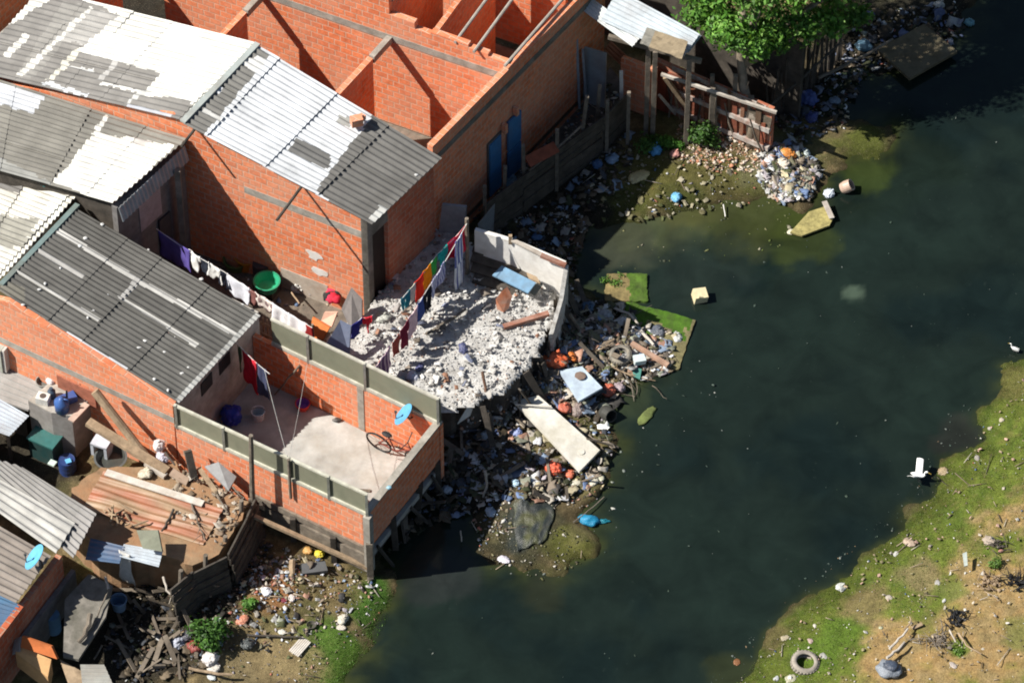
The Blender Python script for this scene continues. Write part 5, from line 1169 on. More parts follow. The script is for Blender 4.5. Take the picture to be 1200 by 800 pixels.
# ================================================================= lower left bank
stick([(344, 658, .45), (341, 680, .35), (336, 703, .25)], .07, .055, 'pale bleached log lying across the litter on the lower left bank', WOODT, 'log', 'log')
board([(353, 660), (381, 657), (384, 668), (354, 672)], .36, .08, (.10, .105, .11), 'dark slate board on the bank below the terrace planks')
board([(350, 676), (362, 672), (374, 686), (358, 690)], .25, .04, (.28, .34, .34), 'pale blue green board below the dark slate board')
m = MB(); m.beam(P(361, 686, .3), P(373, 684, .3), .06, .04); one('plank', m, mat('white_board'), 'short whitish slat beside the pale blue green board', 'plank')
bag(374, 650, .12, (.72, .58, .05), 'yellow bag on the bank above the dark slate board')
bag(361, 646, .10, (.62, .34, .10), 'orange brown bag left of the yellow bag')
bag(313, 694, .13, (.74, .74, .78), 'white crumpled bag on the rusty mud left of the bleached log', flat=.5)
bag(342, 701, .10, (.74, .66, .62), 'small white bag at the lower end of the bleached log', flat=.5, knot=False)
bag(333, 703, .08, (.18, .02, .04), 'small dark red bag touching the lower end of the bleached log', knot=False)
bag(323, 676, .09, (.78, .76, .74), 'white bag on the bank left of the upper end of the bleached log', knot=False)
bag(309, 677, .08, (.62, .48, .52), 'pinkish bag at the shade edge on the lower left bank', knot=False)
bag(403, 725, .13, (.62, .58, .48), 'pale cream bag in the middle of the lower left bank', flat=.45)
bag(399, 735, .10, (.60, .55, .47), 'flat cream scrap below the pale cream bag on the bank', flat=.3, knot=False)
m = MB(); q = G(352, 758, .03)
for k in range(6): a = q + rotz(.9) @ V((-.22, (k - 2.5) * .045, 0)); b = q + rotz(.9) @ V((.22, (k - 2.5) * .045 + .02, .03)); m.beam(a, b, .035, .03)
for s in (-.15, .15): m.beam(q + rotz(.9) @ V((s, -.15, -.02)), q + rotz(.9) @ V((s, .15, -.02)), .03, .02)
one('slatted_crate_side', m, mat('white_board'), 'grey white slatted crate panel lying near the mossy edge of the bank', 'crate panel')
stick([(290, 744, .3), (325, 745, .3), (354, 746, .3)], .025, .02, 'long dark rod in place of a shadow streak on the lower left mud', WOODD, 'pole', 'pole')  # dark rod laid where a cast shadow streak falls
stick([(222, 783, .35), (248, 788, .33), (272, 790, .3)], .035, .03, 'thick pale pole at the bottom edge below the white plastic bag', WOODT, 'pole', 'pole')
bag(330, 741, .10, (.66, .66, .60), 'white paper scrap above the dark shadow rod on the mud', flat=.35, knot=False)
tub(365, 733, .22, .10, .05, (.09, .085, .07), 'small dark ring shaped bowl half sunk in the lower left mud', 'bowl', 'bowl')
bag(247, 793, .10, (.62, .66, .66), 'whitish scrap below the thick pale pole at the bottom edge', flat=.4, knot=False)
bag(290, 755, .16, (.07, .08, .08), 'black bag on the mud right of the dark green shrub', flat=.5)
# ================================================================= river debris heap
def raft(quad, z, th, colfn, label, group=None):
    z -= .05; m = MB(); c = [P(*q, z) for q in quad]
    def fn(u, v):
        e = (1 - min(1, 8 * min(u, v, 1 - u, 1 - v)))
        return bil(c, u, v) + ZU * (.05 * mn.noise(V((u * 2.5, v * 2.5, quad[0][0]))) - .03 * e) + V((mn.noise(V((u * 9, v * 9, 3))), mn.noise(V((u * 9, v * 9, 8))), 0)) * .05 * e
    m.grid(fn, 26, 20, th=V((0, 0, -th)), colfn=colfn); return one('mossy_board', m, MOSSY, label, 'board', group)
raft([(708, 351), (759, 352), (758, 320), (711, 320)], .13, .10, lambda u, v: (.085, .16, .02) if u > .55 + .1 * mn.noise(V((u * 6, v * 6, 1))) else (.26, .20, .085), 'square mossy board, half brown and half green, floating off the white ruin')
raft([(722, 418), (795, 432), (815, 374), (734, 350)], .12, .10, lambda u, v: (.07, .16, .012) if v > .62 + .35 * mn.noise(V((u * 5, v * 5, 2))) and u < .96 else (.24, .21, .10), 'large green mossy board at the tip of the river debris')
m = MB(); c = [P(602, 470, .60), P(679, 552, .34), P(703, 527, .34), P(631, 463, .60)]
m.slab(c, V((0, 0, -.07))); m.lathe([(0, .03), (.08, .03), (.09, .0)], P(681, 530, .355), None, 14)
m.beam(P(604, 474, .64), P(646, 476, .64), .03, .03); one('board', m, mat('whitewashed_board', (.70, .67, .60), var=.25, scale=4, dirt=(.36, .32, .22), dirt_amt=.6), 'long whitewashed board, the biggest one lying on the river debris', 'board')
m = MB(); c = [P(655, 434, .56), P(678, 470, .52), P(706, 454, .50), P(682, 429, .56)]; m.slab(c, V((0, 0, -.06)))
o = one('board', m, mat('pale_blue_board', (.52, .62, .70), var=.2, scale=4, dirt=(.12, .13, .2), dirt_amt=.5), 'pale blue white panel lying above the long whitewashed board', 'board')
m = MB(); m.lump(P(680, 440, .57), (.13, .11, .02), .3, 2, 4); one('cloth', m, mat('brown_cloth', (.20, .14, .11)), 'brown rag lying on the pale blue white panel', 'rag')
tyre(727, 418, .25, .14, 'worn grey tyre lying flat beside the large mossy board', z=.22, tilt=(.12, -.08, 0))
tyre(943, 779, .30, .17, 'pale muddy tyre lying on the green right bank near the bottom', tilt=(.05, .1, 0), m_=mat('dusty_rubber', (.36, .32, .27), var=.4, scale=9, dirt=(.2, .17, .13), dirt_amt=.5))
bag(650, 424, .24, (.78, .15, .05), 'bright orange bag, the larger of two above the pale blue panel', elong=1.2)
bag(668, 421, .16, (.80, .22, .04), 'smaller orange bag touching the right side of the large orange bag')
bag(632, 434, .16, (.50, .50, .42), 'pale green white bag left of the pale blue panel')
bag(713, 460, .19, (.55, .14, .08), 'brick red bag at the right corner of the pale blue panel')
bag(726, 454, .15, (.38, .30, .32), 'greyish mauve bag right of the brick red bag')
bag(662, 480, .17, (.56, .15, .09), 'red brown bag against the upper edge of the whitewashed board')
bag(678, 482, .17, (.26, .20, .18), 'dull brown bag right of the red brown bag')
m = MB(); p = P(708, 482, .1); m.lathe([(.15, 0), (.17, .12), (.15, .3), (.13, .3), (.13, .05), (0, .05)], p, euler(1.2, 0, .6), 20, (.055, .055, .05)); one('pot', m, PLASTIC, 'overturned black pot at the water edge below the brick red bag', 'pot')
bag(650, 552, .19, (.80, .13, .06), 'round bright red orange bag below the whitewashed board')
bag(668, 556, .11, (.62, .16, .08), 'small rust red bag at the lower end of the whitewashed board')
bag(676, 566, .12, (.66, .62, .5), 'cream paper heap below the small rust red bag', flat=.5, knot=False)
bag(695, 566, .13, (.62, .58, .46), 'cream foam lump at the edge of the water right of the cream paper heap', flat=.5, knot=False)
bag(704, 560, .09, (.58, .56, .42), 'small cream foam scrap nearest the open water', flat=.5, knot=False)
m = MB(); p = P(749, 424, .18); m.box(p + V((0, 0, .08)), .26, .2, .14, euler(.1, .1, .3), (.64, .72, .72)); one('white_box', m, PLASTIC, 'white plastic box right of the grey tyre', 'box')
board([(741, 430), (752, 432), (750, 444), (742, 440)], .14, .03, (.08, .26, .22), 'teal scrap of plastic below the white plastic box', m_=PLASTIC)
m = MB(); m.beam(P(740, 402, .28), P(783, 428, .20), .11, .07); one('beam', m, mat('pink_timber', (.42, .25, .17), var=.4, dirt=(.5, .4, .32), dirt_amt=.4), 'pinkish beam lying on the large mossy board', 'beam')
bag(787, 424, .11, (.62, .46, .42), 'pale pink scrap at the lower end of the pinkish beam', flat=.6, knot=False)
bag(769, 390, .17, (.10, .115, .145), 'dark slate bag on the large mossy board', flat=.6)
bag(760, 384, .11, (.62, .62, .58), 'white bag left of the dark slate bag', flat=.6)
bag(778, 392, .10, (.50, .42, .42), 'pinkish grey bag right of the dark slate bag', flat=.6)
bag(794, 396, .13, (.52, .53, .50), 'light grey bag on the right part of the mossy board', flat=.55)
bag(711, 372, .17, (.40, .42, .43), 'grey bag at the left edge of the mossy boards', flat=.7)
bag(729, 378, .16, (.56, .56, .56), 'whitish crumpled bag between the grey bag and the pale bent cane', flat=.6)
stick([(722, 362, .30), (738, 368, .32), (748, 380, .3)], .03, .025, 'pale bent cane lying over the mossy board', mat('pale_timber'), 'cane', 'cane')
stick([(752, 388, .26), (766, 404, .22)], .04, .03, 'short whitish stake lying below the pale bent cane', mat('white_board'), 'stake', 'stake')
m = MB(); m.slab([P(667, 381, .42), P(695, 371, .42), P(698, 378, .36), P(690, 384, .33), P(670, 385, .36)], V((0, 0, -.06))); one('board', m, mat('pinkish_board'), 'pale pinkish board at the foot of the driftwood wall', 'board')
bag(688, 362, .16, (.06, .14, .24), 'blue bag in the shadow at the foot of the white ruin', flat=.5)
stick([(680, 408, .35), (700, 404, .36), (714, 408, .3)], .025, .02, 'dark branch tangle left of the grey tyre', WOOD, 'branch', 'branch', twigs=10, seed=2)
stick([(684, 418, .36), (698, 412, .36), (712, 404, .3)], .025, .015, 'brown branch crossing the dark branch tangle', WOODT, 'branch', 'branch', twigs=8, seed=3)
stick([(716, 430, .22), (735, 438, .16), (768, 446, .06)], .022, .008, 'thin bare branch reaching over the water below the tyre', WOODT, 'branch', 'branch', twigs=9, seed=5)
stick([(730, 434, .18), (740, 452, .1), (743, 470, .04)], .018, .006, 'thin twig dipping into the water below the bare branch', WOOD, 'branch', 'branch', twigs=4, seed=6)
m = MB()
m.lump(P(758, 487, .02), (.32, .12, .035), .25, 3, 8, rotz(.95), (.16, .20, .06)); one('leafy_scrap', m, MOSSY, 'long greenish mat of weed drifting off the red bags', 'weed mat', smooth=True)
m = MB(); q = P(820, 349, .05); m.box(q + V((0, 0, .07)), .30, .28, .24, euler(.15, .1, .25), (.78, .68, .42)); m.tube([q + V((-.1, -.12, .14)), q + V((-.02, -.15, .2)), q + V((.06, -.13, .16))], .02, 6, (.7, .6, .36)); one('jerry_can', m, PLASTIC, 'cream plastic can floating alone on the open water', 'can')
bag(575, 600, .13, (.38, .46, .55), 'pale blue bag in the shaded debris left of the red orange bag', flat=.5)
bag(604, 567, .11, (.45, .62, .75), 'bright blue white bag at the shade edge left of the red orange bag', flat=.6)
bag(524, 576, .14, (.42, .48, .56), 'pale round bag floating in the shade below the terrace wall', flat=.6)
bag(541, 583, .11, (.32, .30, .48), 'lilac bag right of the pale round bag in the shade', flat=.4)
bag(570, 512, .14, (.30, .38, .46), 'grey blue bag in the dark debris left of the whitewashed board', flat=.7)
bag(583, 508, .10, (.16, .24, .50), 'deep blue bag right of the grey blue bag in the dark debris', flat=.7)
bag(606, 508, .13, (.30, .36, .62), 'violet blue bag touching the shaded end of the whitewashed board', flat=.6)
board([(596, 548), (616, 538), (622, 552), (602, 560)], .25, .04, (.12, .16, .24), 'dark blue board in the shade left of the red orange bag')
stick([(569, 552, .8), (571, 566, .5), (566, 584, .05)], .03, .025, 'pale bare stake rising from the shaded water', mat('pale_timber'), 'stake', 'stake', twigs=2, seed=3)
stick([(540, 622, .35), (541, 634, .03)], .018, .015, 'short pale peg rising from the shaded water near the terrace', mat('pale_timber'), 'peg', 'peg')
bag(590, 655, .13, (.72, .68, .74), 'crumpled pinkish white bag at the lower edge of the debris', flat=.5, knot=False)
m = MB(); g = random.Random(2); q = P(690, 610, .05)
m.lump(q, (.22, .14, .12), .4, 3, 2, rotz(-.2), (.015, .26, .46)); m.lump(q + V((.28, .02, -.03)), (.17, .06, .04), .5, 3, 5, None, (.01, .20, .27)); one('plastic_bag', m, FILM, 'vivid cyan blue bag floating beside the lower mossy debris', 'plastic bag', smooth=True)
stick([(672, 612, .14), (690, 598, .1), (708, 582, .06)], .015, .012, 'thin straight cane in the water above the vivid blue bag', WOOD, 'cane', 'cane')
m = MB()
def sheet_on_mud(u, v):
    p = bil([P(606, 646, .15), P(640, 632, .15), P(654, 584, .15), P(600, 594, .15)], u + .10 * mn.noise(V((u * 3, v * 3, 1))), v + .10 * mn.noise(V((u * 3, v * 3, 5))))
    return V((p.x, p.y, max(TZ(p.x, p.y), 0) + .035 + .03 * abs(mn.noise(V((u * 7, v * 7, 2))))))
m.grid(sheet_on_mud, 26, 26, th=V((0, 0, -.012)), colfn=lambda u, v: lerp(V((.032, .040, .038)), V((.085, .09, .04)), max(0, min(1, .35 + 1.8 * mn.noise(V((u * 4, v * 4, 7))))))); one('plastic_sheet', m, FILM, 'dark plastic sheet stretched over the lower debris', 'plastic sheet', smooth=True)
stick([(632, 612, .12), (646, 596, .12), (658, 586, .12)], .015, .012, 'thin grey cane on the dark plastic sheet', WOOD, 'cane', 'cane')
# ================================================================= upper debris along the river
bag(767, 177, .19, (.10, .36, .68), 'sky blue bag beside the small bush in front of the timber fence')
bag(793, 233, .16, (.16, .46, .72), 'light blue bag with a white knot on the algae flats', flat=.6)
bag(791, 181, .13, (.62, .30, .25), 'pink bag right of the sky blue bag below the bush', flat=.6)
bag(748, 207, .2, (.58, .50, .26), 'yellowish scrap of foam at the left edge of the algae flats', flat=.35, elong=1.5, rot=.7, knot=False)
bag(716, 188, .16, (.22, .34, .50), 'pale blue bag in the shade below the plank fence', flat=.8)
bag(701, 195, .13, (.05, .12, .26), 'dark blue bag left of the pale blue bag below the plank fence', flat=.7)
bag(630, 278, .14, (.08, .18, .36), 'blue bag in the dark water behind the white ruin', flat=.5)
bag(598, 215, .18, (.16, .26, .34), 'blue grey bag behind the lower end of the plank fence', z=.35, flat=.8)
bag(925, 184, .17, (.70, .26, .05), 'orange bag on top of the litter heap by the tree')
bag(918, 194, .17, (.74, .64, .52), 'cream bag at the front of the litter heap by the tree')
bag(899, 190, .12, (.74, .76, .8), 'white bag at the left end of the litter heap by the tree')
bag(943, 183, .15, (.50, .56, .54), 'pale grey green bag at the right end of the litter heap by the tree')
bag(910, 178, .12, (.06, .08, .22), 'navy bag behind the cream bag on the litter heap')
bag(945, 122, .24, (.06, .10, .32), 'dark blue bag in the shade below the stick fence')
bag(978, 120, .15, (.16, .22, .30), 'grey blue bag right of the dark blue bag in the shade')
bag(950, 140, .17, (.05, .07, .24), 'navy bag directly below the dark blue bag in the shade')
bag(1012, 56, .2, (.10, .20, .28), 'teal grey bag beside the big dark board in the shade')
bag(1136, 28, .13, (.12, .30, .36), 'teal bag drifting in the shaded water at the top right', z=.0, flat=.6)
bag(1101, 8, .16, (.5, .5, .47), 'whitish bag in the shade at the top edge above the big dark board')
bag(972, 228, .16, (.62, .68, .76), 'bluish white bag on the tip of the algae spit', flat=.5)
m = MB(); p = P(987, 221, .08); m.lathe([(.13, 0), (.15, .1), (.14, .26), (.11, .26), (.11, .04), (0, .04)], p, euler(.3, .9, .3), 20, (.50, .36, .28)); one('clay_pot', m, PLASTIC, 'tipped pinkish clay pot at the very tip of the algae spit', 'pot')
board([(926, 272), (948, 248), (966, 242), (978, 252), (972, 264), (940, 276)], .10, .05, (.42, .36, .14), 'yellow green wet cardboard half sunk below the bluish white bag', 'cardboard', 'cardboard', m_=MOSSY)
m = MB(); m.beam(P(966, 236, .2), P(975, 256, .14), .12, .03); one('plank', m, mat('pale_timber'), 'cream slat lying on the yellow green wet cardboard', 'plank')
bag(926, 272, .09, (.62, .58, .44), 'cream scrap at the lower left end of the wet cardboard', flat=.5, knot=False)
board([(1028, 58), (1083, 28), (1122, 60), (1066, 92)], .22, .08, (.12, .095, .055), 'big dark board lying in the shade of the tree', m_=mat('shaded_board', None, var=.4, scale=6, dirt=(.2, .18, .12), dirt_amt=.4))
stick([(960, 92, .35), (1000, 72, .4), (1046, 46, .35)], .04, .03, 'long grey pole leading to the big dark board in the shade', WOOD, 'pole', 'pole')
stick([(848, 240, .1), (850, 254, .06)], .015, .012, 'thin white stick in the shallow algae water', WHITE)
def rb(px, py, r, col, label, z=None, flat=.7, knot=True, **k):
    return bag(px, py, r * (.8 if r < .14 else .9), tuple(c * .78 for c in col), label, z, flat * .55, knot, **k)
# ================================================================= right bank things
m = MB(); q = G(1042, 786)
m.lump(q + V((0, 0, .07)), (.26, .23, .11), .35, 3, 6, None, (.24, .27, .31), floor=.05); m.lump(q + V((.03, .02, .14)), (.17, .14, .10), .3, 3, 9, None, (.06, .08, .12)); one('sack', m, FILM, 'grey white sack with a dark blue opening on the right bank sand', 'sack', smooth=True)
stick([(1040, 771, .42), (1048, 764, .42), (1060, 752, .42)], .035, .025, 'pale split stick lying just above the grey sack', mat('pale_timber'))
stick([(1043, 760, .42), (1054, 748, .42), (1064, 736, .42)], .03, .02, 'whitish stick lying parallel above the pale split stick', mat('white_board'))
stick([(1060, 738, .42), (1068, 728, .42), (1066, 722, .42)], .02, .012, 'thin brown twig above the two pale sticks', WOODT)
m = MB(); q = G(1074, 735); m.beam(q + V((-.1, -.05, .04)), q + V((.12, .06, .05)), .08, .03); one('plank', m, WOODT, 'short tan and dark slat right of the two pale sticks', 'plank')
def clump(px, py, r, n, m_, label, name, cat, seed, h=.25, thin=.012):
    g = random.Random(seed); q = G(px, py); m = MB()
    for k in range(n):
        a = q + V((g.gauss(0, r * .45), g.gauss(0, r * .4), .0)); b = a + V((g.gauss(0, r * .6), g.gauss(0, r * .6), g.uniform(.02, h))); m.tube([a, lerp(a, b, .5) + V((0, 0, .05)), b], [thin, thin * .9, thin * .4], 4)
    for k in range(n // 4): m.lump(q + V((g.gauss(0, r * .4), g.gauss(0, r * .4), g.uniform(0, h * .4))), (r * .2, r * .2, r * .12), .5, 1, k + seed)
    return one(name, m, m_, label, cat)
clump(1119, 727, .28, 40, BLACK, 'black tangle of burnt wire on the sand right of the pale sticks', 'wire_tangle', 'wire tangle', 1)
stick([(1113, 738, .42), (1120, 752, .42)], .02, .015, 'thin pale stick under the black wire tangle', mat('pale_timber'))
stick([(1124, 742, .42), (1133, 756, .42), (1150, 766, .42)], .025, .012, 'curved dark twig trailing right from the black wire tangle', WOODT)
clump(1098, 752, .3, 34, WOOD, 'nest of grey twigs below the black wire tangle', 'twig_heap', 'twigs', 2, .12)
clump(1158, 683, .26, 36, WOODT, 'broken brown basket of twigs on the sand at the right', 'twig_basket', 'twigs', 3, .22)
clump(1190, 684, .24, 36, BLACK, 'black charred bundle at the right picture edge', 'charred_bundle', 'charred wood', 4)
clump(1169, 640, .22, 20, WOODD, 'dark dry plant remains on the sand above the twig basket', 'dry_plant', 'plant remains', 5, .15)
rb(1160, 634, .15, (.58, .48, .38), 'pale crumpled sack left of the dark dry plant remains', flat=.5)
rb(1173, 645, .08, (.62, .28, .22), 'small pink scrap below the dark dry plant remains', knot=False)
board([(1128, 648), (1133, 646), (1134, 662), (1130, 663)], .5, .03, (.50, .55, .50), 'narrow pale upright board scrap on the sand', zs=[.5, .5, .42, .42])
rb(1098, 683, .09, (.60, .58, .54), 'small white bag left of the brown twig basket', flat=.6, knot=False)
rb(1065, 635, .15, (.60, .46, .34), 'cream and pink paper bundle on the grass edge of the right bank', flat=.5)
rb(1050, 649, .09, (.72, .72, .66), 'white bag below the cream and pink bundle', knot=False)
rb(986, 688, .15, (.74, .76, .70), 'white bag at the water edge of the right bank', flat=.6)
rb(1043, 701, .09, (.66, .58, .48), 'cream curled scrap on the bare patch of the right bank', flat=.5, knot=False)
rb(955, 733, .07, (.78, .72, .62), 'cream scrap standing on the grass above the muddy tyre', knot=False)
rb(950, 750, .09, (.62, .46, .40), 'pink scrap right above the muddy tyre', flat=.5, knot=False)
rb(919, 747, .11, (.58, .50, .34), 'straw coloured scrap on the bank left of the muddy tyre', flat=.4, knot=False)
rb(965, 768, .11, (.56, .55, .50), 'grey white shredded bag right of the muddy tyre', flat=.4, knot=False)
rb(928, 795, .15, (.66, .64, .46), 'pale yellow flattened jug below the muddy tyre', flat=.45, knot=False, cat='jug', name='jug')
rb(910, 795, .08, (.66, .68, .66), 'white scrap left of the pale yellow flattened jug', knot=False)
rb(1032, 735, .07, (.60, .62, .40), 'pale green ball on the grass left of the sticks', knot=False, flat=.9)
rb(1106, 704, .06, (.72, .72, .68), 'white knob of plastic on the mossy tuft of the right bank', knot=False, flat=.9)
rb(1118, 780, .10, (.60, .52, .46), 'pinkish cream scrap low on the right bank sand', flat=.4, knot=False)
rb(1152, 760, .05, (.68, .62, .5), 'small cream scrap on the sand far right of the sticks', knot=False)
rb(1104, 553, .17, (.50, .38, .22), 'straw brown clump at the waterline behind the flying white bird', flat=.6, knot=False, cat='reed clump', name='reed_clump')
rb(1145, 537, .10, (.50, .46, .40), 'grey brown scrap on the right bank above the white bird', flat=.4, knot=False)
rb(1174, 492, .09, (.68, .60, .44), 'cream scrap on the green shore at the right edge', flat=.5, knot=False)
rb(1160, 502, .08, (.66, .60, .50), 'small cream scrap left of the other cream scrap on the shore', flat=.5, knot=False)
rb(863, 776, .12, (.30, .13, .05), 'rust coloured scrap in the shallow water at the bottom right', z=.0, flat=.3, knot=False)
# ================================================================= two white egrets
def bird(p, ang, label, spread, size=1.0):
    root = thing('egret', p, label, 'bird'); M = rotz(ang); S = size
    def L(x, y, z): return p + M @ V((x * S, y * S, z * S))
    m = MB(); z0 = .20
    pts = [(-.26, 0, z0 + .0), (-.19, 0, z0 + .01), (-.08, 0, z0 + .03), (.03, 0, z0 + .05), (.11, 0, z0 + .08), (.15, 0, z0 + .13), (.14, 0, z0 + .20), (.16, 0, z0 + .26), (.20, 0, z0 + .28), (.235, 0, z0 + .275)]
    rr = [.012, .045, .075, .075, .05, .03, .022, .022, .030, .014]
    m.tube([L(*q) for q in pts], [r * S for r in rr], 12)
    for s in (-1, 1):
        if spread:
            def wing(u, v, s=s): return L(.06 - .20 * v - .10 * u, s * (.05 + .30 * u), z0 + .06 + .26 * u - .05 * v + .03 * math.sin(math.pi * v))
        else:
            def wing(u, v, s=s): return L(.07 - .30 * u, s * (.062 + .018 * math.sin(math.pi * u)), z0 + .09 - .09 * v + .0 * u)
        m.grid(wing, 10, 6, th=V((0, 0, -.012)))
    m.build('body', FEATHER, root, smooth=True)
    b = MB(); b.tube([L(.232, 0, z0 + .275), L(.33, 0, z0 + .255)], [.012 * S, .003 * S], 6); b.build('beak', mat('yellow_beak', (.6, .42, .08)), root)
    for s in (-1, 1):
        l = MB(); l.tube([L(-.03, s * .03, z0 - .02), L(-.05, s * .03, z0 - .11), L(-.02, s * .03, .0)], .007 * S, 5); l.tube([L(-.02, s * .03, 0), L(.04, s * .03, 0)], .006 * S, 4); l.build('leg', BLACK, root)
bird(P(1077, 563, .0), -.45, 'white egret with raised wings at the water edge of the right bank', True, .8)
bird(P(1188, 412, .0), 2.7, 'white egret standing at the shore by the right picture edge', False, .48)
# ------------------------------------------------------------------ fast scatter meshes
def np_mesh(name, V_, F_, cols, m, kind='stuff', label=None, cat=None):
    me = bpy.data.meshes.new(name); k = F_.shape[1]
    me.vertices.add(len(V_)); me.vertices.foreach_set('co', V_.astype('f').ravel())
    me.loops.add(F_.size); me.loops.foreach_set('vertex_index', F_.astype('i').ravel())
    me.polygons.add(len(F_)); me.polygons.foreach_set('loop_start', np.arange(len(F_), dtype='i') * k)
    me.update(calc_edges=True)
    at_ = me.color_attributes.new('col', 'FLOAT_COLOR', 'POINT'); at_.data.foreach_set('color', np.concatenate([cols, np.ones((len(cols), 1))], 1).astype('f').ravel())
    me.materials.append(m); o = bpy.data.objects.new(name, me); COL.objects.link(o)
    return tag(o, label, cat, None, kind)
IV, IF = ico(1); IV = np.array([list(v) for v in IV]); IF = np.array(IF)
IV2, IF2 = ico(2); IV2 = np.array([list(v) for v in IV2]); IF2 = np.array(IF2)
def rot_rand(rs, n):
    q = rs.normal(size=(n, 4)); q /= np.linalg.norm(q, axis=1)[:, None]; w, x, y, z = q.T
    return np.stack([np.stack([1 - 2 * (y * y + z * z), 2 * (x * y - z * w), 2 * (x * z + y * w)], -1), np.stack([2 * (x * y + z * w), 1 - 2 * (x * x + z * z), 2 * (y * z - x * w)], -1), np.stack([2 * (x * z - y * w), 2 * (y * z + x * w), 1 - 2 * (x * x + y * y)], -1)], 1)
def chunks(centers, sizes, cols, seed, flat=(.25, .6), rag=.5, clampv=None, free=True):
    rs = np.random.RandomState(seed); n = len(centers)
    base = IV[None] * (1 + rs.uniform(-rag, rag * .6, (n, len(IV), 1)))
    if clampv: base = np.clip(base, -clampv, clampv)
    sc = np.stack([sizes * rs.uniform(.6, 1.4, n), sizes * rs.uniform(.5, 1.1, n), sizes * rs.uniform(*flat, n)], -1)
    v = base * sc[:, None, :]
    if free: Rm = rot_rand(rs, n)
    else:
        a = rs.uniform(0, 6.28, n); t = rs.normal(0, .25, (2, n)); Rm = np.zeros((n, 3, 3)); Rm[:, 0, 0] = np.cos(a); Rm[:, 0, 1] = -np.sin(a); Rm[:, 1, 0] = np.sin(a); Rm[:, 1, 1] = np.cos(a); Rm[:, 2, 0] = t[0]; Rm[:, 2, 1] = t[1]; Rm[:, 2, 2] = 1
    v = np.einsum('nij,nkj->nki', Rm, v) + centers[:, None, :]
    f = IF[None] + (np.arange(n) * len(IV))[:, None, None]
    return v.reshape(-1, 3), f.reshape(-1, 3), np.repeat(cols, len(IV), 0)
def in_np(X, Y, poly): return sdist(X, Y, poly) > 0
def rand_in(rs, px, n, z=None):
    """n random ground points in the pixel polygon px (taken at height z)"""
    poly = [P(a, b, z if z is not None else .15).xy for a, b in px]
    xs = [p[0] for p in poly]; ys = [p[1] for p in poly]; out = np.zeros((0, 2))
    while len(out) < n:
        q = np.stack([rs.uniform(min(xs), max(xs), n * 3), rs.uniform(min(ys), max(ys), n * 3)], -1); out = np.concatenate([out, q[in_np(q[:, 0], q[:, 1], poly)]])
    return out[:n]
PAL = np.array([(.68, .68, .66), (.56, .54, .50), (.48, .43, .36), (.38, .32, .24), (.27, .21, .15), (.15, .12, .09), (.06, .06, .06), (.22, .27, .34), (.12, .18, .30), (.38, .22, .16), (.42, .15, .10), (.40, .36, .37), (.34, .36, .30), (.50, .42, .26), (.28, .25, .22), (.19, .16, .10), (.11, .12, .05), (.22, .19, .12)])
def litter(name, px, n, smin, smax, seed, z=None, lift=.015, pal=None, wts=None, sticks=0, bright=1.0, clump=.0, flat=(.12, .5)):
    rs = np.random.RandomState(seed); pal = PAL if pal is None else np.array(pal)
    q = rand_in(rs, px, n, z)
    if clump:
        d = fbm(q[:, 0], q[:, 1], 1.7, seed, 4); q = q[d > .5 - .12 * (1 - clump) - .0 if clump < 1 else d > .52]
    n = len(q); zz = height(q[:, 0], q[:, 1]) if z is None else np.full(n, z)
    zz = np.maximum(zz, .0) + lift
    s = smin * (smax / smin) ** (rs.rand(n) ** 1.5)
    c = pal[rs.choice(len(pal), n, p=wts)] * rs.uniform(.65, 1.15, (n, 1)) * bright
    v, f, cc = chunks(np.stack([q[:, 0], q[:, 1], zz], -1), s, c, seed, flat, rag=.75, free=False)
    if sticks:
        g = random.Random(seed); mb = MB(); Q = rand_in(rs, px, sticks, z)
        for x, y in Q:
            zz = max(TZ(x, y), 0) + .03 if z is None else z + .03; a = g.uniform(0, 6.28); L = .05 * (6 ** g.random())
            d = V((math.cos(a) * L, math.sin(a) * L, g.uniform(-.02, .09))); p = V((x, y, zz)); mb.beam(p - d, p + d, .014, .012)
        V2 = np.array([list(p) for p in mb.v]); F2 = np.array(mb.f)
        F2 = np.concatenate([F2[:, [0, 1, 2]], F2[:, [0, 2, 3]]]) + len(v)
        v = np.concatenate([v, V2]); f = np.concatenate([f, F2]); kc = np.repeat(np.array([(.22, .17, .12), (.34, .27, .19), (.10, .08, .06), (.45, .4, .33)])[rs.randint(0, 4, len(Q))], 8, 0); cc = np.concatenate([cc, kc])
    return np_mesh(name, v, f, np.clip(cc, .004, .85), LITTER)
HEAP = [(606, 462), (628, 428), (650, 395), (668, 350), (700, 350), (735, 352), (770, 395), (790, 430), (745, 445), (728, 462), (712, 482), (718, 535), (690, 575), (650, 590), (600, 590), (560, 596), (548, 560), (560, 510), (590, 480)]
litter('debris', HEAP, 520, .015, .07, 1, sticks=54)
litter('debris', [(645, 405), (700, 400), (720, 430), (700, 450), (660, 490), (625, 470), (610, 460)], 320, .02, .09, 2, lift=.04, sticks=25)
litter('debris', [(650, 610), (700, 640), (676, 660), (640, 678), (600, 665), (560, 645), (556, 615), (590, 600)], 260, .012, .05, 3, sticks=3, pal=[(.05, .045, .03), (.1, .1, .04), (.2, .18, .1), (.3, .28, .22), (.07, .08, .03), (.45, .42, .36)])
litter('debris', [(562, 640), (545, 600), (600, 570), (640, 560), (720, 560), (690, 590), (640, 600)], 220, .015, .06, 13, sticks=8)
litter('debris', [(892, 176), (935, 172), (962, 196), (950, 232), (915, 235), (890, 215)], 330, .02, .08, 4, lift=.03, sticks=19)
litter('debris', [(835, 150), (885, 150), (895, 200), (850, 205), (800, 190), (790, 150)], 700, .02, .075, 5, pal=[(.55, .42, .32), (.42, .28, .18), (.62, .54, .44), (.3, .2, .13), (.7, .62, .52), (.5, .22, .13)], sticks=16)
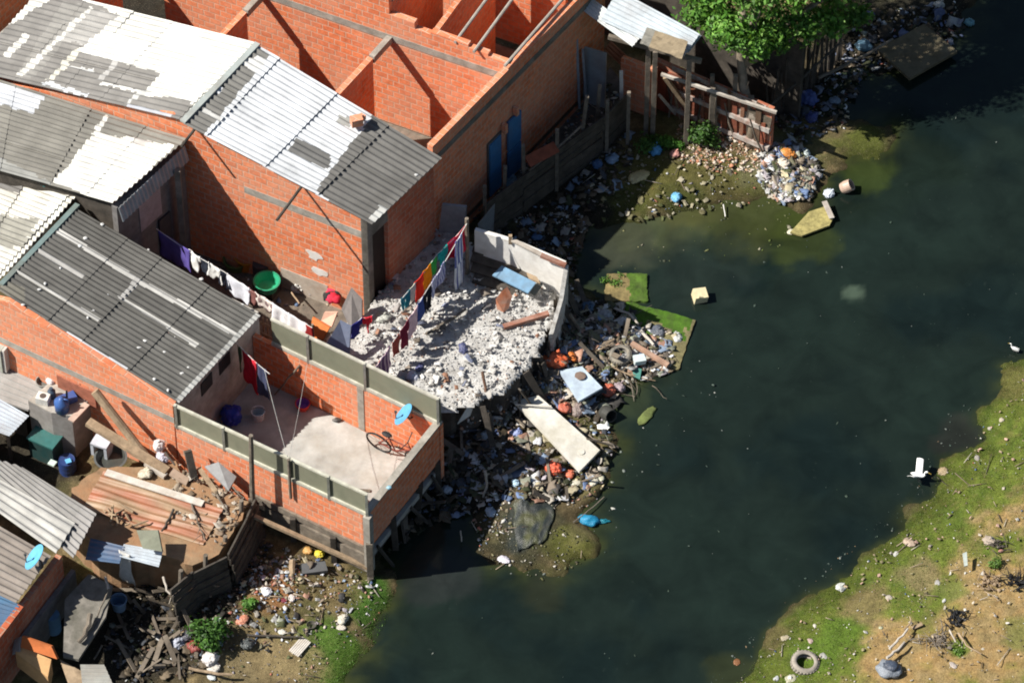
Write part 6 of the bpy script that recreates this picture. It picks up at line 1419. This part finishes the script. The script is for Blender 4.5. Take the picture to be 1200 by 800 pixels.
litter('debris', [(680, 190), (735, 160), (800, 180), (890, 200), (880, 240), (760, 250), (690, 240)], 170, .012, .05, 6, sticks=9)
litter('debris', [(660, 340), (672, 290), (690, 250), (640, 240), (600, 260), (640, 300)], 260, .02, .08, 16, sticks=6)
litter('debris', [(900, 140), (960, 80), (1010, 20), (1120, 0), (1130, 40), (1010, 90), (990, 150), (930, 170)], 420, .02, .09, 7, sticks=12)
litter('debris', [(300, 640), (430, 668), (460, 690), (430, 740), (360, 800), (230, 800), (250, 720), (290, 690)], 480, .012, .05, 8, sticks=35)
litter('debris', [(290, 665), (350, 655), (360, 700), (330, 715), (295, 705)], 200, .02, .07, 9, lift=.025, sticks=9)
litter('debris', [(150, 690), (230, 680), (290, 600), (320, 640), (290, 700), (240, 790), (150, 800), (120, 760)], 420, .02, .09, 10, sticks=19, bright=.8)
litter('debris', [(205, 540), (290, 585), (262, 640), (200, 600)], 420, .015, .06, 11, z=YZ, sticks=19, pal=[(.5, .4, .3), (.36, .26, .18), (.6, .55, .48), (.25, .17, .1), (.42, .2, .1), (.5, .46, .28)])
litter('debris', [(120, 240), (300, 270), (430, 345), (400, 380), (330, 370), (180, 300)], 260, .02, .08, 12, z=MZ, sticks=3)
litter('debris', [(860, 800), (900, 755), (990, 676), (1075, 602), (1110, 545), (1200, 440), (1200, 620), (1050, 740), (960, 800)], 420, .008, .03, 14, clump=.6, sticks=25)
litter('debris', [(960, 800), (1050, 720), (1200, 600), (1200, 800)], 260, .008, .028, 15, sticks=19, pal=[(.5, .42, .3), (.36, .27, .16), (.24, .17, .1), (.6, .55, .46), (.16, .13, .09), (.68, .66, .6)])
litter('debris', [(540, 262), (620, 205), (730, 115), (710, 95), (600, 190), (515, 270)], 240, .02, .08, 17, z=.33, sticks=5)
# pale specks and scum carried by the water
SPK = [(.09, .12, .10), (.05, .075, .06), (.15, .17, .15), (.045, .07, .05)]
litter('floating_scum', [(440, 800), (480, 690), (560, 670), (700, 660), (730, 470), (820, 370), (850, 250), (1010, 210), (1060, 100), (1200, 30), (1200, 400), (1130, 490), (1070, 590), (960, 680), (850, 800)], 90, .010, .05, 18, z=.004, lift=.0, pal=SPK, flat=(.08, .14))
litter('floating_scum', [(560, 590), (720, 560), (735, 470), (800, 440), (830, 380), (840, 470), (760, 560), (720, 640), (690, 680), (580, 690)], 70, .012, .06, 19, z=.004, lift=.0, pal=SPK + [(.4, .4, .36)], flat=(.08, .14))
litter('floating_scum', [(690, 270), (800, 225), (890, 215), (960, 240), (1000, 230), (1010, 260), (880, 300), (760, 310), (700, 330)], 90, .012, .06, 20, z=.004, lift=.0, pal=[(.14, .15, .06), (.20, .19, .09), (.1, .13, .03), (.3, .28, .2), (.07, .08, .05)], flat=(.08, .14))
litter('floating_scum', [(850, 800), (960, 690), (1075, 598), (1150, 478), (1120, 470), (1050, 590), (940, 680), (830, 800)], 110, .010, .04, 21, z=.004, lift=.0, pal=SPK + [(.2, .14, .08)], flat=(.08, .14))
def scraps(name, px, n, smin, smax, seed, z=None, pal=None, lift=.02, bright=1.0):
    """torn sheets: bent thin patches of film, paper, cloth and board lying over one another"""
    rs = np.random.RandomState(seed); q = rand_in(rs, px, n, z); pal = np.array(SHEET if pal is None else pal)
    s = smin * (smax / smin) ** (rs.rand(n) ** 1.6); asp = rs.uniform(.35, 1.0, n); a = rs.uniform(0, 6.28, n)
    g0 = np.linspace(-1, 1, 4); U, Vv = np.meshgrid(g0, g0); U = U.ravel(); Vv = Vv.ravel()
    x = U[None] * s[:, None] * (1 + rs.uniform(-.3, .3, (n, 16))); y = Vv[None] * (s * asp)[:, None] * (1 + rs.uniform(-.35, .35, (n, 16)))
    cx = x * np.cos(a)[:, None] - y * np.sin(a)[:, None] + q[:, :1]; cy = x * np.sin(a)[:, None] + y * np.cos(a)[:, None] + q[:, 1:]
    base = np.maximum(height(cx.ravel(), cy.ravel()).reshape(cx.shape), 0) if z is None else np.full(cx.shape, z)
    t = rs.normal(0, .30, (n, 2)); zz = base * .5 + base.mean(1, keepdims=True) * .5 + lift + x * t[:, :1] + y * t[:, 1:] + np.abs(rs.normal(0, .20, (n, 16))) * s[:, None] + rs.uniform(0, .05, (n, 1))
    top = np.stack([cx, cy, zz], -1); v = np.concatenate([top, top - np.array([0, 0, .006])], 1)
    i = np.arange(9); c0 = (i // 3) * 4 + i % 3; f = np.stack([c0, c0 + 1, c0 + 5, c0 + 4], -1); f = np.concatenate([f, f[:, ::-1] + 16])
    rim = [0, 1, 2, 3, 7, 11, 15, 14, 13, 12, 8, 4]; f = np.concatenate([f, [[rim[(k + 1) % 12], rim[k], rim[k] + 16, rim[(k + 1) % 12] + 16] for k in range(12)]])
    F = f[None] + (np.arange(n) * 32)[:, None, None]; c = pal[rs.randint(0, len(pal), n)] * rs.uniform(.6, 1.15, (n, 1)) * bright
    return np_mesh(name, v.reshape(-1, 3), F.reshape(-1, 4), np.clip(np.repeat(c, 32, 0), .004, .85), LITTER)
SHEET = [(.70, .70, .68), (.62, .62, .64), (.50, .50, .48), (.44, .40, .34), (.36, .30, .23), (.28, .22, .16), (.20, .16, .12), (.13, .11, .09), (.07, .065, .06), (.05, .05, .05), (.25, .32, .42), (.14, .20, .34), (.42, .24, .17), (.40, .36, .38), (.30, .31, .24), (.48, .42, .28), (.16, .15, .09), (.10, .11, .05)]
DARK = [(.04, .032, .022), (.055, .042, .028), (.028, .024, .018), (.08, .06, .038), (.11, .085, .055), (.04, .045, .02), (.15, .115, .075), (.06, .065, .075)]  # near-black scraps, mostly strewn to deepen the banks that lie in shade
scraps('debris', HEAP, 720, .03, .17, 101)
scraps('debris', HEAP, 330, .03, .18, 102, pal=DARK, lift=.01)
scraps('debris', [(640, 400), (700, 370), (790, 385), (790, 432), (720, 430), (700, 450), (660, 490), (625, 470), (606, 462)], 560, .03, .14, 103, lift=.05)
scraps('debris', [(892, 176), (935, 172), (962, 196), (950, 232), (915, 235), (890, 215)], 620, .03, .13, 104, lift=.05)
scraps('debris', [(300, 640), (430, 668), (445, 690), (380, 740), (330, 760), (230, 790), (250, 720), (290, 690)], 250, .02, .10, 105)
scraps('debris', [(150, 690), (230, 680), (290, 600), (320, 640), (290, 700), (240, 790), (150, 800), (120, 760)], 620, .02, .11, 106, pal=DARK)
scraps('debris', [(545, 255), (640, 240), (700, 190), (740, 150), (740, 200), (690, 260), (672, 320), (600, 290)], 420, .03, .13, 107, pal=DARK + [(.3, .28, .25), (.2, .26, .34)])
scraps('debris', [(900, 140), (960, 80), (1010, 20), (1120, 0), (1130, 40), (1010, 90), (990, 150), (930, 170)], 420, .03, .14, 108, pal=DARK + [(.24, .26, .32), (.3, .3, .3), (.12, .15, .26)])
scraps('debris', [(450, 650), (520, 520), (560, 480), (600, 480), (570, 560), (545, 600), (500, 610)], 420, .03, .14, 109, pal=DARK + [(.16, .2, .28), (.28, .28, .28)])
scraps('debris', [(690, 190), (760, 175), (890, 205), (880, 235), (760, 258), (690, 262)], 150, .02, .09, 110, pal=[(.2, .18, .09), (.12, .11, .05), (.3, .27, .18), (.08, .09, .03), (.42, .38, .28)])
scraps('debris', [(860, 800), (900, 755), (990, 676), (1075, 602), (1110, 545), (1200, 440), (1200, 620), (1050, 740), (960, 800)], 190, .010, .045, 111, pal=[(.62, .60, .55), (.5, .44, .36), (.36, .28, .18), (.55, .36, .28), (.3, .26, .14)])
scraps('debris', [(960, 800), (1050, 720), (1200, 600), (1200, 800)], 120, .010, .04, 112, pal=[(.55, .48, .38), (.4, .32, .2), (.3, .22, .13), (.6, .56, .5)])
scraps('rubble', RUB_PX, 420, .02, .10, 113, z=RUBZ + .03, pal=[(.66, .65, .62), (.55, .53, .50), (.72, .70, .67), (.44, .42, .39), (.35, .33, .31)])
scraps('rubble', RUB_PX, 90, .03, .12, 114, z=RUBZ + .05, pal=[(.24, .2, .16), (.14, .13, .13), (.42, .22, .14), (.2, .22, .3)])
scraps('debris', [(206, 540), (290, 586), (262, 645), (200, 600)], 120, .03, .13, 115, z=YH, pal=[(.42, .34, .25), (.3, .22, .15), (.5, .45, .38), (.2, .15, .1)])
# broken boards and slats jammed into the heap
mb = MB(); g = random.Random(17)
for poly_, n_, z_ in ((HEAP, 30, None), ([(545, 480), (600, 470), (640, 410), (665, 330), (690, 345), (650, 440), (600, 500), (550, 520)], 34, None), ([(450, 650), (520, 510), (560, 500), (500, 610)], 16, None), ([(150, 690), (290, 600), (310, 640), (240, 780), (130, 790)], 64, None)):
    for x, y in rand_in(np.random.RandomState(n_), poly_, n_):
        if inpoly(*proj((x, y, .4)), [(590, 470), (632, 455), (712, 526), (680, 560)]) or inpoly(*proj((x, y, .5)), [(648, 432), (684, 422), (714, 456), (680, 478)]): continue
        z = max(TZ(x, y), 0) + .05; t = g.uniform(0, 6.28); L = g.uniform(.12, .42); d = V((math.cos(t) * L, math.sin(t) * L, g.uniform(-.03, .22))); p = V((x, y, z + abs(d.z) * .6))
        mb.beam(p - d, p + d, g.uniform(.04, .12), .02, roll=g.uniform(-.5, .5))
for k in range(70):
    x, y = rand_in(np.random.RandomState(900 + k), HEAP if k % 3 else [(640, 400), (735, 352), (790, 432), (740, 470), (690, 470)], 1)[0]
    z = max(TZ(x, y), 0) + .06; t = g.uniform(0, 6.28); L = g.uniform(.25, .75); q = [V((x, y, z))]
    for j in range(5): t += g.uniform(-.5, .5); q.append(q[-1] + V((math.cos(t), math.sin(t), g.uniform(-.25, .35))) * L / 5)
    mb.tube(q, [.014, .012, .010, .008, .006, .004], 4)
one('debris', mb, mat('wet_timber', (.13, .105, .08), var=.7, scale=2, dirt=(.30, .25, .19), dirt_amt=.6, bump=.4), 'broken boards and slats jammed in the river debris', 'debris', kind='stuff')
# rubble ---------------------------------------------------------------
rs = np.random.RandomState(44)
q = rand_in(rs, RUB_PX, 11000, RUBZ); s = .007 * (.055 / .007) ** (rs.rand(len(q)) ** 3.2)
hump = (fbm(q[:, 0], q[:, 1], 1.5, 77, 4) - .35) * .18
RC = np.array([(.66, .65, .63), (.57, .56, .54), (.73, .72, .70), (.47, .455, .43), (.36, .34, .32), (.55, .38, .28), (.45, .2, .1)])
c = RC[rs.choice(7, len(q), p=[.3, .22, .22, .14, .06, .04, .02])] * rs.uniform(.8, 1.1, (len(q), 1))
v, f, cc = chunks(np.stack([q[:, 0], q[:, 1], RUBZ + np.maximum(hump, -.01) * 1.0], -1), s, c, 45, (.3, .8), rag=.5, clampv=.6)
np_mesh('rubble', v, f, np.clip(cc, .02, .85), CHUNK)
# an uneven crust of crushed plaster between the chunks
poly = [P(a, b, RUBZ).xy for a, b in RUB_PX]; xs = [p[0] for p in poly]; ys = [p[1] for p in poly]
ax_, ay_ = np.meshgrid(np.arange(min(xs), max(xs), .05), np.arange(min(ys), max(ys), .05))
dd_ = sdist(ax_, ay_, poly); hz = RUBZ + np.maximum((fbm(ax_, ay_, 1.5, 77, 4) - .35) * .18, 0) + (fbm(ax_, ay_, 6, 78, 3) - .5) * .06 - .02
hz = np.where(dd_ < .01, RUBZ - .05, hz)
k = (dd_ > -.04)
def crust():
    ny, nx = ax_.shape; idx = -np.ones(ax_.shape, int); vs = []; fs = []
    idx[k] = np.arange(k.sum()); vs = np.stack([ax_[k], ay_[k], hz[k]], -1)
    a = idx[:-1, :-1]; b = idx[:-1, 1:]; c_ = idx[1:, 1:]; d = idx[1:, :-1]; ok = (a >= 0) & (b >= 0) & (c_ >= 0) & (d >= 0)
    fs = np.stack([a[ok], b[ok], c_[ok], d[ok]], -1)
    o = np_mesh('rubble', vs, fs, np.full((len(vs), 3), .5), RUBM); return o
crust()
# stones and lumps sliding off the front edge of the rubble
m_ = rand_in(rs, [(512, 476), (545, 472), (590, 458), (622, 424), (640, 390), (664, 330), (676, 350), (656, 400), (640, 440), (606, 480), (556, 500), (524, 500)], 700, .5)
s = .02 * (.13 / .02) ** (rs.rand(len(m_)) ** 2); c = RC[rs.choice(7, len(m_))] * rs.uniform(.5, .95, (len(m_), 1))
v, f, cc = chunks(np.stack([m_[:, 0], m_[:, 1], rs.uniform(.15, .75, len(m_))], -1), s, c, 46, (.4, .9), rag=.35, clampv=.72); np_mesh('rubble', v, f, cc, CHUNK)
# grass and moss blades ---------------------------------------------------
LEAF = None
def leaf_mat(name):
    m, n, l, b = nt(name); a = n.new('ShaderNodeVertexColor'); a.layer_name = 'col'
    l.new(a.outputs[0], b.inputs['Base Color']); b.inputs['Roughness'].default_value = .55; b.inputs['Specular IOR Level'].default_value = .35
    tr = n.new('ShaderNodeBsdfTranslucent'); g = mixc(n, l, a.outputs[0], (1.6, 1.5, .5), 1, 'MULTIPLY'); l.new(g, tr.inputs[0])
    ad_ = n.new('ShaderNodeMixShader'); ad_.inputs[0].default_value = .22; out = [x for x in n if x.type == 'OUTPUT_MATERIAL'][0]
    l.new(b.outputs[0], ad_.inputs[1]); l.new(tr.outputs[0], ad_.inputs[2]); l.new(ad_.outputs[0], out.inputs[0]); return m
LEAFM = leaf_mat('leaf')
def blades(name, q, h, w, cols, seed):
    rs = np.random.RandomState(seed); n = len(q); z = np.maximum(height(q[:, 0], q[:, 1]), 0) - .005
    a = rs.uniform(0, 6.28, n); hh = h * rs.uniform(.4, 1.2, n); ww = w * rs.uniform(.6, 1.3, n); ln = rs.normal(0, .5, (n, 2)) * hh[:, None]
    p = np.stack([q[:, 0], q[:, 1], z], -1); d = np.stack([np.cos(a) * ww, np.sin(a) * ww, np.zeros(n)], -1)
    v = np.stack([p - d, p + d, p + np.concatenate([ln, hh[:, None]], 1)], 1).reshape(-1, 3); f = np.arange(n * 3).reshape(-1, 3)
    return np_mesh(name, v, f, np.repeat(cols, 3, 0), LEAFM)
rs = np.random.RandomState(5)
q = rand_in(rs, [(850, 812), (900, 752), (990, 674), (1075, 600), (1098, 550), (1150, 480), (1172, 430), (1215, 410), (1215, 600), (1040, 740), (960, 812)], 30000, .1)
d = sdist(q[:, 0], q[:, 1], RIGHT); nn = fbm(q[:, 0], q[:, 1], 1.3, 90, 4); q = q[(d > .02) & (nn > .42) & (d < 1.2 + nn * 2)]
gc = np.array([(.10, .16, .03), (.14, .18, .045), (.07, .13, .02), (.20, .19, .07)])[rs.randint(0, 4, len(q))] * rs.uniform(.7, 1.2, (len(q), 1))
blades('grass', q[::2], .030, .010, gc[::2], 6)
q = rand_in(rs, [(395, 800), (345, 800), (360, 760), (420, 735), (405, 690), (440, 675), (462, 690), (455, 720), (440, 750)], 5000, .1)
gc = np.array([(.07, .16, .02), (.09, .18, .03), (.05, .12, .015)])[rs.randint(0, 3, len(q))] * rs.uniform(.7, 1.2, (len(q), 1)); blades('grass', q[::2], .03, .012, gc[::2], 7)
# foliage ---------------------------------------------------------------------
def leaves(clumps, n, size, seed, cols, droop=.3):
    """leaf-sized bent quads spread through the volume of the clumps (centre, radii, weight)"""
    rs = np.random.RandomState(seed); wt = np.array([c[2] for c in clumps], float); wt /= wt.sum(); k = rs.choice(len(clumps), n, p=wt)
    cen = np.array([list(c[0]) for c in clumps])[k]; rad = np.array([list(c[1]) for c in clumps])[k]
    u = rs.normal(size=(n, 3)); u /= np.linalg.norm(u, axis=1)[:, None]; r = rs.rand(n, 1) ** (1 / 2.2)
    tw = np.array([[mn.noise(V(list(a * 2.1 + b))) for a, b in zip(u, cen)]]).T
    p = cen + u * rad * r * (1 + .85 * tw)
    nrm = u * .7 + rs.normal(size=(n, 3)) * .55 + np.array([0, 0, .55]); nrm /= np.linalg.norm(nrm, axis=1)[:, None]
    t = np.cross(nrm, rs.normal(size=(n, 3))); t /= np.linalg.norm(t, axis=1)[:, None]; b = np.cross(nrm, t)
    s = size * rs.uniform(.6, 1.35, (n, 1))
    v = np.stack([p - t * s, p + b * s * .42 + nrm * s * .12, p + t * s - nrm * s * droop, p - b * s * .42 + nrm * s * .12], 1)
    f = np.arange(n * 4).reshape(-1, 4); c = np.array(cols)[rs.randint(0, len(cols), n)] * rs.uniform(.7, 1.25, (n, 1)) * (.75 + .5 * rs.rand(len(clumps), 1))[k]
    return v.reshape(-1, 3), f, np.repeat(c, 4, 0)
def plant_part(name, parent, data, m):
    v, f, c = data; o0 = np.array(list(ORIG[parent.name])); o = np_mesh(name, v - o0, f, c, m, kind=None); o.parent = parent; ORIG[o.name] = ORIG[parent.name]; return o
tb = G(882, 172); TR = thing('leafy_tree', tb, 'bright green leafy tree with a pale trunk behind the timber fence', 'tree')
crown_px = [(822, 8, 3.3, .55), (850, 20, 3.2, .55), (880, 42, 3.0, .45), (905, 30, 3.2, .6), (938, 24, 3.2, .55), (968, 18, 3.1, .5), (1000, 20, 2.9, .38), (1012, 16, 2.9, .28), (840, -20, 4.0, .7), (890, -12, 4.2, .8), (935, -22, 4.3, .8), (985, -14, 3.7, .6),
            (860, -60, 4.8, .9), (920, -70, 5.2, 1.0), (980, -60, 4.6, .9), (1030, -50, 4.0, .7), (1000, -120, 5.0, 1.1), (930, -140, 5.6, 1.1), (780, -130, 5.0, 1.0), (835, -120, 5.3, 1.0), (850, -170, 6.0, 1.1), (920, -200, 6.2, 1.1), (1000, -200, 6.0, 1.1), (1085, -190, 5.4, 1.0), (1130, -60, 3.6, .7), (868, 40, 3.5, .45), (885, 50, 3.35, .38), (852, 30, 3.6, .45), (888, 60, 2.75, .34), (910, 48, 2.8, .36), (840, 36, 3.0, .4), (815, 22, 3.0, .34), (862, 48, 2.85, .36), (945, 40, 2.9, .34), (975, 34, 2.85, .32), (895, 55, 2.85, .25), (915, 52, 2.9, .3), (865, 30, 3.1, .4), (1060, -90, 4.4, .9), (1100, -130, 4.4, 1.0)]
cl = [(P(a, b, z), (r, r, r * .62), r ** 2.2) for a, b, z, r in crown_px]
m = MB()
top = P(868, 62, 2.7)
m.tube([tb - V((0, 0, .2)), lerp(tb, top, .3) + V((.05, 0, 0)), lerp(tb, top, .65) + V((-.04, .03, 0)), top, P(872, 5, 3.9), P(905, -50, 4.8)], [.15, .12, .115, .11, .09, .05], 10)
for (a, b, z, r) in crown_px[3:18:2]:
    s = lerp(tb, top, .85); e = P(a, b, z); m.tube([s, lerp(s, e, .4) + V((0, 0, .25)), lerp(s, e, .75) + V((0, 0, .12)), e], [.075, .06, .04, .02], 7)
m.build('trunk', BARK, TR, smooth=True)
plant_part('crown', TR, leaves(cl, 36000, .078, 3, [(.09, .22, .03), (.12, .27, .04), (.06, .16, .02), (.16, .30, .055)]), LEAFM)
def bush(px, py, label, cls, n, size, seed, cols, stems=5, name='bush', cat='bush'):
    b = G(px, py); root = thing(name, b, label, cat); g = random.Random(seed); c = [(b + V((x, y, z)), (r, r, r * .8), r * r) for x, y, z, r in cls]
    m = MB()
    for x, y, z, r in cls: e = b + V((x, y, z)); m.tube([b, lerp(b, e, .5) + V((.02, 0, .05)), e], [.02, .015, .008], 5)
    m.build('stems', WOODD, root); plant_part('foliage', root, leaves(c, n, size, seed, cols), LEAFM)
GB = [(.05, .13, .02), (.075, .17, .028), (.035, .09, .015)]
bush(822, 170, 'round green bush in front of the timber fence', [(0, 0, .38, .30), (.14, .06, .45, .22), (-.15, .05, .3, .22), (.22, -.05, .25, .2)], 1500, .045, 11, GB)
bush(784, 172, 'low bright weed left of the round green bush', [(0, 0, .15, .2), (.2, -.05, .12, .18), (-.2, .05, .14, .18)], 700, .04, 12, [(.06, .16, .02), (.08, .2, .03)], name='weed', cat='weed')
bush(756, 176, 'low dark weed in the shade left of the sky blue bag', [(0, 0, .2, .25), (.2, .1, .2, .2)], 500, .04, 13, GB, name='weed', cat='weed')
bush(246, 752, 'dark green shrub with narrow leaves on the lower left bank', [(0, 0, .3, .3), (.2, .1, .35, .25), (-.2, .08, .35, .26), (.05, -.2, .2, .24), (-.12, -.15, .25, .2)], 1500, .055, 14, GB, name='shrub', cat='shrub')
bush(291, 712, 'small bright green seedling above the salmon pink bag', [(0, 0, .14, .15), (.08, .03, .18, .1)], 320, .045, 15, [(.07, .18, .025), (.1, .22, .04)], name='seedling', cat='plant')
bush(1165, 664, 'little green weed beside the broken twig basket', [(0, 0, .12, .14), (.08, .08, .12, .1)], 240, .035, 16, [(.09, .18, .03), (.12, .2, .04)], name='weed', cat='weed')
bush(1123, 765, 'small round green tuft on the sand below the wire tangle', [(0, 0, .05, .11)], 200, .03, 17, [(.09, .18, .02), (.12, .2, .04)], name='weed', cat='weed')
bush(722, 335, 'green weed on the mud left of the square mossy board', [(0, 0, .06, .16), (-.2, .1, .05, .15), (.1, .2, .05, .12)], 420, .035, 18, [(.07, .16, .02), (.09, .2, .03)], name='weed', cat='weed')
# ------------------------------------------------------------------ light, world, camera
SUN_EL = R(46); HEAD = R(8)
Ld = V((math.cos(HEAD), math.sin(HEAD), -math.tan(SUN_EL))).normalized()
sl = bpy.data.lights.new('sun', 'SUN'); sl.energy = 5.0; sl.angle = R(.53); sl.color = (1, .955, .88)
so_ = bpy.data.objects.new('sun', sl); COL.objects.link(so_); so_.rotation_euler = Ld.to_track_quat('-Z', 'Y').to_euler(); so_.location = (-20, 0, 30)
wd = bpy.data.worlds.new('World'); scene.world = wd; wd.use_nodes = True
n = wd.node_tree.nodes; n.clear(); sk = n.new('ShaderNodeTexSky'); sk.sky_type = 'NISHITA'; sk.sun_disc = False
sk.sun_elevation = SUN_EL; sk.sun_rotation = math.atan2(-Ld.x, -Ld.y)
bg = n.new('ShaderNodeBackground'); bg.inputs[1].default_value = .05; ow = n.new('ShaderNodeOutputWorld')
wd.node_tree.links.new(sk.outputs[0], bg.inputs[0]); wd.node_tree.links.new(bg.outputs[0], ow.inputs[0])
cd = bpy.data.cameras.new('camera'); co = bpy.data.objects.new('camera', cd); COL.objects.link(co)
cd.sensor_fit = 'HORIZONTAL'; cd.sensor_width = 36; cd.lens = 36 * DIST / WID; cd.clip_start = 1; cd.clip_end = 5000
co.location = CAM; co.rotation_euler = FW.to_track_quat('-Z', 'Y').to_euler(); scene.camera = co
scene.view_settings.view_transform = 'Standard'; scene.view_settings.look = 'None'; scene.view_settings.gamma = 1; scene.view_settings.use_curve_mapping = False
scene.view_settings.exposure = .60

scene.cycles.filter_width = 1.9
